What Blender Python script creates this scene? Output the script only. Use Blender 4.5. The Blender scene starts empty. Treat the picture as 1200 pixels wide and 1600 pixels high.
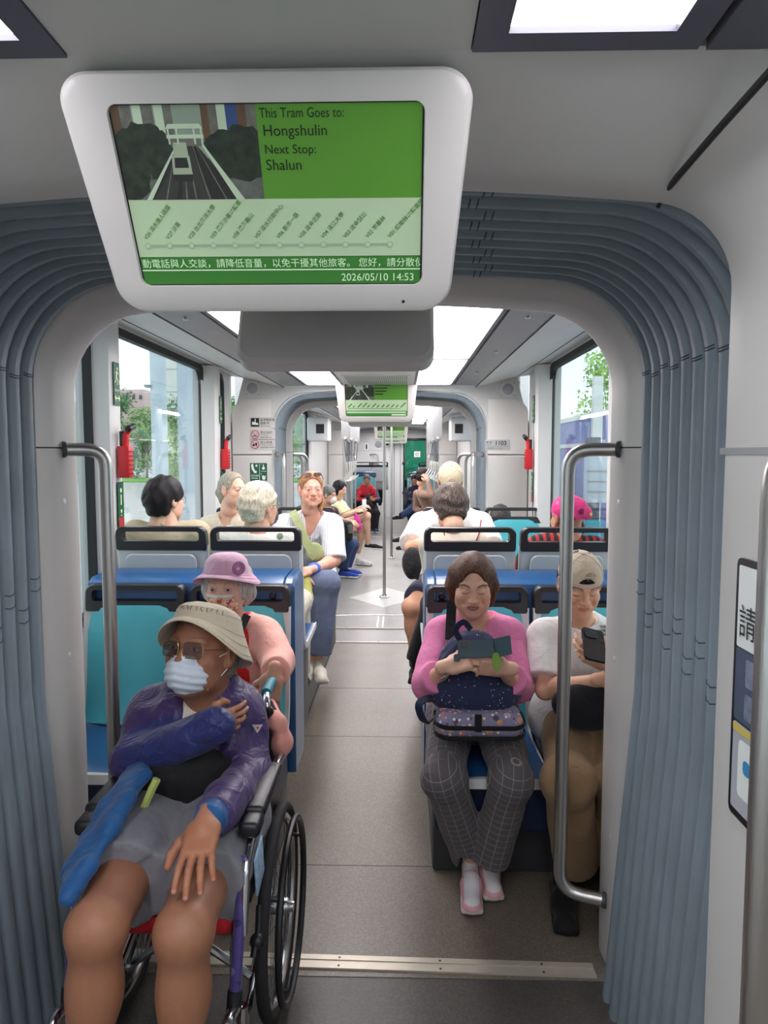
import bpy, bmesh, math, random
import numpy as np
from mathutils import Matrix, Vector, Euler
random.seed(7); RNG = np.random.default_rng(7)
SC = bpy.context.scene; COL = SC.collection
R = math.radians; PI = math.pi
# ---------------------------------------------------------------- camera, world, exposure
PITCH, YAW = R(4.55), R(1.42)
F_PX = 1130.0
cam = bpy.data.cameras.new('camera'); camo = bpy.data.objects.new('camera', cam); COL.objects.link(camo)
cam.sensor_fit = 'VERTICAL'; cam.sensor_height = 36.0; cam.lens = 36.0 * F_PX / 1600.0
cam.clip_start = 0.02; cam.clip_end = 600
camo.location = (0.19, 0, 1.6); camo.rotation_euler = (PI/2 - PITCH, 0, YAW); SC.camera = camo
SC.view_settings.view_transform = 'Standard'; SC.view_settings.look = 'None'
SC.view_settings.gamma = 1.0; SC.view_settings.use_curve_mapping = False
SC.view_settings.exposure = 0.68
w = bpy.data.worlds.new('overcast_sky'); SC.world = w; w.use_nodes = True
nt = w.node_tree; bg = nt.nodes['Background']
tc = nt.nodes.new('ShaderNodeTexCoord'); nz = nt.nodes.new('ShaderNodeTexNoise'); nz.inputs['Scale'].default_value = 2.2; nz.inputs['Detail'].default_value = 6
rp = nt.nodes.new('ShaderNodeValToRGB'); rp.color_ramp.elements[0].color = (.72,.83,.92,1); rp.color_ramp.elements[1].color = (.92,.96,1,1)
rp.color_ramp.elements[0].position = .38; rp.color_ramp.elements[1].position = .62
nt.links.new(tc.outputs['Generated'], nz.inputs['Vector']); nt.links.new(nz.outputs['Fac'], rp.inputs['Fac']); nt.links.new(rp.outputs['Color'], bg.inputs['Color'])
bg.inputs['Strength'].default_value = 1.4
SC.cycles.max_bounces = 7; SC.cycles.diffuse_bounces = 4; SC.cycles.glossy_bounces = 3; SC.cycles.transparent_max_bounces = 12
SC.cycles.use_denoising = True; SC.cycles.sample_clamp_indirect = 6.0
SC.cycles.caustics_reflective = False; SC.cycles.caustics_refractive = False
LAMP = 9.0          # brightness of the ceiling light panels
# ---------------------------------------------------------------- photo measuring: a pixel plus a known depth / height / side gives a point in the tram
_C = np.array([0.19, 0, 1.6])
_F = np.array([-math.sin(YAW)*math.cos(PITCH), math.cos(YAW)*math.cos(PITCH), -math.sin(PITCH)])
_Rt = np.array([math.cos(YAW), math.sin(YAW), 0]); _U = np.cross(_Rt, _F)
def _ray(x, y): return _F + _Rt*((x-600)/F_PX) + _U*((800-y)/F_PX)
def W(x, y, Y): d = _ray(x, y); return _C + d*(Y/d[1])
def WZ(x, y, z): d = _ray(x, y); return _C + d*((z-1.6)/d[2])
def HIT(o, x, y, off=.002):
    """point of object O seen at a pixel, lifted a little off its surface, and the surface normal there"""
    M = WM[o.name]; Mi = M.inverted(); a = Mi @ Vector(_C); d = (Mi.to_3x3() @ Vector(_ray(x, y))).normalized(); ok, p, n, i = o.ray_cast(a, d)
    p = M @ p; n = (M.to_3x3() @ n).normalized(); return np.array(p+n*off), np.array(n)
def WX(x, y, X): d = _ray(x, y); return _C + d*((X-.19)/d[0])
# ---------------------------------------------------------------- materials
def lin(c):
    return tuple(((v/255)/12.92 if v/255 <= .04045 else ((v/255+.055)/1.055)**2.4) for v in c[:3])
MATS = {}
def mat(name, col, rough=.5, metal=0., vary=.06, vscale=8., bump=0., bscale=120., stretch=(1,1,1), spec=.5, vcol=False, emit=0., coat=0., sheen=0., sss=0., bdist=.004, bdis=0.):
    if name in MATS: return MATS[name]
    m = bpy.data.materials.new(name); m.use_nodes = True; n = m.node_tree.nodes; L = m.node_tree.links; b = n['Principled BSDF']
    c = lin(col); b.inputs['Roughness'].default_value = rough; b.inputs['Metallic'].default_value = metal
    b.inputs['Specular IOR Level'].default_value = spec; b.inputs['Coat Weight'].default_value = coat; b.inputs['Coat Roughness'].default_value = .15
    b.inputs['Sheen Weight'].default_value = sheen
    if sss: b.inputs['Subsurface Weight'].default_value = sss; b.inputs['Subsurface Radius'].default_value = (.012,.005,.003); b.inputs['Subsurface Scale'].default_value = 1
    t = n.new('ShaderNodeTexCoord'); mp = n.new('ShaderNodeMapping'); mp.inputs['Scale'].default_value = stretch; L.new(t.outputs['Object'], mp.inputs['Vector'])
    ns = n.new('ShaderNodeTexNoise'); ns.inputs['Scale'].default_value = vscale; ns.inputs['Detail'].default_value = 5; L.new(mp.outputs['Vector'], ns.inputs['Vector'])
    rmp = n.new('ShaderNodeValToRGB'); e = rmp.color_ramp.elements; e[0].position = .3; e[1].position = .7
    k0, k1 = 1-vary, 1+vary
    if vcol:
        e[0].color = (k0,k0,k0,1); e[1].color = (k1,k1,k1,1)
        at = n.new('ShaderNodeVertexColor'); at.layer_name = 'Col'
        mx = n.new('ShaderNodeMix'); mx.data_type = 'RGBA'; mx.blend_type = 'MULTIPLY'; mx.inputs[0].default_value = 1
        L.new(at.outputs['Color'], mx.inputs[6]); L.new(rmp.outputs['Color'], mx.inputs[7]); L.new(mx.outputs[2], b.inputs['Base Color'])
    else:
        e[0].color = tuple(v*k0 for v in c)+(1,); e[1].color = tuple(min(1, v*k1) for v in c)+(1,); L.new(rmp.outputs['Color'], b.inputs['Base Color'])
    L.new(ns.outputs['Fac'], rmp.inputs['Fac'])
    if bump:
        n2 = n.new('ShaderNodeTexNoise'); n2.inputs['Scale'].default_value = bscale; n2.inputs['Detail'].default_value = 4; n2.inputs['Distortion'].default_value = bdis; L.new(mp.outputs['Vector'], n2.inputs['Vector'])
        bp = n.new('ShaderNodeBump'); bp.inputs['Strength'].default_value = bump; bp.inputs['Distance'].default_value = bdist; L.new(n2.outputs['Fac'], bp.inputs['Height']); L.new(bp.outputs['Normal'], b.inputs['Normal'])
    if emit: b.inputs['Emission Color'].default_value = c+(1,); b.inputs['Emission Strength'].default_value = emit
    m['b'] = 1; MATS[name] = m; return m
def bsdf(m): return m.node_tree.nodes['Principled BSDF']
def mixrgb(m, a, b, fac, op='MIX'):
    n = m.node_tree.nodes.new('ShaderNodeMix'); n.data_type = 'RGBA'; n.blend_type = op; L = m.node_tree.links
    for s, i in ((fac,0),(a,6),(b,7)):
        if hasattr(s, 'is_output'): L.new(s, n.inputs[i])
        elif i == 0: n.inputs[0].default_value = s
        else: n.inputs[i].default_value = tuple(s)+(1,)
    return n.outputs[2]
def glass_mat(name, tint, gloss=.08, through=1.):
    m = bpy.data.materials.new(name); m.use_nodes = True; n = m.node_tree.nodes; L = m.node_tree.links; n.remove(n['Principled BSDF'])
    tr = n.new('ShaderNodeBsdfTransparent'); tr.inputs['Color'].default_value = tuple(v*through for v in tint)+(1,)
    gl = n.new('ShaderNodeBsdfGlossy'); gl.inputs['Roughness'].default_value = .02
    fr = n.new('ShaderNodeLayerWeight'); fr.inputs['Blend'].default_value = .25
    ma = n.new('ShaderNodeMath'); ma.operation = 'MULTIPLY_ADD'; ma.inputs[1].default_value = .35; ma.inputs[2].default_value = gloss; L.new(fr.outputs['Fresnel'], ma.inputs[0])
    mx = n.new('ShaderNodeMixShader'); L.new(ma.outputs[0], mx.inputs[0]); L.new(tr.outputs[0], mx.inputs[1]); L.new(gl.outputs[0], mx.inputs[2]); L.new(mx.outputs[0], n['Material Output'].inputs['Surface'])
    MATS[name] = m; return m
# ---------------------------------------------------------------- object helpers
WM = {}
def link_mesh(name, V, Fs, m, parent=None, M=None, smooth=True, cols=None, midx=None, sharp=None):
    """V: (n,3) world points (or local points when M is given); Fs: list of index lists or an (m,4) array."""
    V = np.asarray(V, dtype=np.float64).reshape(-1, 3)
    if M is None:
        if parent is not None: M = WM[parent.name]
        else:
            lo, hi = V.min(0), V.max(0); M = Matrix.Translation(((lo[0]+hi[0])/2, (lo[1]+hi[1])/2, lo[2]))
        V = V - np.array(M.translation)[None] if M.to_3x3() == Matrix.Identity(3) else (np.c_[V, np.ones(len(V))] @ np.array(M.inverted()).T)[:, :3]
    me = bpy.data.meshes.new(name)
    if isinstance(Fs, np.ndarray):
        k = Fs.shape[1]; me.vertices.add(len(V)); me.vertices.foreach_set('co', V.astype(np.float32).ravel())
        me.loops.add(Fs.size); me.loops.foreach_set('vertex_index', Fs.astype(np.int32).ravel())
        me.polygons.add(len(Fs)); me.polygons.foreach_set('loop_start', (np.arange(len(Fs))*k).astype(np.int32))
        me.update(calc_edges=True); me.validate()
    else:
        me.from_pydata([tuple(v) for v in V], [], [tuple(f) for f in Fs]); me.update()
    for mm in (m if isinstance(m, (list, tuple)) else [m]): me.materials.append(mm)
    if midx is not None: me.polygons.foreach_set('material_index', np.asarray(midx, dtype=np.int32))
    if smooth: me.polygons.foreach_set('use_smooth', np.ones(len(me.polygons), dtype=bool))
    if smooth == 'angle': me.set_sharp_from_angle(angle=R(sharp or 38))
    if cols is not None:
        a = me.color_attributes.new('Col', 'FLOAT_COLOR', 'POINT'); c = np.ones((len(V), 4), dtype=np.float32); c[:, :3] = cols; a.data.foreach_set('color', c.ravel())
    o = bpy.data.objects.new(name, me); COL.objects.link(o)
    return place(o, M, parent)
def place(o, M, parent=None):
    if parent is not None: o.parent = parent; o.matrix_basis = WM[parent.name].inverted() @ M
    else: o.matrix_basis = M
    WM[o.name] = M.copy(); return o
def empty(name, loc, rz=0, M=None):
    o = bpy.data.objects.new(name, None); o.empty_display_size = .1; COL.objects.link(o)
    return place(o, M if M is not None else Matrix.Translation(loc) @ Matrix.Rotation(rz, 4, 'Z'))
def tag(o, label, cat, group=None, kind=None):
    o['label'] = label; o['category'] = cat
    if group: o['group'] = group
    if kind: o['kind'] = kind
    return o
def struct(o, label=None):
    o['kind'] = 'structure'
    if label: o['label'] = label
    return o
def copy_tree(o, M, parent=None):
    c = o.copy(); COL.objects.link(c)
    if parent is None: c.parent = None; c.matrix_basis = M; WM[c.name] = M.copy()
    else: c.parent = parent; WM[c.name] = M
    for ch in [x for x in o.children]: copy_tree(ch, WM[c.name] @ ch.matrix_basis, c)
    return c
class MB:
    """collects several shapes into one mesh"""
    def __init__(s): s.V = []; s.F = []; s.I = []; s.n = 0; s.cur = 0
    def add(s, V, F):
        V = np.asarray(V, float).reshape(-1, 3); s.V.append(V); s.F += [tuple(i+s.n for i in f) for f in F]; s.I += [s.cur]*len(F); s.n += len(V); return s
    def mi(s, i): s.cur = i; return s
    def box(s, lo, hi, bev=0., M=None, seg=2):
        lo = np.array(lo, float); hi = np.array(hi, float)
        bm = bmesh.new(); bmesh.ops.create_cube(bm, size=1)
        for v in bm.verts: v.co = [(lo[i]+hi[i])/2 + v.co[i]*(hi[i]-lo[i]) for i in range(3)]
        if bev: bmesh.ops.bevel(bm, geom=bm.edges[:], offset=bev, segments=seg, affect='EDGES', profile=.5)
        return s.bm(bm, M)
    def bm(s, bm, M=None):
        bm.verts.index_update(); V = [((M @ v.co) if M else v.co)[:] for v in bm.verts]; F = [[v.index for v in f.verts] for f in bm.faces]; bm.free(); return s.add(V, F)
    def sphere(s, c, r, M=None, u=20, v=12):
        bm = bmesh.new(); bmesh.ops.create_uvsphere(bm, u_segments=u, v_segments=v, radius=1)
        r = (r, r, r) if np.isscalar(r) else r
        for q in bm.verts: q.co = (c[0]+q.co[0]*r[0], c[1]+q.co[1]*r[1], c[2]+q.co[2]*r[2])
        return s.bm(bm, M)
    def tube(s, pts, r, n=12, close=False, cap=True):
        P = [np.array(p, float) for p in pts]; k = len(P); rr = [r]*k if np.isscalar(r) else r
        V = []; up = None
        for i in range(k):
            a = P[(i-1) % k] if (close or i > 0) else P[i]; b = P[(i+1) % k] if (close or i < k-1) else P[i]
            t = b-a; t = t/(np.linalg.norm(t)+1e-12)
            if up is None:
                up = np.array([0, 0, 1.]) if abs(t[2]) < .9 else np.array([1., 0, 0])
            x = np.cross(up, t); x /= np.linalg.norm(x)+1e-12; up = np.cross(t, x)
            for j in range(n):
                a_ = 2*PI*j/n; V.append(P[i] + rr[i]*(math.cos(a_)*x + math.sin(a_)*up))
        F = []
        for i in range(k if close else k-1):
            for j in range(n): F.append((i*n+j, i*n+(j+1) % n, ((i+1) % k)*n+(j+1) % n, ((i+1) % k)*n+j))
        if cap and not close: F.append(tuple(range(n-1, -1, -1))); F.append(tuple((k-1)*n+j for j in range(n)))
        return s.add(V, F)
    def lathe(s, prof, M=None, n=32, arc=2*PI):
        V = []; full = arc > 6.28; m = n if full else n+1
        for r, z in prof:
            for j in range(m): a = arc*j/n; V.append((r*math.cos(a), r*math.sin(a), z))
        F = []
        for i in range(len(prof)-1):
            for j in range(n): F.append((i*m+j, i*m+(j+1) % m, (i+1)*m+(j+1) % m, (i+1)*m+j))
        V = np.array(V)
        if M: V = (np.c_[V, np.ones(len(V))] @ np.array(M).T)[:, :3]
        return s.add(V, F)
    def prism(s, poly, d, axis=1, M=None):
        """poly: 2D outline; extruded along AXIS from d[0] to d[1]"""
        V = []
        for t in d:
            for a, b in poly: V.append({0: (t, a, b), 1: (a, t, b), 2: (a, b, t)}[axis])
        k = len(poly); F = [tuple(range(k)), tuple(range(2*k-1, k-1, -1))] + [(i, (i+1) % k, k+(i+1) % k, k+i) for i in range(k)]
        V = np.array(V, float)
        if M: V = (np.c_[V, np.ones(len(V))] @ np.array(M).T)[:, :3]
        return s.add(V, F)
    def loft(s, rows, close=False):
        k = len(rows[0]); V = np.concatenate([np.asarray(r, float) for r in rows]); F = []
        for i in range(len(rows)-1):
            for j in range(k if close else k-1): F.append((i*k+j, i*k+(j+1) % k, (i+1)*k+(j+1) % k, (i+1)*k+j))
        return s.add(V, F)
    def build(s, name, m, parent=None, M=None, smooth='angle', recalc=True, sharp=None):
        V = np.concatenate(s.V); 
        o = link_mesh(name, V, s.F, m, parent, M, smooth=False, midx=s.I if s.cur or max(s.I) else None)
        if recalc:
            bm = bmesh.new(); bm.from_mesh(o.data); bmesh.ops.recalc_face_normals(bm, faces=bm.faces[:]); bm.to_mesh(o.data); bm.free()
        if smooth:
            o.data.polygons.foreach_set('use_smooth', np.ones(len(o.data.polygons), dtype=bool))
            o.data.set_sharp_from_angle(angle=R(sharp or 38))
        return o
def rrect(x0, z0, x1, z1, r, n=6):
    """rounded rectangle outline"""
    rs = (r,)*4 if np.isscalar(r) else r; out = []
    for (cx, cz, a0), q in zip(((x1, z0, -90), (x1, z1, 0), (x0, z1, 90), (x0, z0, 180)), rs):
        sx = -1 if cx == x1 else 1; sz = -1 if cz == z1 else 1
        if q <= 0: out.append((cx, cz)); continue
        for i in range(n+1): a = R(a0+90*i/n); out.append((cx+sx*q+q*math.cos(a), cz+sz*q+q*math.sin(a)))
    return out
def spline(pts, n=8):
    P = [np.array(p, float) for p in pts]; P = [2*P[0]-P[1]]+P+[2*P[-1]-P[-2]]; out = []
    for i in range(1, len(P)-2):
        for t in np.arange(n)/n:
            a, b, c, d = P[i-1:i+3]; out.append(.5*((2*b)+(c-a)*t+(2*a-5*b+4*c-d)*t*t+(3*b-a-3*c+d)*t**3))
    out.append(P[-2]); return out
def fillet(pts, r, n=7):
    """polyline with rounded corners"""
    P = [np.array(p, float) for p in pts]; out = [P[0]]
    for i in range(1, len(P)-1):
        a, b, c = P[i-1:i+2]; u = (a-b)/np.linalg.norm(a-b); v = (c-b)/np.linalg.norm(c-b)
        ang = math.acos(max(-1, min(1, float(u@v)))); d = min(r/math.tan(ang/2), .48*np.linalg.norm(a-b), .48*np.linalg.norm(c-b)) if ang > .01 else 0
        for t in np.linspace(0, 1, n): out.append((1-t)**2*(b+u*d)+2*t*(1-t)*b+t*t*(b+v*d))
    out.append(P[-1]); return out
def text_mesh(s, size, mb, M, depth=0., align='LEFT', sx=1., bold=0.):
    cu = bpy.data.curves.new('t', 'FONT'); cu.body = s; cu.size = size; cu.align_x = align; cu.extrude = depth; cu.offset = bold; cu.resolution_u = 3
    o = bpy.data.objects.new('t', cu); COL.objects.link(o); dg = bpy.context.evaluated_depsgraph_get(); me = bpy.data.meshes.new_from_object(o.evaluated_get(dg))
    V = np.array([v.co[:] for v in me.vertices]).reshape(-1, 3); F = [tuple(p.vertices) for p in me.polygons]
    bpy.data.objects.remove(o); bpy.data.curves.remove(cu); bpy.data.meshes.remove(me)
    if len(V) == 0: return
    V[:, 0] *= sx; V = (np.c_[V, np.ones(len(V))] @ np.array(M).T)[:, :3]; mb.add(V, F)
def frame_M(o, x, y):
    """matrix whose local x,y axes run along the given world directions, at point o"""
    x = Vector(x).normalized(); z = x.cross(Vector(y)).normalized(); y = z.cross(x)
    return Matrix(((x[0], y[0], z[0], o[0]), (x[1], y[1], z[1], o[1]), (x[2], y[2], z[2], o[2]), (0, 0, 0, 1)))
# ---------------------------------------------------------------- shared materials
WHITE = mat('white_panel', (207,207,205), .45, vary=.03, vscale=3)
WHITE2 = mat('white_panel_warm', (203,201,197), .5, vary=.03, vscale=3)
RINGM = mat('ring_panel', (200,196,192), .45, vary=.03, vscale=4)
GREYP = mat('grey_ceiling_strip', (150,150,152), .45, vary=.03)
DARKGAP = mat('dark_gap', (28,29,32), .6)
LFRAME = mat('lamp_frame', (92,92,104), .45, vary=.03)
BELL = mat('bellows_fabric', (128,140,148), .62, vary=.10, vscale=5, bump=.25, bscale=260)
BELLS = mat('bellows_stitch', (66,78,90), .8)
STEEL = mat('brushed_steel', (188,185,181), .33, metal=1., vary=.06, vscale=14, stretch=(1,1,.08), bump=.12, bscale=300)
STEELB = mat('bright_steel', (190,190,190), .22, metal=1., vary=.05)
SILLM = mat('sill_aluminium', (196,188,172), .42, metal=.35, vary=.06, vscale=20)
BLACKP = mat('black_plastic', (26,27,31), .38, vary=.08, bump=.1, bscale=500)
RUBBER = mat('black_rubber', (20,20,22), .6)
TURQ = mat('turquoise_seat', (76,176,188), .42, vary=.05, vscale=6, bump=.1, bscale=400)
BLUE = mat('blue_seat', (34,86,138), .33, vary=.06, vscale=5, coat=.3)
NAVY = mat('navy_panel', (24,40,74), .45, vary=.06)
DGREY = mat('dark_grey_panel', (62,63,66), .42, vary=.05)
SHELL = mat('seat_shell', (210,211,208), .4, vary=.03)
SHELLD = mat('seat_shell_recess', (190,194,194), .42, vary=.03)
GREYPL = mat('grey_plastic', (150,152,152), .45, vary=.03)
PLAT = mat('podium_side', (84,86,88), .38, vary=.07, vscale=4)
RED = mat('red_plastic', (196,30,38), .4, vary=.05)
GREENS = mat('green_sign', (22,92,66), .5, vary=.02)
WHITES = mat('white_print', (232,236,232), .5, vary=.01)
BLACKS = mat('black_print', (24,24,28), .5, vary=.01)
REDS = mat('red_print', (190,40,50), .5, vary=.01)
PANE = mat('lamp_pane', (255,248,250), .5, vary=.0, emit=LAMP)
PANE_NEAR = mat('lamp_pane_dim', (248,244,252), .5, vary=.0, emit=LAMP*.78)
GLASS = glass_mat('window_glass', (.93,.975,.975), gloss=.03)
# floor: speckled worn vinyl
def floor_mat(name, a, b, rough):
    m = mat(name, a, rough, vary=.10, vscale=1.6, spec=.45); n = m.node_tree.nodes; L = m.node_tree.links
    t = n.new('ShaderNodeTexCoord'); s = n.new('ShaderNodeTexNoise'); s.inputs['Scale'].default_value = 150; s.inputs['Detail'].default_value = 2; L.new(t.outputs['Object'], s.inputs['Vector'])
    r = n.new('ShaderNodeValToRGB'); r.color_ramp.elements[0].position = .42; r.color_ramp.elements[1].position = .62; r.color_ramp.elements[0].color = (.8,.8,.8,1); r.color_ramp.elements[1].color = (1.12,1.12,1.12,1); L.new(s.outputs['Fac'], r.inputs['Fac'])
    b_ = bsdf(m); src = b_.inputs['Base Color'].links[0].from_socket; out = mixrgb(m, src, r.outputs['Color'], 1., 'MULTIPLY'); L.new(out, b_.inputs['Base Color'])
    s2 = n.new('ShaderNodeTexNoise'); s2.inputs['Scale'].default_value = 3; s2.inputs['Detail'].default_value = 6; L.new(t.outputs['Object'], s2.inputs['Vector'])
    r2 = n.new('ShaderNodeMapRange'); r2.inputs[3].default_value = rough-.08; r2.inputs[4].default_value = rough+.12; L.new(s2.outputs['Fac'], r2.inputs[0]); L.new(r2.outputs[0], b_.inputs['Roughness'])
    return m
FLOOR1 = floor_mat('vinyl_floor', (118,109,97), None, .36)
FLOOR2 = floor_mat('vinyl_floor_grey', (138,137,133), None, .34)
FLOORD = floor_mat('gangway_floor', (80,76,72), None, .42)

# ---------------------------------------------------------------- the tram body
def arch(hw, zt, r, z0=0., crown=.045, flare=0., nv=9, nc=10, nt_=13):
    pts = []
    for z in np.linspace(z0, zt-r, nv): pts.append((hw, z))
    for i in range(1, nc): a = R(90*i/nc); pts.append((hw-r+r*math.cos(a), zt-r+r*math.sin(a)))
    for x in np.linspace(hw-r, 0, nt_//2+1): pts.append((x, zt))
    out = []
    for x, z in pts:
        k = min(1, max(0, (z-1.2)/.6)); z2 = z - crown*(x/hw)**2*k
        x2 = x - flare*max(0, (.95-z)/.95)
        out.append((x2, z2))
    right = out; left = [(-x, z) for x, z in out]
    return left + right[::-1][1:]
def arch_loft(mb, prof, r, flare=0., z0=0.):
    rows = [[(x, y, z) for x, z in arch(hw, zt, r+max(0, hw-.8)*.6, z0, flare=flare)] for y, hw, zt in prof]
    mb.loft(rows); return rows
def bellows(y0, y1, nfold, label, base=.80, name='gangway_bellows'):
    mb = MB(); prof = []; wd = (y1-y0)/nfold
    for i in range(nfold):
        for t, d in ((0, .095), (.10, .066), (.22, .055), (.6, .058), (.86, .066), (.96, .092)):
            prof.append((y0+wd*(i+t), base+d, 2.04+d))
    prof.append((y1, base+.095, 2.135))
    rows = arch_loft(mb, prof, .22, flare=.07)
    o = mb.build(name, BELL, sharp=60); tag(o, label, 'bellows', 'gangway bellows')
    st = MB(); k = len(rows[0]); mid = k//2
    rng = random.Random(3)
    for i in range(nfold):
        seg = rows[i*6+1:i*6+6]
        for side in (0, 1):
            for pos, off in ((4.6, .5), (8.6, -.35), (20.5, -.8)):
                pos = pos + off*(i/nfold) + (.22 if i % 2 else -.08)
                for dd in (0, .16):
                    q = pos+dd; j = int(q); f = q-j
                    line = []
                    for row in seg:
                        a, b = (row[j], row[j+1]) if side == 0 else (row[k-1-j], row[k-2-j])
                        p = np.array(a)*(1-f)+np.array(b)*f
                        c = np.array((0, p[1], 1.25)); d = c-p; d /= np.linalg.norm(d); line.append(p+d*.0012)
                    st.tube(line, .0016, 5)
    st.build('stitching', BELLS, o)
    return o
def ring(y0, y1, name, label):
    """white portal frame between a bellows and a car"""
    mb = MB(); s = 1 if y1 > y0 else -1
    prof = [(y0, .895, 2.145), (y0+s*.004, .868, 2.098), (y0+s*.02, .862, 2.085), (y0+s*.055, .846, 2.068), (y0+s*.07, .838, 2.062), (y1-s*.03, .832, 2.056), (y1-s*.01, .834, 2.058), (y1, .842, 2.066), (y1+s*.001, .92, 2.16)]
    arch_loft(mb, prof, .20, z0=.0)
    o = mb.build(name, RINGM, sharp=50); struct(o, label)
    # horizontal joint of the two frame mouldings, blind screw caps
    t = MB()
    for sx in (-1, 1):
        t.tube([(sx*(hw-.0), y, 1.62) for y, hw, zt in prof[1:7]], .0022, 6)
    t.build('frame_joint', DARKGAP, o)
    for sx in (-1, 1):
        for z in (1.455, .98, .42):
            c = MB(); c.lathe([(0, .0035), (.009, .0032), (.012, .001), (.0125, -.004)], frame_M((sx*.838, y1-s*.10, z), (0, 1, 0), (0, 0, 1) if sx < 0 else (0, 0, -1)), 18); c.build('screw_cap', WHITE, o)
    return o
# ---- floor (one slab per car section, gangway plates)
def slab(name, x0, x1, y0, y1, z, m, label=None):
    mb = MB(); mb.box((x0, y0, z-.05), (x1, y1, z)); o = mb.build(name, m); return struct(o, label)
slab('floor', -1.27, 1.27, -2.2, 1.41, 0, FLOOR1)
slab('floor.001', -.87, .87, 1.41, 2.10, -.002, FLOORD)
slab('floor.002', -1.27, 1.27, 2.10, 6.10, 0, FLOOR1)
slab('floor.003', -.87, .87, 6.10, 6.58, -.002, FLOOR2)
slab('floor.004', -1.27, 1.27, 6.58, 14.0, 0, FLOOR2)
slab('floor.005', -.87, .87, 14.0, 14.8, -.002, FLOOR2)
slab('floor.006', -1.27, 1.27, 14.8, 18.7, 0, FLOOR2)
def sill(y0, y1, x0, x1, skew=0., label='', wide=True):
    mb = MB(); h = .006
    for a, b, z in ((y0, y0+.022, h), (y0+.022, y1-.022, h*.55), (y1-.022, y1, h)):
        mb.loft([[(x0, a, -.001), (x0, a, z), (x0, b, z), (x0, b, -.001)], [(x1, a+skew, -.001), (x1, a+skew, z), (x1, b+skew, z), (x1, b+skew, -.001)]])
    o = mb.build('door_sill_strip', SILLM); tag(o, label, 'threshold strip', 'metal threshold strips')
    d = MB()
    for i in range(5):
        t = (i+.5)/5; x = x0+(x1-x0)*t
        for y in (y0+.012, y1-.012): d.lathe([(0, .0015), (.004, .001), (.0045, -.001)], Matrix.Translation((x, y+skew*t, h)), 8)
    d.build('screw_head', DGREY, o); return o
sill(2.145, 2.205, -.80, .79, -.035, 'ribbed metal threshold strip beside the wheelchair')
sill(6.045, 6.085, -.80, .79, -.01, 'thin metal strip across the aisle where the seat podiums end')
sill(6.545, 6.58, -.80, .79, -.01, 'thin metal strip beyond the second gangway plate')
sill(13.95, 14.0, -.80, .79, 0, 'thin metal strip across the far aisle')
mb = MB(); mb.box((-1.2, 2.700, -.001), (.33, 2.705, .0008)); mb.box((-.4, 3.995, -.001), (.33, 4.0, .0008)); mb.box((-.4, 4.845, -.001), (.33, 4.85, .0008)); struct(mb.build('trim_1', DGREY), 'floor seam and two dark lines painted for reflections')  # nearest line is a seam; the two farther ones imitate reflections on the floor
mb = MB(); mb.box((-.045, 6.6, 0), (-.03, 7.05, .002)); mb.box((.005, 6.6, 0), (.02, 7.05, .002)); mb.tube([(-.85+1.7*i/24, 7.12-.10*(1-((i-12)/12)**2)*-1-.1, .001) for i in range(25)], .007, 6); struct(mb.build('trim_2', STEELB), 'turntable cover strips')
mb = MB(); mb.prism([(-.40, 7.99), (0, 7.46), (.42, 8.03), (0, 8.62)], (0, .002), 2); struct(mb.build('trim_3', mat('pale_floor_patch', (176,178,174), .35)), 'pale diamond floor patch')
# ---- bellows and portal frames
bellows(1.385, 2.07, 10, 'grey-blue pleated gangway bellows nearest the camera, behind the big green screen')
bellows(6.17, 6.58, 6, 'grey-blue pleated bellows arch beside the number 1103 wall')
bellows(14.05, 14.6, 6, 'small far grey-blue bellows arch behind the hanging straps')
ring(2.07, 2.27, 'trim_4', 'white portal frame after the nearest bellows')
ring(6.58, 6.80, 'trim_5', 'white portal frame after the second bellows')
ring(14.6, 14.8, 'trim_6', 'white portal frame after the third bellows')
# ---- own car around the camera: portal, flat ceiling with lamp, side walls
mb = MB(); rows = [[(x, y, z) for x, z in arch(hw, zt, .14, 0., cr)] for y, hw, zt, cr in [(1.386, .92, 2.18, .045), (1.385, .82, 2.11, .045), (1.378, .797, 2.090, .045), (1.36, .79, 2.087, .045), (1.30, .79, 2.103, .038), (1.24, .79, 2.120, .030), (1.18, .79, 2.137, .020), (1.12, .79, 2.153, .010), (1.066, .79, 2.1662, .0), (1.064, .79, 2.1662, .0), (1.063, .79, 2.30, .0)]]; mb.loft(rows); o = struct(mb.build('trim_7', WHITE2, sharp=50), 'white end portal of the camera car')
g = MB(); g.tube([tuple(W(*q)) for q in ((1028,323,1.385), (1040,300,1.35), (1058,277,1.28), (1120,205,1.16), (1205,110,1.03))], [.004,.004,.006,.006,.006], 8); g.build('ceiling_gap', DARKGAP, o)
for sx in (-1, 1):
    g = MB(); g.box((sx*.80-.012, 1.10, 1.60), (sx*.80+.004, 1.381, 1.612)); g.build('wall_joint', GREYP, o)
    c = MB(); c.lathe([(0, .004), (.010, .0035), (.0135, .001), (.014, -.004)], frame_M((sx*.799, 1.30, 1.46), (0, 1, 0), (0, 0, 1) if sx < 0 else (0, 0, -1)), 18); c.build('screw_cap', WHITE, o)
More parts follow.
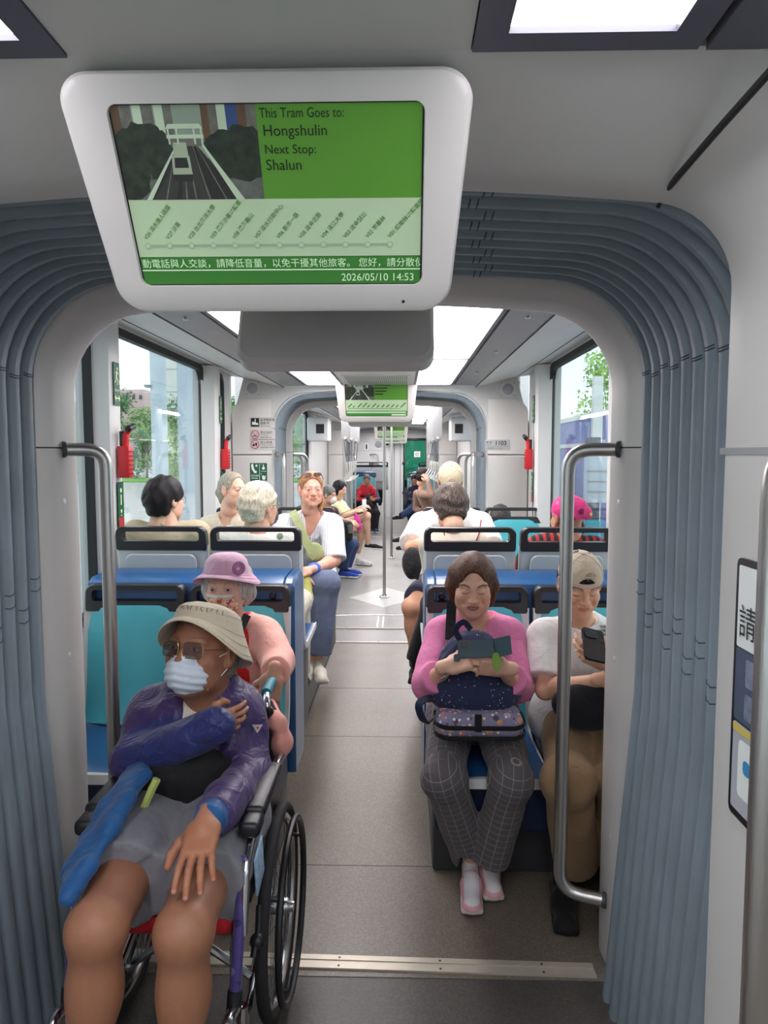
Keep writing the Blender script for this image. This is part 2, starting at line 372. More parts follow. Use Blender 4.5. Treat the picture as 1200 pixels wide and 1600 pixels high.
def side_wall(name, sx, y0, y1, windows, pillars, inner=1.25):
    """car side: sill panel, header and cove with window openings; each window has its own gasket and pane"""
    zs, zt = .82, 2.24
    mb = MB()
    rows = []
    def strip(z0, z1, a, b): mb.box((min(sx*inner, sx*(inner+.08)), a, z0), (max(sx*inner, sx*(inner+.08)), b, z1))
    strip(0, zs, y0, y1); strip(zt, 2.45, y0, y1)
    cur = y0
    for a, b in windows: 
        if a > cur: strip(zs, zt, cur, a)
        cur = b
    if cur < y1: strip(zs, zt, cur, y1)
    # sloping window board and ceiling cove
    mb.prism([(sx*(inner-.0), zs-.16), (sx*(inner-.075), zs-.20), (sx*(inner-.055), zs-.02), (sx*(inner-.0), zs)], (y0, y1), 1)
    mb.loft([[(x, y0, z) for x, z in ((sx*.80, 2.162), (sx*.90, 2.178), (sx*1.0, 2.208), (sx*1.12, 2.238), (sx*1.20, 2.25), (sx*inner, 2.256))], [(x, y1, z) for x, z in ((sx*.80, 2.162), (sx*.90, 2.178), (sx*1.0, 2.208), (sx*1.12, 2.238), (sx*1.20, 2.25), (sx*inner, 2.256))]])
    for a, b in pillars:
        mb.loft([[(sx*(inner+.01), y, zs-.1), (sx*(inner+.01), y, zt)] if q == 'o' else [(sx*(inner-.085+k), y, zs-.1), (sx*(inner-.095+k), y, zt)] for q, y, k in (('o', a, 0), ('i', a+.015, .01), ('i', a+.04, 0), ('i', b-.05, 0), ('i', b-.02, .01), ('o', b, 0))])
    o = struct(mb.build(name, WHITE, sharp=30))
    g = MB(); g.tube([(sx*1.14, y0, 2.240), (sx*1.14, y1, 2.240)], .0025, 6); g.tube([(sx*.805, y0, 2.163), (sx*.805, y1, 2.163)], .004, 6); g.build('cove_joint', DARKGAP, o)
    return o
WN = [0]
def window(sx, y0, y1, x=1.245, z0=.83, z1=2.235, r=.09):
    WN[0] += 1; n = 'window_%d' % WN[0]
    out = rrect(y0-.005, z0-.005, y1+.005, z1+.005, r+.02); inn = rrect(y0+.035, z0+.04, y1-.035, z1-.035, r)
    mb = MB(); k = len(out); d0, d1 = sx*(x-.004), sx*(x+.035)
    for t in (d0,):
        mb.add([(d0, a, b) for a, b in out]+[(d0, a, b) for a, b in inn]+[(d1, a, b) for a, b in inn]+[(d1, a, b) for a, b in out],
               [(i, (i+1) % k, k+(i+1) % k, k+i) for i in range(k)]+[(k+i, k+(i+1) % k, 2*k+(i+1) % k, 2*k+i) for i in range(k)]+[(2*k+i, 2*k+(i+1) % k, 3*k+(i+1) % k, 3*k+i) for i in range(k)])
    o = struct(mb.build(n, RUBBER, sharp=30)); p = MB(); p.prism(inn, (sx*(x+.018), sx*(x+.024)), 0); p.build('pane', GLASS, o); return o
win2 = [(2.45, 3.36), (3.45, 5.27), (5.39, 5.84)]; pil2 = [(3.335, 3.50), (5.23, 5.42)]
for sx, nm in ((-1, 'wall_left'), (1, 'wall_right')):
    side_wall(nm, sx, 2.27, 6.12, win2, pil2)
    for a, b in win2: window(sx, a, b)
    side_wall(nm+'_far', sx, 6.60, 14.02, [(7.5, 9.1), (9.5, 11.1)], [])
    for a, b in ((7.5, 9.1), (9.5, 11.1)): window(sx, a, b)
    side_wall(nm+'_end', sx, 14.6, 18.75, [(15.4, 17.6)], [])
    window(sx, 15.4, 17.6)
    side_wall(nm+'_near', sx, -2.2, 1.05, [(-2.1, -.7), (-.6, .8)], []); window(sx, -2.1, -.7); window(sx, -.6, .8)
# ---- ceilings with sunken lamp panels
def ceiling(name, y0, y1, lamps, own=False):
    z = 2.165; mb = MB()
    mb.box((-.285, y0, z), (.285, y1, z+.03))
    for sx in (-1, 1):
        a, b = sorted((sx*.285, sx*.60))
        cur = y0
        for l0, l1 in lamps:
            if l0 > cur: mb.box((a, cur, z), (b, l0, z+.03))
            cur = l1
        if cur < y1: mb.box((a, cur, z), (b, y1, z+.03))
        mb.box((min(sx*.60, sx*.83), y0, z+.012), (max(sx*.60, sx*.83), y1, z+.03)); mb.box((min(sx*.80, sx*1.34), y0, z+.17), (max(sx*.80, sx*1.34), y1, z+.19))
    o = struct(mb.build(name, WHITE2 if own else WHITE))
    s = MB()
    for sx in (-1, 1):
        e0, e1 = (lamps[0][0], lamps[-1][1]) if lamps else (y0, y1)
        s.box((min(sx*.612, sx*.795), e0, z-.004), (max(sx*.612, sx*.795), e1, z+.012))
    s.build('service_strip', GREYP if not own else LFRAME, o)
    for sx in (-1, 1):
        y = e0+.25
        while y < e1: k = MB(); k.lathe([(0, -.012), (.009, -.011), (.011, -.006), (.008, 0), (.013, .002)], Matrix.Translation((sx*.70, y, z-.006)), 14); k.build('latch_knob', STEEL, o); y += 1.0
    return o
def lamp(sx, y0, y1, label, fr=.018):
    z = 2.165; x0, x1 = sorted((sx*.287, sx*.60))
    mb = MB(); 
    mb.prism(rrect(x0, y0, x1, y1, 0), (z+.05, z+.055), 2)
    for a, b in (((x0, y0, z-.003), (x0+fr, y1, z+.05)), ((x1-fr, y0, z-.003), (x1, y1, z+.05)), ((x0+fr, y0, z-.003), (x1-fr, y0+fr, z+.05)), ((x0+fr, y1-fr, z-.003), (x1-fr, y1, z+.05))): mb.box(a, b)
    o = mb.build('ceiling_lamp', LFRAME, None); tag(o, label, 'ceiling lamp', 'ceiling lamp panels')
    p = MB(); p.box((x0+fr, y0+fr, z+.006), (x1-fr, y1-fr, z+.012)); p.build('diffuser', PANE if y0 > 0 else PANE_NEAR, o); return o
ceiling('ceiling', -2.2, 1.065, [(-1.6, 1.065)], True)
lamp(1, -1.6, 1.065, 'bright lamp panel cut off by the top of the photo, right of the big screen', .045); lamp(-1, -1.6, 1.065, 'twin lamp panel above the big screen, out of the picture', .045)
ceiling('ceiling.001', 2.27, 6.10, [(2.75, 5.97)])
lamp(1, 2.75, 4.38, 'long lamp panel above the right seats, the nearer and larger of the two there'); lamp(1, 4.38, 5.97, 'shorter lamp panel above the right seats, next to the 1103 wall')
lamp(-1, 2.75, 4.38, 'lamp panel above the left seats mostly hidden by the grey screen back'); lamp(-1, 4.38, 5.97, 'lamp panel above the left seats next to the dome camera')
ceiling('ceiling.002', 6.60, 14.02, [(7.2, 13.6)])
for y0, y1, nm in ((7.2, 9.3, 'first'), (9.3, 11.4, 'second'), (11.4, 13.6, 'third')):
    lamp(1, y0, y1, '%s lamp panel on the right above the far standing area' % nm); lamp(-1, y0, y1, '%s lamp panel on the left above the far standing area' % nm)
ceiling('ceiling.003', 14.6, 18.75, [(15.2, 18.2)])
for y0, y1, nm in ((15.2, 16.7, 'nearer'), (16.7, 18.2, 'farther')):
    lamp(1, y0, y1, '%s right lamp panel in front of the cab' % nm); lamp(-1, y0, y1, '%s left lamp panel in front of the cab' % nm)
# air grille in the centre panel
gm = MB(); gm.box((-.25, 5.2, 2.160), (.25, 5.9, 2.166)); o = gm.build('air_grille', WHITE); tag(o, 'slotted air grille in the ceiling above the second screen', 'air grille')
gm = MB()
for i in range(30):
    for a, b in ((5.24, 5.53), (5.57, 5.86)): x = -.225+.45*i/29; gm.box((x-.0045, a, 2.1585), (x+.0045, b, 2.1605))
gm.build('grille_slots', GREYP, o)
# ---- end walls with arch opening
def end_wall(name, y, label, sgn=-1, panels=True, extra=True):
    mb = MB(); A = arch(.90, 2.14, .26)
    outer = []
    for x, z in A:
        k = max(abs(x)/1.32, (z-.0)/2.3 if z > 0 else 0, .001)
        if abs(x) > .87 and z < 1.8: outer.append((math.copysign(1.32, x), z))
        else:
            t = max(abs(x)/1.32, z/2.3); outer.append((x/t, z/t) if z/2.3 >= abs(x)/1.32 else (math.copysign(1.32, x), z/t))
    mb.loft([[(x, y, z) for x, z in A], [(x, y, z) for x, z in outer]]); mb.loft([[(x, y+.06, z) for x, z in A], [(x, y, z) for x, z in A]])
    o = struct(mb.build(name, WHITE, sharp=30), label)
    if panels:
        for sx in (-1, 1):
            a, b = .905, 1.24
            p = MB(); 
            out1 = rrect(min(sx*a, sx*b), 1.60, max(sx*a, sx*b), 2.06, (0, .13 if sx > 0 else .0, .13 if sx < 0 else .0, 0), 8)
            out2 = rrect(min(sx*a, sx*b), .25, max(sx*a, sx*b), 1.593, .004, 2)
            for q in (out1, out2):
                cx = sum(c[0] for c in q)/len(q); cz = sum(c[1] for c in q)/len(q)
                ins = [(c[0]+(cx-c[0])*.03, c[1]+(cz-c[1])*.015) for c in q]
                p.loft([[(u, y-.001, v) for u, v in q], [(u, y-.030, v) for u, v in q], [(u, y-.036, v) for u, v in ins]], close=True); k = len(p.V[-1])//3
                p.F.append(tuple(range(p.n-k, p.n))); p.I.append(0)
            p.build('end_panel', WHITE2, o, sharp=40)
    return o
e2 = end_wall('wall_end', 6.12, 'white end wall around the second bellows')
e3 = end_wall('wall_end.001', 14.02, 'white end wall around the far bellows')
# cab wall with half-glazed door
mb = MB()
for lo, hi in (((-1.3, 18.6, 0), (.22, 18.68, 2.3)), ((.84, 18.6, 0), (1.3, 18.68, 2.3)), ((.22, 18.6, 2.02), (.84, 18.68, 2.3))): mb.box(lo, hi)
o = struct(mb.build('wall_cab', WHITE), 'white cab wall at the far end')
g = MB(); g.box((-1.2, 18.59, 1.70), (-.25, 18.602, 1.706)); g.box((-.02, 18.585, .05), (-.0, 18.602, 2.1)); g.box((.14, 18.585, .05), (.155, 18.602, 2.1)); g.build('wall_joint', GREYP, o)
mb = MB()
for lo, hi in (((.22, 18.61, 0), (.27, 18.66, 2.02)), ((.79, 18.61, 0), (.84, 18.66, 2.02)), ((.27, 18.61, 1.95), (.79, 18.66, 2.02)), ((.27, 18.61, .0), (.79, 18.66, .75))): mb.box(lo, hi, .004)
d = struct(mb.build('door_1', BLACKP), 'cab door with green-tinted glass')
p = MB(); p.box((.27, 18.63, .75), (.79, 18.636, 1.95)); p.build('pane', glass_mat('cab_glass', (.10,.34,.25), .05), d)
h = MB(); 
for z in (1.38, .62): h.box((.20, 18.55, z-.03), (.28, 18.62, z+.03), .006)
h.build('door_handle', BLACKP, d)
s = MB(); s.box((.50, 18.60, 1.53), (.66, 18.612, 1.68)); s.mi(1).tube([(.58+.035*math.cos(a), 18.597, 1.60+.035*math.sin(a)) for a in np.linspace(0, 2*PI, 17)[:-1]], .006, 6, close=True); s.build('notice_sticker', [WHITES, REDS], d)
# closing walls behind the camera and at the cab front
mb = MB(); mb.box((-1.35, -2.28, 0), (1.35, -2.2, 2.4)); struct(mb.build('wall_back', WHITE))
mb = MB(); mb.box((-1.3, 21.2, -.05), (1.3, 21.3, .85)); mb.box((-1.3, 18.68, -.05), (1.3, 21.3, .0)); mb.box((-1.3, 18.68, 2.2), (1.3, 21.3, 2.3)); struct(mb.build('trim_8', mat('cab_green', (60,120,90), .5)), 'driver cab front')
# filler between car end and outer skin at the first gangway (closes light gaps)
mb = MB()
for y, s_ in ((2.272, 1), (1.07, 0), (6.60, 1), (14.62, 1)):
    A = arch(.87, 2.11, .26) if s_ else arch(.80, 2.175, .14, 0, 0); outer = []
    for x, z in A:
        t = max(abs(x)/1.34, z/2.45, .001)
        outer.append((math.copysign(1.34, x), z) if abs(x) > .78 and z < 1.9 else ((x/t, 2.45) if z/2.45 >= abs(x)/1.34 else (math.copysign(1.34, x), z/t)))
    mb.loft([[(x, y, z) for x, z in A], [(x, y, z) for x, z in outer]])
struct(mb.build('trim_9', WHITE, smooth=False), 'car end bulkheads')
# ---- raised seat podiums of the bogie section
for sx, x0, nm in ((-1, -.385, 'podium_left'), (1, .315, 'podium_right')):
    mb = MB(); a, b = sorted((x0, sx*1.248))
    mb.box((a, 3.02, 0), (b, 6.0, .215), .004)
    o = tag(mb.build('seat_podium', PLAT), 'grey raised podium under the %s rear seats' % ('left' if sx < 0 else 'right'), 'podium')
    j = MB()
    for y in (3.75, 4.25, 5.1): j.box((x0-.0015 if sx > 0 else x0-.001, y, .0), (x0+.001 if sx > 0 else x0+.0015, y+.006, .215))
    j.box((min(x0, x0-sx*.0015), 3.02, .0), (max(x0, x0-sx*.0015), 6.0, .012)); j.build('panel_joint', DARKGAP, o)
    t = MB(); t.box((a, 3.02, .214), (b, 6.0, .218)); t.build('podium_top', FLOORD, o)
# ---------------------------------------------------------------- seats
def seat_front_profile():
    # (y, z) of the turquoise back pad and blue pan seen from the side; seat faces -y, local origin under the backrest foot on the floor
    return None
def make_seat(label, rear=False, group='tram seats'):
    """two-colour tram seat facing -y; width .43, pan top at z .475"""
    w = .213
    root = empty('tram_seat', (0,0,0)); tag(root, label, 'seat', group)
    def sweep(mb, prof, hw, thick, nx=9, dish=.0, round_=.0):
        rows = []
        n = len(prof)
        top = []; bot = []
        for i, (y, z) in enumerate(prof):
            a = prof[max(0, i-1)]; b = prof[min(n-1, i+1)]; t = np.array((b[0]-a[0], b[1]-a[1])); t /= np.linalg.norm(t); nn = np.array((t[1], -t[0]))
            ra, rb = [], []
            for x in np.linspace(-1, 1, nx):
                d = dish*(x*x); ra.append((x*hw, y - nn[0]*0 + nn[0]*(-0) + nn[0]*d*-1, z + nn[1]*d*-1)); rb.append((x*hw, y - nn[0]*thick*-1*-1, z - nn[1]*thick))
            top.append(ra); bot.append(rb)
        for i in range(n):
            rows.append(top[i]+bot[i][::-1])
        mb.loft(rows, close=True); k = len(rows[0]); mb.F.append(tuple(range(mb.n-len(rows)*k, mb.n-len(rows)*k+k))); mb.F.append(tuple(range(mb.n-1, mb.n-k-1, -1))); mb.I += [0, 0]
    back = [(-.045, .50), (-.03, .54), (-.012, .62), (.005, .74), (.025, .86), (.04, .955)]
    # shell: seat tray and back in one moulding
    mb = MB()
    sh = [(-.475, .452), (-.44, .448), (-.25, .440), (-.10, .438), (-.04, .452), (-.008, .49), (.012, .56), (.030, .70), (.052, .86), (.062, .935), (.064, .962)]
    rows = []
    for i, (y, z) in enumerate(sh):
        a = sh[max(0, i-1)]; b = sh[min(len(sh)-1, i+1)]; t = np.array((b[0]-a[0], b[1]-a[1])); t /= np.linalg.norm(t); nn = np.array((-t[1], t[0]))
        th = .028
        rows.append([(-w, y+nn[0]*th*.8, z+nn[1]*th*.8), (-w, y-nn[0]*th*.2, z-nn[1]*th*.2), (-w+.012, y-nn[0]*th*.7, z-nn[1]*th*.7), (w-.012, y-nn[0]*th*.7, z-nn[1]*th*.7), (w, y-nn[0]*th*.2, z-nn[1]*th*.2), (w, y+nn[0]*th*.8, z+nn[1]*th*.8), (w-.014, y+nn[0]*th*.55, z+nn[1]*th*.55), (-w+.014, y+nn[0]*th*.55, z+nn[1]*th*.55)])
    mb.loft(rows, close=True); mb.F.append(tuple(range(7, -1, -1))); mb.F.append(tuple(range(mb.n-8, mb.n))); mb.I += [0, 0]
    mb.build('seat_shell', SHELL, root, sharp=35)
    if rear:
        mb = MB(); poly = rrect(-w+.045, .60, w-.045, .925, .035)
        V0 = [(x, .058+(z-.60)*.122, z) for x, z in poly]; V1 = [(x, .0635+(z-.60)*.122, z) for x, z in poly]; V1 = [(x*.975, y, z+(.765-z)*.03) for x, y, z in V1]
        mb.loft([V0, V1], close=True); mb.F.append(tuple(range(len(poly), 2*len(poly)))); mb.I.append(0); mb.build('back_panel', SHELLD, root)
    # turquoise pad
    mb = MB(); rows = []
    def pad_row(z, hw, y): return [(x*hw, y + .018*(x*x) - .006, z) for x in np.linspace(-1, 1, 11)] + [(x*hw*1.0, y+.035, z) for x in np.linspace(1, -1, 11)]
    for z, y in ((.492, -.052), (.51, -.042), (.56, -.020), (.64, -.006), (.74, .006), (.86, .022), (.93, .032), (.955, .036), (.968, .040)):
        hw = w-.018 - (.0 if z < .92 else (.012 if z < .94 else (.022 if z < .96 else .045))); rows.append(pad_row(z, hw, y))
    mb.loft(rows, close=True); k = 22; mb.F.append(tuple(range(k-1, -1, -1))); mb.F.append(tuple(range(mb.n-k, mb.n))); mb.I += [0, 0]
    mb.build('backrest', TURQ, root, sharp=50)
    # blue pan
    mb = MB(); rows = []
    for y, z, hw in ((-.465, .462, w-.02), (-.46, .474, w-.016), (-.40, .482, w-.014), (-.28, .476, w-.014), (-.14, .474, w-.014), (-.06, .484, w-.016), (-.045, .492, w-.02)):
        rows.append([(x*hw, y, z-.012+.012*x*x) for x in np.linspace(-1, 1, 11)]+[(x*hw, y, z-.035) for x in np.linspace(1, -1, 11)])
    mb.loft(rows, close=True); mb.F.append(tuple(range(k))); mb.F.append(tuple(range(mb.n-1, mb.n-k-1, -1))); mb.I += [0, 0]
    mb.build('cushion', BLUE, root, sharp=50)
    # grab frame around the head of the back
    mb = MB(); o_ = rrect(-w+.001, .940, w-.001, 1.052, (.012, .035, .035, .012), 6); i_ = rrect(-w+.032, .985, w-.032, 1.030, .012, 6)
    k = len(o_); yb, yf = .096, .042
    def sh_(p, y): return [(x, y+(z-.955)*.10, z) for x, z in p]
    def dil(p, s): return [(x*(1-s/w), z+(1.0-z)*s*6) for x, z in p]
    rings = [sh_(dil(o_, .006), yf), sh_(o_, yf+.006), sh_(o_, yb-.006), sh_(dil(o_, .006), yb), sh_(i_, yb), sh_(i_, yf)]
    mb.loft(rings+[rings[0]], close=True); mb.build('grab_frame', BLACKP, root, sharp=40)
    return root
def seat_at(proto, x, y, z, rz, label, group=None, s=1.0):
    M = Matrix.Translation((x, y, z)) @ Matrix.Rotation(rz, 4, 'Z') @ Matrix.Scale(s, 4)
    c = copy_tree(proto, M); c['label'] = label
    if group: c['group'] = group
    return c
S0 = make_seat('turquoise and blue empty window seat behind the left steel handrail')
S1 = make_seat('x', True)
def move(o, M):
    o.matrix_basis = M; WM[o.name] = M
    for c in o.children: WM[c.name] = M @ c.matrix_basis
yF = 2.93
move(S0, Matrix.Translation((-.935, yF, 0)))
seat_at(S0, -.490, yF, 0, 0, 'turquoise aisle seat of the woman in the pink bucket hat')
seat_at(S0, .505, yF, 0, 0, 'turquoise aisle seat under the woman in the pink sweater')
seat_at(S0, .950, yF, 0, 0, 'turquoise window seat under the man in the white t-shirt')
# second row, backs towards the camera, on the podium
zP = .212; yB = 3.42
move(S1, Matrix.Translation((-.935, yB, zP)) @ Matrix.Rotation(PI, 4, 'Z')); S1['label'] = 'grey seat back with black grab frame behind the black-haired passenger'
seat_at(S1, -.490, yB, zP, PI, 'grey seat back with black grab frame behind the white-haired passenger')
seat_at(S1, .505, yB, zP, PI, 'grey seat back with black grab frame behind the woman with the red neck cord')
seat_at(S1, .950, yB, zP, PI, 'grey seat back with black grab frame behind the passenger in the pink headscarf')
# rear row facing the camera
yR = 5.20
seat_at(S0, -.96, yR, zP-.05, 0, 'raised window seat under the woman with the ponytail')
seat_at(S0, -.515, yR, zP-.05, 0, 'raised aisle seat under the woman in the striped shirt')
seat_at(S0, .555, yR, zP-.05, 0, 'raised aisle seat under the man in the cream cap')
seat_at(S0, 1.0, yR, zP-.05, 0, 'empty raised turquoise seat by the window beside the 1103 wall')
# lower seat bases
def seat_base(x0, x1, y, label, zl=.0, h=.44, dark=True):
    r = empty('bench_pedestal', ((x0+x1)/2, y, zl)); tag(r, label, 'seat base', 'seat bases')
    mb = MB(); mb.box((x0+.02, y-.26, zl), (x1-.02, y+.04, zl+h*.55), .012); mb.build('plinth', DGREY, r)
    mb = MB(); mb.box((x0+.015, y-.40, zl+h*.53), (x1-.015, y+.03, zl+h-.004), .02); mb.build('support', NAVY, r); return r
seat_base(-1.17, -.275, yF, 'dark navy base under the two front left seats'); seat_base(.29, 1.17, yF, 'dark navy base under the two front right seats')
for x0, x1, nm in ((-1.17, -.275, 'left'), (.29, 1.17, 'right')):
    seat_base(x0, x1, yR, 'seat base on the %s podium below the rear facing row' % nm, zP+.006)
    r = empty('bench_pedestal', ((x0+x1)/2, yB, zP)); tag(r, 'seat base on the %s podium behind the blue equipment box' % nm, 'seat base', 'seat bases')
    mb = MB(); mb.box((x0+.02, yB-.03, zP+.006), (x1-.02, yB+.26, zP+.43), .012); mb.build('plinth', DGREY, r)
# blue equipment boxes between the seat rows
for sx, x0, x1, lab in ((-1, -1.16, -.268, 'blue equipment box behind the left front seats'), (1, .288, 1.16, 'blue equipment box behind the right front seats')):
    r = empty('equipment_box', ((x0+x1)/2, 3.18, 0)); tag(r, lab, 'equipment box', 'blue equipment boxes')
    xe = x1 if sx < 0 else x0
    mb = MB(); poly = [(3.04, .22), (3.30, .22), (3.31, .5), (3.325, 1.03), (3.318, 1.062), (3.30, 1.074), (3.09, 1.068), (3.05, 1.05), (3.04, 1.02), (3.04, .5)]
    a, b = (x0, x1-.05) if sx < 0 else (x0+.05, x1); mb.prism(poly, (a, b), 0); mb.build('body', BLUE, r, sharp=30)
    mb = MB(); c = np.array((3.18, .55)); 
    def sc(k, d): return [(c[0]+(y-c[0])*k, c[1]+(z-c[1])*(k if z > .6 else 1)) for y, z in poly]
    xs = (x1-.048, x1-.04, x1-.012, x1) if sx < 0 else (x0+.048, x0+.04, x0+.012, x0)
    mb.loft([[(xx, y, z) for y, z in q] for xx, q in zip(xs, (sc(.99, 0), sc(1.0, 0), sc(1.0, 0), sc(.96, 0)))], close=True)
    mb.F.append(tuple(range(mb.n-len(poly), mb.n))); mb.I.append(0); mb.F.append(tuple(range(len(poly)))); mb.I.append(0)
    mb.build('end_cap', BLUE, r, sharp=30)
    mb = MB(); xl = -.36 if sx < 0 else .36
    mb.lathe([(0, .004), (.010, .004), (.014, 0), (.016, -.004)], frame_M((xl, 3.028, 1.0), (1, 0, 0), (0, 0, 1)), 16); mb.build('lock', BLACKP, r)
# aisle side screens of the rear-facing seats: slim moulded cheek panels
# ---------------------------------------------------------------- handrails
def rail(pts, label, r=.018, rad=.11, name='handrail', group='steel handrails', n=14):
    mb = MB(); P = fillet(pts, rad, 8); mb.tube(P, r, n); o = mb.build(name, STEEL, smooth=True); tag(o, label, 'handrail', group)
    for p, q in ((P[0], P[1]), (P[-1], P[-2])):
        f = MB(); d = np.array(q)-np.array(p); d /= np.linalg.norm(d); z = Vector(d); f.lathe([(r+.0005, .012), (r+.004, .010), (r+.005, .002), (r+.003, 0)], Matrix.Translation(p) @ z.to_track_quat('Z', 'Y').to_matrix().to_4x4(), 14)
        f.build('end_collar', DGREY, o)
    return o
rail([(-.838, 2.17, 1.615), (-.735, 2.24, 1.615), (-.735, 2.24, .20), (-.836, 2.19, .2)], 'bent steel handrail on the left portal beside the empty turquoise seat', .0205, .08)
rail([(.838, 2.17, 1.615), (.70, 2.24, 1.615), (.70, 2.24, .20), (.836, 2.19, .2)], 'bent steel handrail in front of the man in the white t-shirt', .0205, .09)
rail([(.79, .90, 1.60), (.60, .76, 1.605), (.565, .72, 1.58), (.565, .715, .20), (.79, .80, .14)], 'thick near steel handrail at the right edge of the photo', .0205, .12)
rail([(.79, 1.14, 1.30), (.70, .97, 1.28), (.69, .95, 1.10), (.69, .95, .20), (.79, 1.1, .14)], 'second near steel handrail behind the thick one, at the lower right corner', .018, .09)
# second gangway rails, both sides, then the ones further in
for sx, nm in ((-1, 'left'), (1, 'right')):
    for y, dy, dx, q in ((6.10, -.28, .10, 'nearest of the three'), (6.82, .20, .12, 'middle of the three'), (7.3, .22, .15, 'farthest of the three')):
        x = .86 if y < 6.5 else (.85 if y < 7 else 1.0)
        rail([(sx*x, y, 1.60), (sx*(x-dx), y+dy, 1.60), (sx*(x-dx), y+dy, .25), (sx*x, y, .2)], '%s bent handrails on the %s of the second gangway' % (q, nm), .017, .10, n=10)
    rail([(sx*.86, 13.98, 1.60), (sx*.70, 13.8, 1.60), (sx*.70, 13.8, .3), (sx*.86, 13.98, .25)], 'small far handrail on the %s of the third gangway' % nm, .017, .1, n=8)
rail([(-.62, 18.58, 1.60), (-.42, 18.45, 1.60), (-.42, 18.45, .8), (-.62, 18.58, .8)], 'small handrail on the far white cab wall', .017, .08, n=8)
# floor-to-ceiling poles
def pole(x, y, label):
    o = empty('grab_pole', (x, y, 0)); tag(o, label, 'pole', 'floor to ceiling poles')
    mb = MB(); mb.tube([(x, y, .0), (x, y, 2.16)], .0175, 16); mb.build('tube', STEEL, o, smooth=True)
    mb = MB(); mb.lathe([(.055, 0), (.055, .008), (.05, .014), (.03, .018), (.026, .03), (.0178, .034)], Matrix.Translation((x, y, .002)), 24); mb.build('base_flange', STEELB, o)
    mb = MB(); mb.lathe([(.05, 2.163), (.05, 2.155), (.03, 2.148), (.0178, 2.14)], Matrix.Translation((x, y, 0)), 20); mb.build('top_flange', STEELB, o)
pole(-.005, 8.02, 'steel pole standing on the pale diamond in the aisle')
pole(.03, 11.1, 'farther steel pole just right of the one on the pale diamond')
for x, y, q in ((-.80, 12.3, 'left of the two slim far poles beside the left bellows'), (-.66, 12.3, 'right of the two slim far poles beside the left bellows'), (.62, 12.3, 'slim far pole below the right hand straps')): pole(x, y, q)
# ---------------------------------------------------------------- ceiling-hung screens
SCRG = mat('screen_green', (78,132,46), .35, vary=.03, emit=.16); SCRP = mat('screen_pale', (164,186,152), .35, vary=.06, vscale=6, emit=.16)
SCRD = mat('screen_dark_green', (52,110,46), .35, vary=.03, emit=.2); SCRT = mat('screen_text_dark', (20,38,18), .5); SCRW = mat('screen_text_pale', (176,206,168), .5, emit=.3)
SCRM = mat('screen_text_mid', (70,120,52), .5, emit=.05); SCRL = mat('screen_line', (142,158,134), .5, emit=.15)
PH = {k: mat('picture_'+k, c, .5, vary=v, vscale=s, emit=.1) for k, c, v, s in (('tree', (38,48,38), .5, 60), ('dark', (40,42,40), .2, 30), ('track', (52,54,50), .15, 40), ('pale', (176,196,170), .05, 20), ('sky', (130,146,130), .1, 10), ('bldg', (98,100,92), .3, 50), ('blue', (52,74,120), .1, 20), ('brown', (92,70,52), .2, 30), ('train', (150,165,140), .05, 10), ('street', (88,94,88), .3, 50))}
HOUS = mat('screen_housing', (208,204,200), .4, vary=.02)
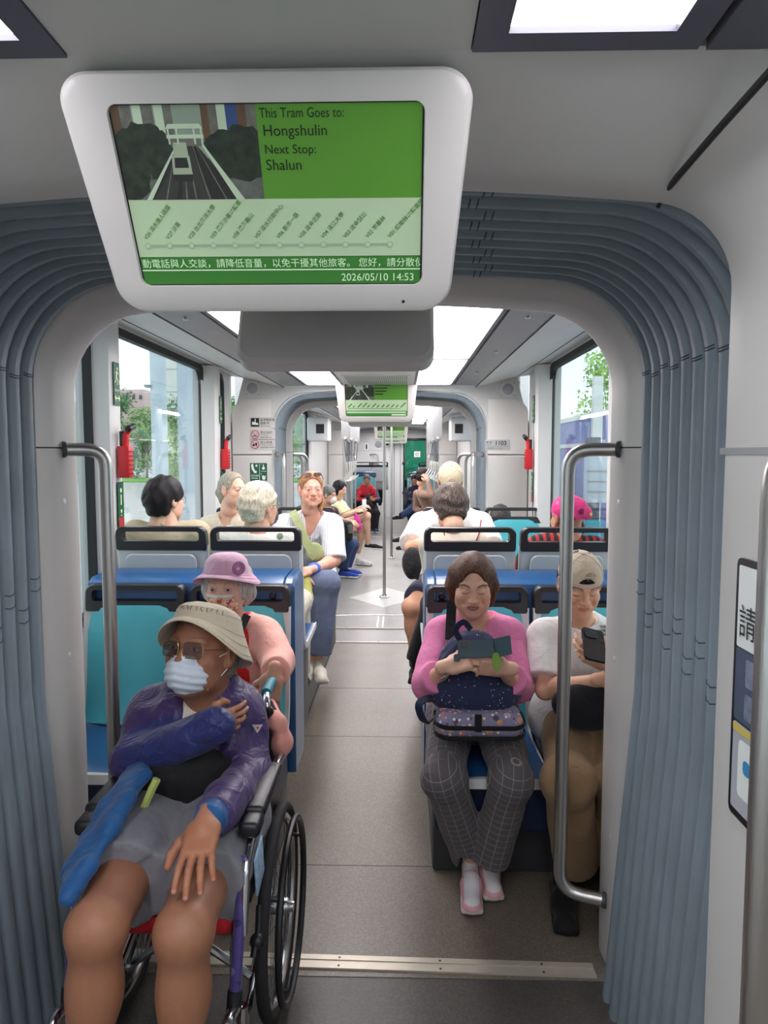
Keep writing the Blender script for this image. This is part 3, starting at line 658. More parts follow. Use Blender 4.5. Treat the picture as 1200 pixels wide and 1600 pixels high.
def screen_unit(M, label, detail=2):
    """local frame: x across, y up the tilted face, z out of the face; origin at the middle of the lower housing edge"""
    root = empty('information_screen', (0,0,0), M=M); tag(root, label, 'screen', 'ceiling hung information screens')
    mb = MB(); H = .385
    def outline(s, r=.05):
        wb, wt = .306-s, .335-s
        pts = rrect(-wb, s, wb, H-s, (r, .045, .045, r), 8)
        return [(x*(1+(wt/wb-1)*(y/H)), y + .018*(1-(x/wb)**2)*(1 if y > H*.6 else 0)) for x, y in pts]
    rows = [[(x, y, 0.) for x, y in outline(.012)], [(x, y, -.004) for x, y in outline(.004)], [(x, y, -.012) for x, y in outline(.0)], [(x, y, -.045) for x, y in outline(.002)], [(x, y+.02, -.075) for x, y in outline(.03)]]
    mb.loft(rows, close=True); k = len(rows[0])
    sx0, sx1, sy0, sy1 = -.256, .256, .052, .345
    hole = rrect(sx0, sy0, sx1, sy1, (.016,)*4, 8)
    base = mb.n; mb.add([(x, y, 0.) for x, y in hole]+[(x*.995, y, -.008) for x, y in hole], [(i, (i+1) % k, k+(i+1) % k, k+i) for i in range(k)])
    mb.F += [(i, (i+1) % k, base+(i+1) % k, base+i) for i in range(k)]; mb.I += [0]*k
    mb.F.append(tuple(range(base-k, base))); mb.I.append(0)
    mb.build('housing', HOUS, root, M=M, sharp=35)
    # neck up to the ceiling
    mb = MB(); mb.box((-.29, .12, -.24), (.29, .36, -.06), .03); mb.build('ceiling_mount', HOUS, root, M=M)
    # display
    ds = MB(); wd, hg = sx1-sx0, sy1-sy0; z0 = -.006
    ds.prism(hole, (z0-.004, z0-.001), 2)
    d = ds.build('display', BLACKP, root, M=M)
    def rect(mb, u0, v0, u1, v1, z=.0): mb.add([(sx0+u*wd, sy0+v*hg, z0+z) for u, v in ((u0, v0), (u1, v0), (u1, v1), (u0, v1))], [(0, 1, 2, 3)])
    e = .008
    g = MB(); rect(g, .468, .505, 1-e, 1-e); g.build('route_panel', SCRG, d, M=M)
    g = MB(); rect(g, e, .175, 1-e, .505); g.build('map_panel', SCRP, d, M=M)
    g = MB(); rect(g, e, .10, 1-e, .172); rect(g, e, e, 1-e, .088); g.mi(1); rect(g, e, .09, 1-e, .098); g.build('ticker_panel', [SCRD, SCRW], d, M=M)
    # picture of an elevated railway between trees
    g = MB(); pm = ['sky','bldg','tree','street','track','pale','train','dark','blue','brown']; ix = {n: i for i, n in enumerate(pm)}
    def poly(n, pts, z): g.mi(ix[n]); g.add([(sx0+(e+u*(.468-e))*wd, sy0+(.505+v*(.495-e))*hg, z0+z) for u, v in pts], [tuple(range(len(pts)))])
    poly('sky', [(0, 0), (1, 0), (1, 1), (0, 1)], 0)
    rg = random.Random(5)
    for u0, u1, n in ((0, .06, 'brown'), (.06, .14, 'bldg'), (.15, .21, 'pale'), (.21, .29, 'bldg'), (.30, .36, 'pale'), (.36, .42, 'bldg'), (.62, .67, 'brown'), (.67, .73, 'bldg'), (.73, .79, 'pale'), (.79, .87, 'blue'), (.87, .93, 'brown'), (.93, 1, 'bldg')): poly(n, [(u0, .6), (u1, .6), (u1, 1), (u0, 1)], .0002)
    def blob(n, cu, cv, ru, rv, z):
        poly(n, [(min(1, max(0, cu+ru*math.cos(a)*rg.uniform(.85, 1.1))), min(1, max(0, cv+rv*math.sin(a)*rg.uniform(.85, 1.1)))) for a in np.linspace(0, 2*PI, 23)[:-1]], z)
    poly('street', [(0, 0), (1, 0), (1, .45), (0, .45)], .0003)
    for c in ((.08, .5, .16, .28), (.2, .6, .16, .25), (.3, .55, .1, .2), (.05, .25, .14, .25), (.75, .55, .14, .2), (.9, .55, .16, .25), (.88, .35, .2, .15), (.28, .35, .1, .15)): blob('tree', *c, .0004+rg.random()*.00004)
    poly('dark', [(.17, .0), (.84, 0), (.52, .68), (.44, .68)], .0006)
    poly('track', [(.40, 0), (.62, 0), (.505, .64), (.475, .64)], .0007); poly('track', [(.20, 0), (.36, 0), (.43, .4), (.38, .4)], .0007)
    poly('pale', [(.14, 0), (.18, 0), (.42, .58), (.41, .58)], .0008); poly('pale', [(.80, 0), (.86, 0), (.60, .62), (.585, .62)], .0008)
    for a, b in ((.43, .47), (.60, .525), (.72, .545), (.28, .42), (.50, .485)): poly('bldg', [(a, 0), (a+.012, 0), (b+.004, .62), (b, .62)], .0009)
    poly('train', [(.37, .30), (.50, .30), (.49, .62), (.40, .62)], .001); poly('train', [(.365, .28), (.505, .28), (.50, .48), (.375, .48)], .0011); poly('dark', [(.385, .35), (.485, .35), (.48, .46), (.392, .46)], .0012); poly('dark', [(.37, .2), (.50, .2), (.505, .28), (.365, .28)], .0011)
    poly('pale', [(.36, .66), (.62, .66), (.62, .70), (.36, .70)], .0010); poly('pale', [(.36, .76), (.62, .76), (.60, .81), (.38, .81)], .0010); poly('bldg', [(.38, .58), (.60, .58), (.60, .66), (.38, .66)], .0009)
    for u in (.37, .43, .55, .60): poly('pale', [(u, .6), (u+.012, .6), (u+.012, .78), (u, .78)], .00105)
    g.build('picture', [PH[n] for n in pm], d, M=M, smooth=False, recalc=False)
    if detail:
        T = MB()
        def line(s, u, v, size, mb=None, al='LEFT', sx=1, rot=0, z=.0012, bold=0.): text_mesh(s, size, mb if mb is not None else T, M @ Matrix.Translation((sx0+u*wd, sy0+v*hg, z0+z)) @ Matrix.Rotation(rot, 4, 'Z'), 0, al, sx, bold)
        line('This Tram Goes to:', .478, .925, .0205, sx=.84); line('Hongshulin', .484, .835, .0235); line('Next Stop:', .484, .745, .0195); line('Shalun', .484, .66, .0235)
        V = np.concatenate(T.V); tm = link_mesh('route_text', V, T.F, SCRT, d, smooth=False)
        T = MB(); line('動電話與人交談，請降低音量，以免干擾其他旅客。 您好，請分散使', .012, .115, .0168, sx=1.); line('2026/05/10 14:53', .972, .025, .0188, al='RIGHT')
        Vn = np.concatenate(T.V); x_loc = (np.c_[Vn, np.ones(len(Vn))] @ np.array(M.inverted()).T)[:, 0]
        keep = [f for f in T.F if max(x_loc[i] for i in f) < sx1-.003]
        link_mesh('ticker_text', Vn, keep, SCRW, d, smooth=False)
        T = MB(); names = ['V26 淡水漁人碼頭', 'V27 沙崙', 'V28 台北海洋大學', 'V09 濱海沙崙⇌轉乘', 'V08 濱海義山', 'V07 淡水行政中心', 'V06 新市一路', 'V05 淡金北新', 'V04 淡江大學', 'V03 淡金鄧公', 'V02 竿蓁林', 'V01 紅樹林⇌轉乘捷運']
        D = MB()
        for i, nme in enumerate(names):
            u = .045+.842*i/11; line(nme, u, .278, .0096, rot=R(46), bold=.0001)
            c = (sx0+u*wd, sy0+.243*hg)
            D.mi(0).add([(c[0]+.0042*math.cos(a), c[1]+.0042*math.sin(a), z0+.0016) for a in np.linspace(0, 2*PI, 15)[:-1]], [tuple(range(14))])
            D.mi(1).add([(c[0]+.0055*math.cos(a), c[1]+.0055*math.sin(a), z0+.0014) for a in np.linspace(0, 2*PI, 15)[:-1]], [tuple(range(14))])
        D.mi(1); rect(D, .045, .236, .887, .250, .0011)
        link_mesh('stop_names', np.concatenate(T.V), T.F, SCRM, d, smooth=False)
        D.build('route_line', [SCRP, SCRL], d, M=M, smooth=False, recalc=False)
    else:
        D = MB(); rect(D, .045, .236, .887, .250, .0011)
        for i in range(12):
            u = .045+.842*i/11; c = np.array((sx0+u*wd, sy0+.28*hg)); dx = np.array((math.cos(R(46)), math.sin(R(46)))); l = (.045, .02, .05, .055, .03, .05, .03, .035, .035, .035, .03, .06)[i]; q = np.array((-dx[1], dx[0]))*.005
            D.add([(*(c-q), z0+.0012), (*(c+dx*l-q), z0+.0012), (*(c+dx*l+q), z0+.0012), (*(c+q), z0+.0012)], [(0, 1, 2, 3)])
        for v, s in ((.93, .25), (.84, .2), (.75, .18), (.665, .13)): D.mi(1); rect(D, .48, v, .48+s, v+.035, .0012)
        D.mi(2); rect(D, .02, .12, .97, .15, .0012); rect(D, .74, .03, .97, .07, .0012)
        D.build('route_text', [SCRM, SCRT, SCRW], d, M=M, smooth=False, recalc=False)
    # status light and back details
    mb = MB(); mb.lathe([(0, .0015), (.0028, .001), (.003, -.001)], Matrix.Translation((.222, .022, 0)), 10); mb.build('status_light', BLACKP, root, M=M)
    return root
def screen_M(y, z, tilt, x=0., flip=False):
    t = R(tilt); up = (0, -math.sin(t), math.cos(t)) if not flip else (0, math.sin(t), math.cos(t))
    return frame_M((x, y, z), (1, 0, 0) if not flip else (-1, 0, 0), up)
screen_unit(Matrix.Translation((.019, 0, .16)) @ Matrix.Scale(.9, 4) @ screen_M(1.37, 1.862, 31, -.03), 'big information screen hanging close to the camera, showing the route in green')
# twin unit behind the first gangway, its back to us
def screen_back(y, z, label):
    M = screen_M(y, z, 24, -.02, True); root = empty('information_screen', (0,0,0), M=M); tag(root, label, 'screen', 'ceiling hung information screens')
    mb = MB(); H = .36
    def out(s, r=.05): return rrect(-.31+s, s, .31-s, H-s, (r, .03, .03, r), 8)
    mb.loft([[(x, y_, .02) for x, y_ in out(.02)], [(x, y_, 0.) for x, y_ in out(0)], [(x, y_, -.05) for x, y_ in out(0)], [(x, y_, -.066) for x, y_ in out(.012)], [(x, y_, -.072) for x, y_ in out(.03)]], close=True); k = 36
    mb.F.append(tuple(range(mb.n-k, mb.n))); mb.F.append(tuple(range(k))); mb.I += [0, 0]; mb.build('housing', HOUS, root, M=M, sharp=30)
    mb = MB()
    for x in (-.2, .2): mb.lathe([(0, -.002), (.016, -.0015), (.0185, 0), (.019, .004)], Matrix.Translation((x, .20, -.072)), 18)
    mb.build('screw_cap', HOUS, root, M=M)
    mb = MB(); mb.prism(rrect(-.06, .262, .06, .30, .012), (-.078, -.071), 2); mb.build('vent_slot', GREYPL, root, M=M)
    mb = MB(); mb.box((-.3, .3, -.05), (.3, .45, .2), .02); mb.build('ceiling_mount', HOUS, root, M=M); return root
screen_back(2.32, 1.862, 'pale grey back of a second screen hanging beyond the first gangway')
screen_unit(screen_M(6.05, 1.865, 28, -.02), 'second information screen facing us in front of the second gangway', 0)
screen_back(7.0, 1.865, 'grey screen back just under the second facing screen')
screen_unit(screen_M(13.9, 1.87, 28, -.02), 'small distant green screen over the far aisle, upper of two', 0)
screen_unit(screen_M(18.3, 1.87, 28, .0), 'smallest most distant screen near the cab, lower of two', 0)
# ---------------------------------------------------------------- signs, hammers, speakers and other fittings
def sticker(name, M, wdt, hgt, m, label, cat='sign', group=None, th=.0012):
    """flat print in the local xy plane, origin at its middle"""
    mb = MB(); mb.prism(rrect(-wdt/2, -hgt/2, wdt/2, hgt/2, min(wdt, hgt)*.04, 2), (0, th), 2, M); o = mb.build(name, m); tag(o, label, cat, group); return o
def TT(o, name, m, M, items, mbx=None):
    mb = MB()
    for it in items: text_mesh(it[0], it[3], mb, M @ Matrix.Translation((it[1], it[2], .0022)), 0, it[4] if len(it) > 4 else 'LEFT', it[5] if len(it) > 5 else 1., .0004*it[3]/.02 if len(it) > 6 else 0)
    if mb.n: link_mesh(name, np.concatenate(mb.V), mb.F, m, o, smooth=False)
def shape(o, name, m, M, polys, z=.0022):
    mb = MB()
    for i, p in enumerate(polys): mb.add([tuple(M @ Vector((a, b, z+.00005*i))) for a, b in p], [tuple(range(len(p)))])
    mb.build(name, m, o, smooth=False, recalc=False)
def circ(cx, cy, r, n=20): return [(cx+r*math.cos(a), cy+r*math.sin(a)) for a in np.linspace(0, 2*PI, n+1)[:-1]]
def ringp(cx, cy, r, t, n=24):
    A = circ(cx, cy, r, n); B = circ(cx, cy, r-t, n); return [[A[i], A[(i+1) % n], B[(i+1) % n], B[i]] for i in range(n)]
def bar(x0, y0, x1, y1, w):
    d = np.array((x1-x0, y1-y0)); d /= np.linalg.norm(d); q = np.array((-d[1], d[0]))*w/2; a, b = np.array((x0, y0)), np.array((x1, y1)); return [tuple(a-q), tuple(b-q), tuple(b+q), tuple(a+q)]
def facing(p): return frame_M(p, (1, 0, 0), (0, 0, 1))      # print on a wall that looks back down the tram
YE = 6.083
def wall_notice(px, py, label, kind, lines):
    c = W(px, py, YE); M = facing((c[0], YE, c[2])); o = sticker('notice_sticker', M, .215, .088, mat('clear_print', (204,201,197), .5), label, 'sign', 'notices on the left end wall')
    x0 = -.062
    if kind == 'cctv':
        shape(o, 'pictogram', BLACKS, M, [[(x0-.035, -.036), (x0+.035, -.036), (x0+.035, .036), (x0-.035, .036)]])
        shape(o, 'camera_symbol', WHITES, M, [[(x0-.026, -.018), (x0+.028, -.022), (x0+.028, -.008), (x0-.022, .008)], bar(x0+.002, .0, x0+.002, .03, .008)], .0026)
    else:
        shape(o, 'pictogram', REDS, M, ringp(x0, 0, .036, .006)+[bar(x0-.025, .025, x0+.025, -.025, .005)])
        if kind == 'smoke': shape(o, 'cigarette_symbol', BLACKS, M, [bar(x0-.02, -.012, x0+.016, -.012, .007), bar(x0+.018, -.004, x0+.014, .014, .003)], .0026)
        else: shape(o, 'food_symbol', BLACKS, M, [circ(x0-.012, -.006, .010), [(x0+.004, -.012), (x0+.016, -.012), (x0+.019, .014), (x0+.001, .014)]], .0026)
    TT(o, 'lettering', BLACKS, M, lines)
wall_notice(410, 660, 'black camera pictogram notice, topmost of three on the left end wall', 'cctv', [('監視攝影機', -.018, .012, .026, 'LEFT', .95), ('錄影中', -.018, -.016, .026), ('CCTV in operation', -.018, -.034, .011)])
wall_notice(410, 679, 'red circle no smoking notice, middle of three on the left end wall', 'smoke', [('禁止吸菸', -.018, .008, .026), ('No Smoking', -.018, -.008, .012), ('違者依法罰款 法令', -.018, -.028, .012)])
wall_notice(410, 694.5, 'red circle no eating or drinking notice, lowest of three on the left end wall', 'food', [('禁止飲食', -.018, .008, .026), ('No Eating or Drinking', -.018, -.008, .012), ('違者依法罰款 大眾捷運法', -.018, -.028, .011)])
for i, (px, py) in enumerate(((525, 688), (525, 694), (525, 700))):
    c = W(px, py, 13.99); M = facing((c[0], 13.99, c[2])); o = sticker('notice_sticker', M, .19, .055, WHITES, 'small far notice %s of three beside the left hand straps' % ('topmost', 'middle', 'lowest')[i], 'sign', 'far notices')
    shape(o, 'pictogram', BLACKS if i == 0 else REDS, M, [circ(-.06, 0, .024)] if i else [[(-.085, -.024), (-.036, -.024), (-.036, .024), (-.085, .024)]])
    shape(o, 'lettering', BLACKS, M, [bar(-.02, .008, .08, .008, .014), bar(-.02, -.014, .05, -.014, .006)])
# green emergency telephone sign
c = W(403, 738, YE-.03); M = facing((c[0], YE, c[2])); o = sticker('emergency_phone_sign', M, .145, .155, GREENS, 'green emergency telephone sign with white handset on the left end wall')
shape(o, 'handset_symbol', WHITES, M, [bar(-.055, .06, -.045, .02, .02), bar(-.06, .062, -.045, .066, .014), bar(-.045, .024, -.03, -.002, .018), bar(-.036, .002, -.016, .004, .02), bar(-.028, .055, -.006, .055, .007), bar(-.017, .066, -.017, .044, .007), bar(.008, .07, .008, -.07, .003), circ(.042, .034, .012), bar(.042, .066, .042, .046, .006), circ(.044, -.05, .014), bar(.028, -.036, .044, -.03, .01), bar(.046, -.04, .062, -.03, .007), bar(.02, .008, .066, .008, .003), bar(.022, -.072, .066, -.072, .003)])
TT(o, 'lettering', WHITES, M, [('緊急通話', -.064, -.035, .017), ('1', .018, .056, .018), ('2', .018, -.02, .018)])
shape(o, 'lettering_rule', WHITES, M, [bar(-.062, -.05, -.006, -.05, .005)])
# number plate 1103
c = W(777, 695, YE); M = facing((c[0], YE, c[2])); o = sticker('car_number_plate', M, .205, .085, mat('plate_metal', (214,216,214), .25, metal=.5), 'silver car number plate 1103 on the right end wall', 'number plate')
TT(o, 'lettering', BLACKS, M, [('1103', -.022, -.002, .050, 'LEFT', 1.0, 1), ('車 號', -.095, .012, .022), ('CAR NO', -.095, -.002, .010), ('◢ 服務專線 02 2181 2345', -.095, -.033, .013)])
shape(o, 'rule', BLACKS, M, [bar(-.095, -.012, .095, -.012, .0015)])
c = W(704.5, 705, 13.99); M = facing((c[0], 13.99, c[2])); o = sticker('car_number_plate', M, .20, .06, WHITES, 'small far number plate beside the right hand straps', 'number plate')
shape(o, 'lettering', BLACKS, M, [bar(x, -.02, x, .02, .012) for x in (-.07, -.04, -.01, .03, .06)])
# pillar fittings: exit sign, emergency hammer, strip label
def pillar_sign(sx, y, z, label, h=.20, run=True):
    M = frame_M((sx*1.152, y, z), (0, -sx, 0), (0, 0, 1)); M = frame_M((sx*1.152, y, z), (0, 1, 0) if sx < 0 else (0, -1, 0), (0, 0, 1))
    o = sticker('exit_sign', M, .07, h, GREENS, label, 'sign', 'green emergency exit signs')
    if run:
        shape(o, 'running_figure', mat('glow_print', (214,226,170), .5), M, [circ(.006, .072, .008, 10), bar(.004, .062, -.006, .03, .013), bar(-.004, .034, .012, .016, .007), bar(.012, .016, .006, -.004, .006), bar(-.006, .032, -.014, .012, .007), bar(-.014, .012, -.026, .006, .006), bar(.002, .058, .02, .046, .005), bar(.002, .058, -.016, .05, .005), bar(.0, -.066, -.026, -.066, .006), bar(-.028, -.066, -.016, -.054, .006), bar(-.028, -.066, -.016, -.078, .006), bar(0, -.066, .026, -.066, .006), bar(.028, -.066, .016, -.054, .006), bar(.028, -.066, .016, -.078, .006)])
        TT(o, 'lettering', MATS['glow_print'], M, [('緊急安全門', -.029, -.034, .0118)])
    else:
        shape(o, 'symbols', MATS['glow_print'], M, [circ(0, .07, .012, 8), bar(0, .05, 0, .0, .012), circ(0, -.03, .010, 8), bar(-.01, -.05, .01, -.05, .006)])
        shape(o, 'red_strip', REDS, M, [[(-.03, -h/2+.005), (.03, -h/2+.005), (.03, -h/2+.05), (-.03, -h/2+.05)]])
    return o
def hammer(sx, y, z, label):
    r = empty('emergency_hammer', (sx*1.15, y, z)); tag(r, label, 'emergency hammer', 'red emergency hammers'); x = sx*1.15
    k = -sx
    mb = MB(); mb.box((min(x, x+k*.055), y-.028, z-.13), (max(x, x+k*.055), y+.028, z+.02), .006)
    mb.build('holder', RED, r)
    mb = MB()
    for i in range(6): zz = z-.115+i*.021; mb.box((min(x+k*.05, x+k*.058), y-.024, zz), (max(x+k*.05, x+k*.058), y+.024, zz+.007))
    mb.build('holder_ribs', mat('dark_red', (120,16,24), .5), r)
    mb = MB(); mb.tube(spline([(x+k*.03, y, z-.06), (x+k*.03, y, z+.03), (x+k*.034, y, z+.075), (x+k*.05, y, z+.10)]), [.016]*10+[.017]*6+[.015]*9, 10); mb.build('hammer_handle', RED, r)
    mb = MB(); mb.tube([(x+k*.055, y-.035, z+.098), (x+k*.055, y-.03, z+.10), (x+k*.055, y+.04, z+.115), (x+k*.055, y+.052, z+.117)], [.008, .016, .016, .006], 10); mb.box((min(x+k*.005, x+k*.03), y-.012, z+.0), (max(x+k*.005, x+k*.03), y+.012, z+.09), .004); mb.build('hammer_head', BLACKP, r); return r
for sx, y, nm, where in ((-1, 3.37, 'left', 'nearer left window pillar'), (-1, 5.33, 'left', 'farther left window pillar'), (1, 5.33, 'right', 'right window pillar')):
    pillar_sign(sx, y+.035, 1.93, 'green running figure exit sign on the %s' % where)
    hammer(sx, y+.04, 1.62, 'red emergency hammer in its holder on the %s' % where)
    pillar_sign(sx, y+.045, 1.36, 'narrow green and red instruction strip below the hammer on the %s' % where, .22, False)
# loudspeakers on the end walls
for sx, px, py in ((-1, 394, 606.5), (1, 794, 608)):
    c = W(px, py, 6.10); r = empty('wall_loudspeaker', (c[0], 6.118, c[2])); tag(r, 'square wall loudspeaker high on the %s end wall' % ('left' if sx < 0 else 'right'), 'loudspeaker', 'end wall loudspeakers')
    M = facing((c[0], 6.118, c[2])); mb = MB(); mb.prism(rrect(-.062, -.062, .062, .062, .018), (0, .012), 2, M); mb.build('plate', WHITE, r)
    mb = MB(); mb.lathe([(0, .020), (.025, .019), (.04, .016), (.046, .012)], M, 24); mb.build('grille', mat('speaker_grille', (168,168,176), .6, bump=.6, bscale=900), r)
    for a in (-1, 1):
        for b in (-1, 1): q = MB(); q.lathe([(0, .0155), (.005, .015), (.006, .011)], M @ Matrix.Translation((a*.05, b*.05, 0)), 8); q.build('screw', GREYPL, r)
    # door header box beside it
# dome camera and smoke detector on the ceiling
c = WZ(502, 613, 2.15); r = empty('dome_camera', (c[0], c[1], 2.16)); tag(r, 'small dome security camera on the ceiling by the left lamp panel', 'security camera')
mb = MB(); mb.lathe([(.075, .005), (.075, -.02), (.065, -.032), (.045, -.036)], Matrix.Translation(r.location), 24); mb.build('housing', GREYPL, r)
mb = MB(); mb.sphere((c[0], c[1]-.0, 2.13), (.042, .042, .035)); mb.build('dome', mat('smoked_dome', (30,30,34), .12), r)
c = W(761, 463, 2.55); r = empty('smoke_detector', (c[0], c[1], c[2])); tag(r, 'grey smoke detector hanging above the right lamp panel', 'smoke detector')
mb = MB(); mb.box((c[0]-.055, c[1]-.04, c[2]-.012), (c[0]+.055, c[1]+.04, c[2]+.06), .006); mb.build('housing', GREYPL, r)
mb = MB(); mb.sphere((c[0]-.005, c[1], c[2]-.014), (.028, .028, .018)); mb.build('sensor', WHITES, r)
# notice panel beside the near handrail
M = frame_M((.788, 1.13, 1.19), (0, -1, 0), (0, 0, 1)); o = sticker('notice_poster', M, .30, .46, BLACKP, 'framed notice panel at the right edge behind the thick steel handrail', 'notice panel', th=.006)
def pan(name, m, u0, v0, u1, v1, z=.0075, r_=.004): mb = MB(); mb.prism(rrect(u0, v0, u1, v1, r_, 3), (.006, z), 2, M); mb.build(name, m, o)
pan('poster_header', WHITES, -.138, .075, .14, .218); pan('poster_picture', mat('poster_slate', (74,88,108), .5), -.138, -.055, .14, .072); pan('poster_body', mat('poster_grey', (176,178,184), .5), -.138, -.215, .14, -.06)
pan('poster_frame_line', mat('poster_yellow', (214,190,96), .5), -.138, -.075, .14, -.062, .0082, .001)
for v0, v1 in ((-.045, .0), (.012, .06)): pan('poster_photo', mat('poster_photo_tone', (120,130,150), .5, vary=.3, vscale=60), -.10, v0, .13, v1, .0082)
pan('poster_tile', WHITES, -.115, -.185, -.045, -.085, .0082, .01); pan('poster_icon', mat('poster_blue', (60,140,190), .5), -.095, -.14, -.07, -.115, .009, .008)
TT(o, 'lettering', BLACKS, M @ Matrix.Translation((0, 0, .008)), [('請', -.128, .10, .062), ('勿倚靠', -.05, .10, .05)])
# ---------------------------------------------------------------- hand straps
STRAP = mat('strap_belt', (96,98,100), .7); STRAPW = mat('strap_handle', (206,204,196), .4)
def strap_proto():
    r = empty('hand_strap', (0,0,0)); tag(r, 'x', 'hand strap', 'hand straps')
    mb = MB(); mb.box((-.004, -.014, -.36), (.004, .014, 0)); mb.build('belt', STRAP, r)
    mb = MB(); mb.box((-.009, -.018, -.38), (.009, .018, -.26), .004); mb.build('sleeve', STRAPW, r)
    mb = MB(); mb.tube(fillet([(-.0, 0, -.375), (-.065, 0, -.475), (.065, 0, -.475), (0, 0, -.375), (-.0, 0, -.375)], .03, 6), .009, 8, close=False); mb.build('handle', STRAPW, r, smooth=True); return r
SP = strap_proto(); first = True
for sx, px, nm in ((-1, 545, 'left'), (1, 681, 'right')):
    xb = sx*.43 if sx < 0 else .58
    r = empty('strap_rail', (xb, 8.6, 1.9)); tag(r, 'grey hanging rail carrying the %s hand straps' % nm, 'strap rail', 'strap rails')
    for y in (8.0, 8.9, 9.8): mb = MB(); mb.prism(rrect(-.05, -.21, .05, .21, (.045, .01, .01, .045)), (y-.008, y+.008), 1, Matrix.Translation((xb, 0, 1.955))); mb.build('hanger', GREYPL, r)
    mb = MB(); mb.tube([(xb, 7.9, 1.78), (xb, 10.2, 1.78)], .016, 10); mb.build('bar', STRAPW, r, smooth=True)
    for i, y in enumerate((8.05, 8.5, 8.95, 9.4, 9.85)):
        M = Matrix.Translation((xb+(i-2)*.012, y, 1.775)) @ Matrix.Rotation(R(-6+3*i), 4, 'Y')
        lab = 'hand strap %s on the %s rail' % (('nearest', 'second nearest', 'in the middle', 'second farthest', 'farthest')[i], nm)
        if first: move(SP, M); SP['label'] = lab; first = False
        else: copy_tree(SP, M)['label'] = lab
# display boxes above the far doors, rear cabinets
for sx in (-1, 1):
    r = empty('display_box', (sx*1.08, 10.9, 1.95)); tag(r, 'white box with a small dark display high on the far %s wall' % ('left' if sx < 0 else 'right'), 'display box', 'display boxes')
    mb = MB(); mb.box((sx*1.08-.16, 10.9, 1.80), (sx*1.08+.16, 11.4, 2.16), .03); mb.build('housing', WHITE, r)
    mb = MB(); mb.box((sx*1.04-.06, 10.894, 1.915), (sx*1.04+.06, 10.90, 2.055)); mb.build('display', mat('dark_display', (44,36,34), .3, vary=.3, vscale=14), r)
# clock and camera symbols on the cab wall
mb = MB(); mb.lathe([(0, .03), (.05, .03), (.075, .02), (.08, 0)], facing((-.42, 18.59, 1.86)), 20); o = mb.build('cab_loudspeaker', GREYPL); tag(o, 'round grey loudspeaker on the far cab wall', 'loudspeaker')
o = sticker('notice_sticker', facing((-.20, 18.59, 1.86)), .16, .10, WHITES, 'small camera notice on the far cab wall'); shape(o, 'pictogram', BLACKS, facing((-.20, 18.59, 1.86)), [[(-.05, -.03), (.05, -.03), (.05, .03), (-.05, .03)]])
o = sticker('notice_sticker', facing((-.72, 18.59, 1.80)), .10, .16, WHITES, 'upright dark symbol notice left of the cab wall loudspeaker'); shape(o, 'pictogram', BLACKS, facing((-.72, 18.59, 1.80)), [[(-.02, -.06), (.02, -.06), (.02, .06), (-.02, .06)]])
# ---------------------------------------------------------------- outside the windows
ASPH = mat('wet_asphalt', (182,184,184), .35, vary=.15, vscale=1.2); GRASS = mat('grass_verge', (104,164,62), .8, vary=.25, vscale=3, bump=.8, bscale=30); PAVE = mat('pale_paving', (176,172,164), .5, vary=.1, vscale=2)
mb = MB(); mb.box((-80, -30, -.6), (80, 120, -.5)); struct(mb.build('ground', ASPH), 'wet grey road outside')
def ground_strip(name, pts, z, m, label): mb = MB(); mb.prism(pts, (z-.1, z), 2); return struct(mb.build(name, m), label)
ground_strip('lawn', [(-90, 54), (-2, 54), (-2, 62), (-90, 62)], -.40, GRASS, 'grass verge beyond the road on the left')
ground_strip('lawn.001', [(6, 44), (60, 44), (60, 56), (8, 56)], -.38, GRASS, 'lawn on the right'); ground_strip('path', [(5, 41.5), (60, 41.5), (60, 44), (6, 44)], -.36, PAVE, 'paved edge on the right')
LEAVES = [mat('leaf_light', (170,206,100), .6, vary=.25, vscale=.8), mat('leaf_mid', (128,178,80), .6, vary=.25, vscale=.8), mat('leaf_dark', (84,134,78), .6, vary=.25, vscale=.8)]; BARK = mat('bark', (96,86,74), .9, vary=.2, bump=.5, bscale=40)
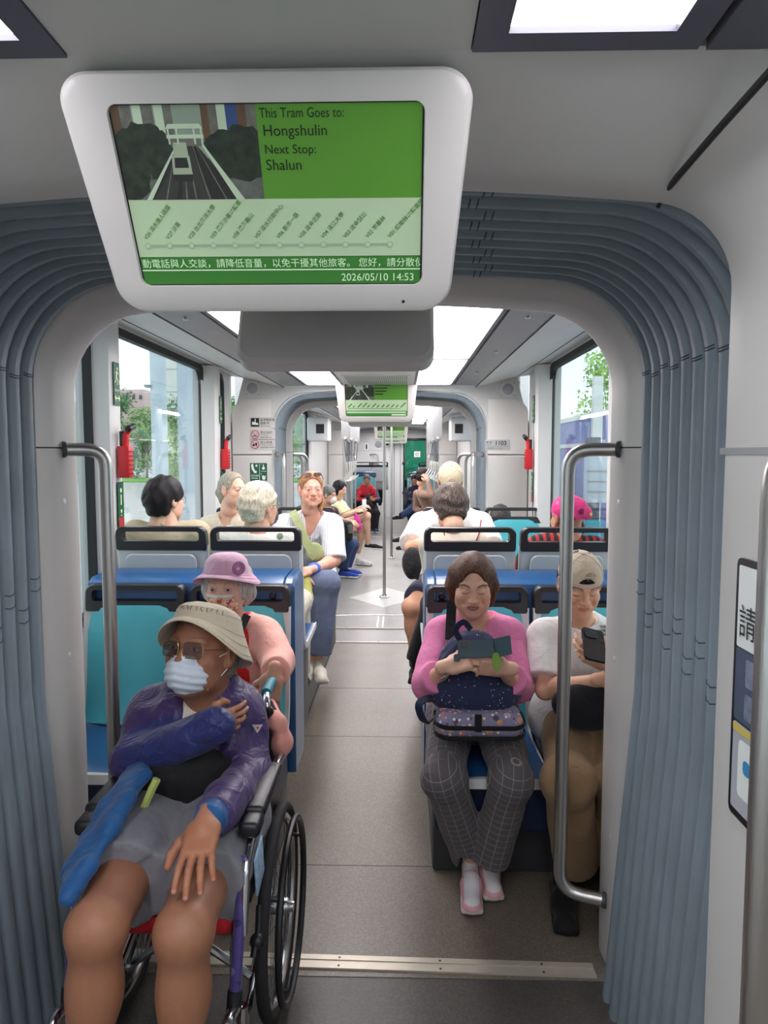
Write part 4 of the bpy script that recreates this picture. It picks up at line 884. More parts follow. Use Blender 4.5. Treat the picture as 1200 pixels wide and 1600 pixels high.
def tree(x, y, h, r, label, leaf, n=2600, zg=-.5, group='trees outside the windows', low=.25):
    rt = empty('tree', (x, y, zg)); tag(rt, label, 'tree', group); rg = np.random.default_rng(int(abs(x*31+y*17)*10) % 9999)
    nb = 26; cs = []
    for i in range(nb):
        a = rg.uniform(0, 2*PI); t = rg.uniform(low, 1); rr = r*math.sqrt(rg.uniform(.05, 1))*(1-.55*max(0, t-.45)/.55); cs.append((x+rr*math.cos(a), y+rr*math.sin(a), zg+h*t-.1*h, r*rg.uniform(.28, .42)))
    per = n//nb; V = []; mi = []
    for (cx, cy, cz, cr) in cs:
        d = rg.normal(size=(per, 3)); d /= np.linalg.norm(d, axis=1)[:, None]; p = np.array((cx, cy, cz)) + d*cr*rg.uniform(.6, 1.05, (per, 1))
        u = rg.normal(size=(per, 3)); u /= np.linalg.norm(u, axis=1)[:, None]; v = np.cross(u, d); v /= np.linalg.norm(v, axis=1)[:, None]; s = rg.uniform(.05, .11, (per, 1))*max(1, h/5)
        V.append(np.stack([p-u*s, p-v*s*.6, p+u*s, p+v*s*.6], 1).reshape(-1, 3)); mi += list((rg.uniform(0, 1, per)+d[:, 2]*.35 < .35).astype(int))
    V = np.concatenate(V); Fq = np.arange(len(V)).reshape(-1, 4)
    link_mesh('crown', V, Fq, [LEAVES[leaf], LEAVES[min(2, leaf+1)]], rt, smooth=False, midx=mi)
    mb = MB(); mb.tube([(x, y, zg), (x+.05, y, zg+h*.4), (x-.05, y+.1, zg+h*.8)], [.05*h**.5, .04*h**.5, .015*h**.5], 8)
    for a in (0, 2.1, 4.2): mb.tube([(x, y, zg+h*.3), (x+r*.5*math.cos(a), y+r*.5*math.sin(a), zg+h*.65)], [.03*h**.5, .01], 6)
    mb.build('trunk', BARK, rt); return rt
tl = [(-29, 62, 6.6, 2.6, 0), (-25.5, 61, 6.0, 2.3, 0), (-22, 62.5, 6.2, 2.4, 1), (-18.2, 61, 6.0, 2.3, 0), (-14.6, 62, 6.4, 2.5, 1), (-11, 61, 6.2, 2.4, 0), (-33, 63, 6.6, 2.7, 1), (-27, 68, 8.2, 2.6, 2), (-21.5, 69, 7.8, 2.8, 2), (-16, 68, 7.6, 2.6, 2), (-7, 63, 6.4, 2.6, 1), (-38, 66, 7.4, 3, 0)]
for i, (x, y, h, r, lf) in enumerate(tl): tree(x, y, h, r, ('light green tree third from the left edge of the left window', 'light green tree left of the pale mast', 'mid green tree partly behind the pale mast', 'light green tree right of the pale mast', 'mid green tree beside the wide reflection block', 'light green tree far right beyond the left window', 'mid green tree at the left window edge', 'tall dark tree behind, below the pink hill block', 'tall dark tree behind the mast', 'tall dark tree behind the wide reflection block', 'mid green tree seen through the far left windows', 'big light tree farthest left outside')[i], lf, zg=-.45, low=.12, n=3400)
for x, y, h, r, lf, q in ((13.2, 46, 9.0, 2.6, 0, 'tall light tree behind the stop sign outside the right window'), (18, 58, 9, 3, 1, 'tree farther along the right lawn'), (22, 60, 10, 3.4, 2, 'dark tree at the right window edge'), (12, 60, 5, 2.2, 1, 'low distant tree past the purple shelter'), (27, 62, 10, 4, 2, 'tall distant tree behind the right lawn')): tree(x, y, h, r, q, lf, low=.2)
# mast, block imitating a window reflection, buildings
CONC = mat('pale_concrete', (196,208,216), .7, vary=.06, vscale=1.5)
c0 = W(251, 745, 48); mb = MB(); mb.tube([(c0[0], 48, -.5), (c0[0], 48, 9.9)], .52, 24); mb.mi(1).lathe([(.7, 0), (.7, .3), (.54, .4)], Matrix.Translation((c0[0], 48, -.48)), 20); mb.mi(1).box((c0[0]-.75, 47.4, 6.0), (c0[0]-.4, 48, 6.15)); mb.mi(1).box((c0[0]-.9, 47.4, 9.7), (c0[0]-.4, 48, 9.9)); o = mb.build('catenary_mast', [CONC, GREYPL]); tag(o, 'slim pale round mast standing by the road outside the left window', 'mast')
c0 = W(300, 700, 40); mb = MB(); mb.box((c0[0]-.45, 39, -.5), (c0[0]+1.6, 41, 20)); o = mb.build('reflection_block', mat('bluish_reflection', (176,190,200), .7, vary=.05)); tag(o, 'wide bluish block imitating a reflection at the far end of the left window', 'reflection block')  # solid block added in place of a bluish reflection in the window glass
c0 = W(276, 640, 84); mb = MB(); mb.box((c0[0]-1.2, 84, -.5), (c0[0]+4.5, 94, 26)); o = mb.build('apartment_tower', mat('pale_tower', (222,222,216), .7, vary=.03)); tag(o, 'pale windowless tower rising behind the mast', 'building')
j = MB()
for z in np.arange(1, 26, 2.6): j.box((c0[0]-1.21, 83.95, z), (c0[0]+4.5, 84, z+.06))
j.build('tile_joints', GREYPL, o)
# hill with houses
mb = MB(); hv = []
for i in range(25):
    x = -120+i*5; hv.append((x, 9.5+3.2*math.exp(-((x+58)/14)**2)+.4*math.sin(i*1.7)))
mb.prism([(-120, -.5)]+hv+[(0, -.5)], (150, 165), 1); struct(mb.build('hill', mat('hill_green', (122,142,116), .9, vary=.3, vscale=.6)), 'wooded hill behind the trees')
rg = random.Random(11)
for i, (px, py, wd_, ht, colr) in enumerate(((207, 622, 4.2, 2.6, (206,178,172)), (190, 632, 3.4, 1.8, (198,190,182)), (222, 634, 4.0, 1.6, (170,162,156)), (178, 628, 2.6, 2.0, (214,196,188)), (232, 629, 2.4, 1.4, (206,176,120)))):
    dy = 118+i*6; c0 = W(px, py, dy); wd_ *= 1.1; r = empty('hill_house', (c0[0], dy, -.5)); tag(r, ('pink flat roofed block on top of the hill', 'grey house low on the hill left of the pink block', 'dark roofed house right of the pink block', 'pale house at the left window edge on the hill', 'ochre house beside the mast on the hill')[i], 'building', 'houses on the hill')
    mb = MB(); mb.box((c0[0]-wd_/2, dy-1, -.5), (c0[0]+wd_/2, dy+2, c0[2]+ht/2)); mb.build('wall', mat('house_%d' % i, colr, .8), r)
    for k in range(4):
        q = MB(); xw = c0[0]-wd_*.38+k*wd_*.25; q.box((xw-.25, dy-1.04, c0[2]-.3), (xw+.25, dy-1, c0[2]+.4)); q.build('window', DGREY, r)
# right side: purple shelter wall, stop sign, white post
c0 = WX(862, 700, 3.2); c1 = WX(908, 700, 3.2)
ya, yb = 6.6, 14.6
mb = MB(); mb.box((3.3, 9.3, -.5), (3.5, 17.0, 2.2)); o = mb.build('shelter_wall', mat('purple_panel', (112,124,190), .5, vary=.05)); tag(o, 'blue-purple shelter wall outside the right window', 'shelter wall')
j = MB(); j.box((3.28, 9.29, 1.72), (3.30, 17, 1.79)); j.box((3.28, 9.29, 2.2), (3.52, 17.0, 2.28)); j.build('rail', WHITES, o)
mb = MB(); mb.box((3.2, 9.0, 4.1), (3.7, 17.4, 4.3)); mb.box((3.35, 9.4, 2.28), (3.45, 9.5, 4.1)); mb.box((3.35, 16, 2.28), (3.45, 16.1, 4.1)); o = mb.build('shelter_beam', mat('pale_beam', (206,222,230), .6)); tag(o, 'pale beam on posts above the purple shelter wall', 'shelter beam')
c0 = W(925, 770, 6.4); r = empty('stop_sign_post', (c0[0], 6.4, -.5)); tag(r, 'dark stop sign post with a pale board outside the right window', 'sign post')
mb = MB(); mb.box((c0[0]-.06, 6.36, -.5), (c0[0]+.06, 6.44, 1.75), .01); mb.build('post', mat('slate_post', (62,78,92), .5), r)
mb = MB(); mb.box((c0[0]-.09, 6.33, 1.18), (c0[0]+.30, 6.35, 1.62), .004); mb.build('board', mat('pale_board', (184,200,214), .4), r)
mb = MB()
for z in (1.27, 1.36, 1.45): mb.box((c0[0]-.06, 6.322, z), (c0[0]+.24, 6.33, z+.012))
mb.build('route_lines', GREYPL, r)
mb = MB(); mb.box((c0[0]-.065, 6.355, -.45), (c0[0]+.065, 6.445, 1.02), .008); mb.build('post_sleeve', mat('teal_post', (46,118,136), .5), r)
c0 = W(933, 640, 9.5); mb = MB(); mb.box((c0[0]-.06, 9.45, -.5), (c0[0]+.06, 9.55, 2.6)); o = mb.build('white_mast', WHITES); tag(o, 'thin white post behind the stop sign outside the right window', 'post')
# ---------------------------------------------------------------- smooth solid modelling of figures and soft things
def _nets(f, org, h):
    s = f < 0; nx, ny, nz = f.shape
    c = sum(s[i:nx-1+i, j:ny-1+j, k:nz-1+k].astype(np.int8) for i in (0, 1) for j in (0, 1) for k in (0, 1))
    I = np.argwhere((c > 0) & (c < 8)); 
    if len(I) == 0: return np.zeros((0, 3)), np.zeros((0, 4), int)
    idx = np.full((nx-1, ny-1, nz-1), -1, np.int64); idx[I[:, 0], I[:, 1], I[:, 2]] = np.arange(len(I))
    acc = np.zeros((len(I), 3)); cnt = np.zeros(len(I))
    co = [(i, j, k) for i in (0, 1) for j in (0, 1) for k in (0, 1)]
    val = {q: f[I[:, 0]+q[0], I[:, 1]+q[1], I[:, 2]+q[2]] for q in co}
    for a in co:
        for d in range(3):
            if a[d] == 0:
                b = tuple(a[i]+(i == d) for i in range(3)); va, vb = val[a], val[b]; m = (va < 0) != (vb < 0); t = va[m]/(va[m]-vb[m])
                p = np.tile(np.array(a, float), (m.sum(), 1)); p[:, d] += t; acc[m] += p; cnt[m] += 1
    V = (I + acc/cnt[:, None])*h + org
    Q = []
    for d in range(3):
        e = np.moveaxis(s, d, 0); m = e[:-1] != e[1:]; m = np.moveaxis(m, 0, d); E = np.argwhere(m)
        o1, o2 = [q for q in range(3) if q != d]
        E = E[(E[:, o1] > 0) & (E[:, o2] > 0) & (E[:, o1] < f.shape[o1]-1) & (E[:, o2] < f.shape[o2]-1)]
        def g(a, b): X = E.copy(); X[:, o1] -= a; X[:, o2] -= b; return idx[X[:, 0], X[:, 1], X[:, 2]]
        q = np.stack([g(0, 0), g(1, 0), g(1, 1), g(0, 1)], 1); neg = s[E[:, 0], E[:, 1], E[:, 2]]; flip = neg if d != 1 else ~neg
        q[flip] = q[flip][:, ::-1]; Q.append(q)
    Q = np.concatenate(Q); Q = Q[(Q >= 0).all(1)]
    return V, Q[:, ::-1]
def _v(p): return np.array(p, float)
class SD:
    """soft solids: union / subtract round cones, ellipsoids and boxes with smooth blends, then take the surface"""
    def __init__(s, h): s.h = h; s.P = []
    def _a(s, op, kind, lo, hi, k, *d): s.P.append((op, kind, lo, hi, k, d)); return s
    def cap(s, a, b, ra, rb=None, k=.02, op='u'):
        a, b = _v(a), _v(b); rb = ra if rb is None else rb; r = max(ra, rb); return s._a(op, 'c', np.minimum(a, b)-r, np.maximum(a, b)+r, k, a, b, ra, rb)
    def chain(s, pts, rs, k=.015, op='u'):
        for i in range(len(pts)-1): s.cap(pts[i], pts[i+1], rs[i], rs[i+1], k, op)
        return s
    def ell(s, c, r, M=None, k=.02, op='u'):
        c, r = _v(c), _v(r); M = np.eye(3) if M is None else np.array(M); e = np.abs(M) @ r; return s._a(op, 'e', c-e, c+e, k, c, r, M)
    def box(s, c, r, M=None, rd=.01, k=.01, op='u'):
        c, r = _v(c), _v(r); M = np.eye(3) if M is None else np.array(M); e = np.abs(M) @ r; return s._a(op, 'b', c-e, c+e, k, c, r, M, rd)
    def wave(s, fn): s.P.append(('w', fn, None, None, 0, ())); return s
    def mesh(s):
        h = s.h; us = [p for p in s.P if p[0] == 'u']; m = 3*h+.012
        lo = np.min([p[2] for p in us], 0)-m; hi = np.max([p[3] for p in us], 0)+m; n = np.ceil((hi-lo)/h).astype(int)+1
        ax = [lo[i]+h*np.arange(n[i]) for i in range(3)]; f = np.full(n, .2, np.float32)
        for op, kind, l, hh, k, d in s.P:
            if op == 'w':
                f += kind(ax[0][:, None, None], ax[1][None, :, None], ax[2][None, None, :]).astype(np.float32); continue
            g = k+2.5*h; i0 = np.maximum(0, np.floor((l-g-lo)/h).astype(int)); i1 = np.minimum(n, np.ceil((hh+g-lo)/h).astype(int)+1)
            if (i1 <= i0).any(): continue
            sl = tuple(slice(a, b) for a, b in zip(i0, i1)); X, Y, Z = ax[0][sl[0]][:, None, None], ax[1][sl[1]][None, :, None], ax[2][sl[2]][None, None, :]
            if kind == 'c':
                a, b, ra, rb = d; ba = b-a; L = max(1e-9, float(ba@ba)); t = np.clip(((X-a[0])*ba[0]+(Y-a[1])*ba[1]+(Z-a[2])*ba[2])/L, 0, 1)
                D = np.sqrt((X-a[0]-t*ba[0])**2+(Y-a[1]-t*ba[1])**2+(Z-a[2]-t*ba[2])**2)-(ra+t*(rb-ra))
            else:
                c, r, M = d[:3]; x, y, z = X-c[0], Y-c[1], Z-c[2]; q = [M[0, i]*x+M[1, i]*y+M[2, i]*z for i in range(3)]
                if kind == 'e':
                    k0 = np.sqrt((q[0]/r[0])**2+(q[1]/r[1])**2+(q[2]/r[2])**2); k1 = np.sqrt((q[0]/r[0]**2)**2+(q[1]/r[1]**2)**2+(q[2]/r[2]**2)**2)+1e-9; D = k0*(k0-1)/k1
                else:
                    rd = d[3]; w = [np.abs(q[i])-(r[i]-rd) for i in range(3)]; D = np.sqrt(sum(np.maximum(v, 0)**2 for v in w))+np.minimum(np.maximum(np.maximum(w[0], w[1]), w[2]), 0)-rd
            F = f[sl]
            if op == 'u':
                hh_ = np.maximum(k-np.abs(F-D), 0)/max(k, 1e-6); f[sl] = np.minimum(F, D)-hh_*hh_*k*.25
            elif op == 's':
                D = -D; hh_ = np.maximum(k-np.abs(F-D), 0)/max(k, 1e-6); f[sl] = np.maximum(F, D)+hh_*hh_*k*.25
            elif op == 'i': pass
        return _nets(f, lo, h)
def folds(amp, fr=38., seed=0, axis=None):
    r = np.random.default_rng(seed); D = r.normal(size=(4, 3)); D /= np.linalg.norm(D, axis=1)[:, None]; ph = r.uniform(0, 6.28, 4)
    def fn(x, y, z):
        w = .6*np.sin(fr*.45*(D[3, 0]*x+D[3, 1]*y+D[3, 2]*z)+ph[3]); o = 0
        for i, g in enumerate((1., .75, 1.4)): o = o+np.sin(fr*g*(D[i, 0]*x+D[i, 1]*y+D[i, 2]*z)+ph[i]+2.2*w)/(1+.4*i)
        return amp*(o*.45)
    return fn
def n_(v): v = _v(v); return v/(np.linalg.norm(v)+1e-12)
def lerp(a, b, t): return _v(a)*(1-t)+_v(b)*t
def col_(c): return np.array(lin(c))
SKIN = mat('skin', (255,255,255), .48, vcol=True, vary=.05, vscale=60, bump=.12, bscale=700, sss=.12)
def hair_mat(name, c, c2=None, rough=.5):
    m = mat(name, c, rough, vary=.28, vscale=5, bump=.55, bscale=7, stretch=(42,42,4), spec=.25)
    if c2:
        b = bsdf(m); src = b.inputs['Base Color'].links[0].from_socket; n = m.node_tree.nodes; L = m.node_tree.links
        t = n.new('ShaderNodeTexCoord'); mp = n.new('ShaderNodeMapping'); mp.inputs['Scale'].default_value = (60,60,5); L.new(t.outputs['Object'], mp.inputs['Vector'])
        ns = n.new('ShaderNodeTexNoise'); ns.inputs['Scale'].default_value = 4; L.new(mp.outputs['Vector'], ns.inputs['Vector']); r = n.new('ShaderNodeValToRGB'); r.color_ramp.elements[0].position = .45; r.color_ramp.elements[1].position = .62; L.new(ns.outputs['Fac'], r.inputs['Fac'])
        L.new(mixrgb(m, src, lin(c2), r.outputs['Color']), b.inputs['Base Color'])
    return m
def cloth(name, c, rough=.8, bump=.55, bscale=13, vary=.05, bdist=.014, bdis=1.2, **k): return mat(name, c, rough, vary=vary, vscale=14, bump=bump, bscale=bscale, bdist=bdist, bdis=bdis, sheen=.1, spec=.3, **k)
# ---- head, hand and shoe in their own frames
def head_part(h, skin, o):
    """head frame: x to the person's left, y out of the face, z up; life size. o: options"""
    S = SD(h); fat = o.get('fat', 0.); jw = o.get('jaw', 0.)
    S.ell((0, -.014, .036), (.074, .094, .084)); S.ell((0, .022, -.02), (.060+fat, .070, .088), k=.03)
    S.ell((0, .035, -.066), (.046+jw+fat, .050, .044), k=.03); S.ell((0, .070, -.094), (.022, .018, .016), k=.02)
    for s in (-1, 1):
        S.ell((s*.040, .056, -.022), (.026+fat*.6, .026, .024), k=.02); S.cap((s*.012, .084, .030), (s*.044, .070, .030), .009, .008, k=.016)
        S.ell((s*.044, .030, -.058), (.022+jw, .034, .030), k=.025)
    S.cap((0, .083, .026), (0, .103, -.018), .008, .0105, k=.012); S.ell((0, .104, -.022), (.0125, .012, .0105), k=.008)
    for s in (-1, 1):
        S.ell((s*.012, .095, -.025), (.0085, .0115, .008), k=.006)
        S.ell((s*.031, .099, .012), (.017, .017, .0125), k=.012, op='s'); S.ell((s*.031, .0775, .0105), (.0155, .0145, .0125), k=.005)
        S.ell((s*.0055, .1, -.0325), (.0035, .006, .003), k=.003, op='s')
    S.ell((0, .083, -.050), (.024, .014, .012), k=.012); S.ell((0, .0935, -.0475), (.022, .0065, .0055), k=.004); S.ell((0, .0925, -.0565), (.019, .0075, .0062), k=.004)
    S.cap((-.022, .098, -.0520), (.022, .098, -.0520), .0012, k=.004, op='s')
    for s in (-1, 1):
        S.cap((s*.030, .089, -.018), (s*.038, .078, -.048), .0016*o.get('age', 1), k=.014, op='s')
        S.ell((s*.079, -.008, .002), (.010, .020, .033), k=.008); S.ell((s*.088, -.002, .004), (.006, .010, .018), k=.006, op='s'); S.ell((s*.076, -.002, -.026), (.007, .010, .011), k=.008)
    S.cap((0, -.022, -.05), (0, -.040, -.135), .054+fat*.7, .058+fat, k=.03)
    V, Q = S.mesh(); C = np.tile(col_(skin), (len(V), 1)); x, y, z = V.T; ax = np.abs(x); front = y > .03
    def mix(m, c, a): 
        mm = (np.clip(m, 0, 1)*a)[:, None]; C[:] = C*(1-mm)+np.array(c)*mm
    sk = col_(skin)
    blush = np.exp(-(((ax-.042)/.022)**2+((z+.03)/.022)**2))*front; mix(blush, sk*np.array((1.08, .78, .72)), .45)
    mix(np.exp(-((x/.014)**2+((z+.022)/.014)**2))*(y > .085), sk*np.array((1.05, .8, .74)), .4)
    lip = (np.exp(-((ax/.0235)**6+((z+.052)/.0098)**4)) > .42)*(y > .075); mix(lip.astype(float), o.get('lip', sk*np.array((.82, .46, .44))), .75)
    mix(np.exp(-((ax/.026)**8+((z+.052)/.0015)**2))*(y > .07), sk*.22, .75)
    mix(np.exp(-(((ax-.0065)/.004)**2+((z+.033)/.0022)**2))*(y > .08), sk*.25, .8)
    bz = .033+.0045*np.clip(1-((ax-.034)/.018)**2, -1, 1); brow = np.exp(-((z-bz)/.0036)**2)*((ax > .014) & (ax < .054))*front; mix(brow, col_(o.get('brow', (40,32,28))), o.get('browa', .75))
    eye = o.get('eye', 'open'); ex, ez = (ax-.031)/.0135, (z-.0105)
    if eye == 'open':
        hgt = .0054*np.clip(1-ex**2, 0, 1); inside = (np.abs(ez) < hgt)*front; mix(inside.astype(float), np.array((.62, .6, .58)), .9)
        gx = o.get('gaze', 0.); xi = np.where(x > 0, x-.031, x+.031)-gx; iris = (xi**2+(ez-.0006)**2 < .0052**2)*inside; mix(iris.astype(float), col_(o.get('iris', (48,30,22))), 1); mix(((xi**2+(ez-.0006)**2 < .0024**2)*inside).astype(float), np.array((.01, .01, .01)), 1)
        mix(np.exp(-((ez-hgt)/.0014)**2)*(np.abs(ex) < 1)*front, sk*.14, .85); mix(np.exp(-((ez+hgt)/.0011)**2)*(np.abs(ex) < 1)*front, sk*.5, .5); mix(np.exp(-((ez-hgt-.0045)/.0012)**2)*(np.abs(ex) < 1)*front, sk*.55, .5)
    else:
        lz = -.0035-.0022*np.clip(1-ex**2, 0, 1); mix(np.exp(-((ez-lz)/.0014)**2)*(np.abs(ex) < 1.05)*front, sk*.12, .9); mix(np.exp(-((ez-.0075)/.0015)**2)*(np.abs(ex) < 1)*front, sk*.5, .5); mix(np.exp(-((ez+.012)/.003)**2)*(np.abs(ex) < .9)*front, sk*.72, .4)
    if 'hairline' in o: hz = o['hairline']; hm = ((z > hz+.5*np.clip(.08-y, 0, .05)*-1) & (y < .086)).astype(float)*(z > hz-(.1-y)*.9); mix(hm, col_(o.get('brow', (40,32,28))), .9)
    return V, Q, C
def hand_part(h, skin, side=1, curl=(.35, .4, .45, .5), thumb=(.35, .3), spread=.07, nails=None):
    """wrist at the origin, fingers along +y, back of the hand +z, thumb on -x for a right hand (side 1)"""
    S = SD(h); sx = side
    S.cap((0, -.03, 0), (0, .02, 0), .026, .030, k=.012); S.box((0, .046, .0), (.040, .046, .0135), rd=.012, k=.016); S.ell((-sx*.024, .030, -.008), (.020, .032, .016), k=.014)
    tips = []
    for i, (fx, fy, L, r) in enumerate(((-.030, .088, .070, .0083), (-.010, .093, .078, .0086), (.011, .090, .072, .0082), (.030, .080, .058, .0074))):
        a = (i-1.5)*spread; p = np.array((sx*fx, fy-.012, .001)); ang = 0.; pts = [p]; c = curl[i]
        for l, kk in ((.46, .75), (.30, 1.05), (.24, .8)):
            ang += c*kk; d = np.array((sx*math.sin(a)*math.cos(ang), math.cos(a)*math.cos(ang), -math.sin(ang))); pts.append(pts[-1]+d*L*l*1.18)
        S.chain(pts, [r*1.1, r*1.0, r*.93, r*.80], k=.0012); S.ell(pts[1]+np.array((0, 0, .001)), (r*1.02,)*3, k=.002); tips.append((pts[-1], d, ang))
    b = np.array((-sx*.026, .012, -.004)); d1 = n_((-sx*.75, .62, -.25-.2*thumb[0])); p1 = b+d1*.040; d2 = n_((-sx*(.55-thumb[0]), .85, -.2-.3*thumb[1])); p2 = p1+d2*.030; d3 = n_((-sx*(.35-thumb[0]-thumb[1]), .9, -.25-.4*thumb[1])); p3 = p2+d3*.024
    S.chain([b, p1, p2, p3], [.015, .0120, .0108, .0088], k=.008)
    V, Q = S.mesh(); C = np.tile(col_(skin), (len(V), 1)); sk = col_(skin)
    for t, d, ang in tips:
        up = np.array((0, math.sin(ang), math.cos(ang))); q = V-(t+d*.003+up*.005); m = (np.abs(q @ d) < .006) & ((q**2).sum(1) < .0075**2); C[m] = sk*.6+np.array((.62, .42, .38))*.4
        m = ((V-t)**2).sum(1) < .014**2; C[m] = C[m]*np.array((1.04, .9, .88))
    return V, Q, C
def xform(V, M): return (np.c_[V, np.ones(len(V))] @ np.array(M).T)[:, :3]
def hand_M(wrist, fdir, back, s=1.):
    y = Vector(fdir).normalized(); z = Vector(back); x = y.cross(z).normalized(); z = x.cross(y)
    return Matrix(((x[0]*s, y[0]*s, z[0]*s, wrist[0]), (x[1]*s, y[1]*s, z[1]*s, wrist[1]), (x[2]*s, y[2]*s, z[2]*s, wrist[2]), (0, 0, 0, 1)))
def head_M(c, face, s=1., tilt=0.):
    """face: direction the face points to"""
    y = Vector(face).normalized(); up = Vector((0, 0, 1)); x = y.cross(up).normalized(); z = x.cross(y)
    M = Matrix(((x[0]*s, y[0]*s, z[0]*s, c[0]), (x[1]*s, y[1]*s, z[1]*s, c[1]), (x[2]*s, y[2]*s, z[2]*s, c[2]), (0, 0, 0, 1)))
    return M @ Matrix.Rotation(tilt, 4, 'Y')
class Person:
    """J: joints in the tram (pel, neck, head, sl sr el er wl wr, hl hr kl kr al ar; l = the person's own left)"""
    def __init__(s, label, J, face, skin, sc=.93, tilt=0., h=(.007, .0024), belly=0., width=1., group=None, head=None, hands=None, armr=1., legr=1., bare_arm=True, bare_leg=False, name='person', headc=None):
        s.J = J = {k: _v(v) for k, v in J.items()}; s.sc = sc; s.h = h; s.skin = skin; s.belly = belly; s.w = width; s.armr = armr; s.legr = legr; s.fine = h[1]
        s.HM = head_M(J['head'], face, sc*(head or {}).get('size', 1.), tilt); s.label = label
        s.X = n_(J['sl']-J['sr']); s.Z = n_(J['neck']-J['pel']); s.Fw = n_(np.cross(s.X, s.Z)); s.X = np.cross(s.Z, s.Fw)
        B = SD(h[0]); s.torso(B, -.010)
        B.cap(J['neck']-s.Z*.03*sc, lerp(J['neck'], J['head'], .62), .052*sc, .05*sc, k=.02)
        for q in 'lr':
            if 'e'+q in J: B.cap(J['s'+q], J['e'+q], .047*sc*armr, .036*sc*armr, k=.03); B.cap(J['e'+q], J['w'+q], .040*sc*armr, .0245*sc*armr, k=.012); B.ell(lerp(J['e'+q], J['w'+q], .28), (.038*sc*armr,)*3, k=.03)
            if 'k'+q in J:
                B.cap(J['h'+q], J['k'+q], .078*sc*legr, .052*sc*legr, k=.03); B.cap(J['k'+q], J['a'+q], .050*sc*legr, .034*sc*legr, k=.015); B.ell(lerp(J['k'+q], J['a'+q], .30)-s.Fw*.014, (.050*sc*legr, .050*sc*legr, .085*sc), k=.03); B.ell(J['k'+q]+s.Fw*.004, (.046*sc*legr,)*3, k=.04)
        V, Q = B.mesh(); parts = [(V, Q, np.tile(col_(skin), (len(V), 1)))]
        if head is not None:
            v, q, c = head_part(h[1], skin, head); parts.append((xform(v, s.HM), q, c))
        for q, hd in (hands or {}).items():
            v, qq, c = hand_part(min(.003, h[1]*1.1), hd.get('skin', skin), 1 if q == 'r' else -1, hd.get('curl', (.35, .4, .45, .5)), hd.get('thumb', (.35, .3)), hd.get('spread', .07))
            parts.append((xform(v, hand_M(hd.get('at', J['w'+q]), hd['dir'], hd['back'], sc*hd.get('size', 1.))), qq, c))
        V = np.concatenate([p[0] for p in parts]); C = np.concatenate([p[2] for p in parts]); off = np.cumsum([0]+[len(p[0]) for p in parts]); Q = np.concatenate([p[1]+o for p, o in zip(parts, off)])
        base = Matrix.Translation((J['pel'][0], J['pel'][1], V[:, 2].min()))
        me_o = link_mesh(name, xform(V, base.inverted()), Q, SKIN, None, base, cols=C); s.o = me_o; tag(me_o, label, 'person', group)
    def torso(s, S, g, fullness=1.):
        J, sc, w = s.J, s.sc, s.w; M = np.stack([s.X, s.Fw, s.Z], 1); L = J['neck']-J['pel']
        S.ell(J['pel']+s.Z*.02, (.150*w*sc+g, .115*sc+g+s.belly*.3, .115*sc+g), M, k=.03)
        S.ell(lerp(J['pel'], J['neck'], .36)+s.Fw*s.belly*.55, (.140*w*sc+g, .105*sc+g+s.belly*.6, .17*sc+g), M, k=.05)
        S.ell(lerp(J['pel'], J['neck'], .70)+s.Fw*s.belly*.15, (.150*w*sc+g, .102*sc+g+s.belly*.1, .165*sc+g), M, k=.05)
        a, b = J['sl'], J['sr']; nk = J['neck']; S.cap(lerp(nk, a, .35)-s.Z*.045*sc, lerp(nk, a, .92), .052*sc+g, .050*sc+g, k=.04); S.cap(lerp(nk, b, .35)-s.Z*.045*sc, lerp(nk, b, .92), .052*sc+g, .050*sc+g, k=.04)
        S.cap(nk-s.Z*.04*sc, nk+s.Z*.008, .055*sc+g, .042*sc+g, k=.03)
    def cutoff(s, S, a, b, t, r=.11, L=.16):
        """square end of a sleeve or leg at fraction t of a-b"""
        p = lerp(a, b, t); d = n_(_v(b)-_v(a)); up = n_(np.cross(d, (0.3, .9, .2))); x = np.cross(d, up); M = np.stack([x, up, d], 1); S.box(p+d*L/2, (r, r, L/2), M, rd=.004, k=.003, op='s')
    def top(s, m, sleeve=1., g=.010, arm=(.060, .050, .040), name='shirt', fold=.0035, fr=42, neck=.064, vneck=0., hem=0., h=None, cuff=True, extra=None, vw=.035, seed=None, open_=None, side=('l', 'r'), cols=None):
        J, sc = s.J, s.sc; S = SD(h or s.h[0]); s.torso(S, g)
        if extra: extra(S)
        if open_: open_(S)
        for q in 'lr':
            if 'e'+q not in J: continue
            a, e, w_ = J['s'+q], J['e'+q], J['w'+q]; A = [v*sc*s.armr for v in arm]
            sl = sleeve[q] if isinstance(sleeve, dict) else sleeve
            if sl <= 1: S.cap(a, lerp(a, e, min(1, sl+.05)), A[0]+g*.6, A[0]+(A[1]-A[0])*sl+g*.6, k=.035)
            else: S.cap(a, e, A[0]+g*.6, A[1]+g*.5, k=.035); S.cap(e, lerp(e, w_, min(1.05, sl-1+.03)), A[1]+g*.5, A[1]+(A[2]-A[1])*min(1, sl-1)+g*.4, k=.02)
        if hem: S.cap(J['pel']-s.X*.1*s.w*sc, J['pel']+s.X*.1*s.w*sc, hem, hem, k=.04)
        if fold: S.wave(folds(fold, fr, seed if seed is not None else int(abs(J['pel'][0]*917+J['pel'][1]*131)) % 97))
        for q in 'lr':
            if 'e'+q not in J: continue
            a, e, w_ = J['s'+q], J['e'+q], J['w'+q]; sl = sleeve[q] if isinstance(sleeve, dict) else sleeve
            if sl <= 1: s.cutoff(S, a, e, sl)
            elif sl < 2.02: s.cutoff(S, e, w_, sl-1, .075, .12)
        nk = J['neck']; S.cap(nk-s.Z*.0*sc, nk+s.Z*.14, neck*sc, .09*sc, k=.006, op='s')
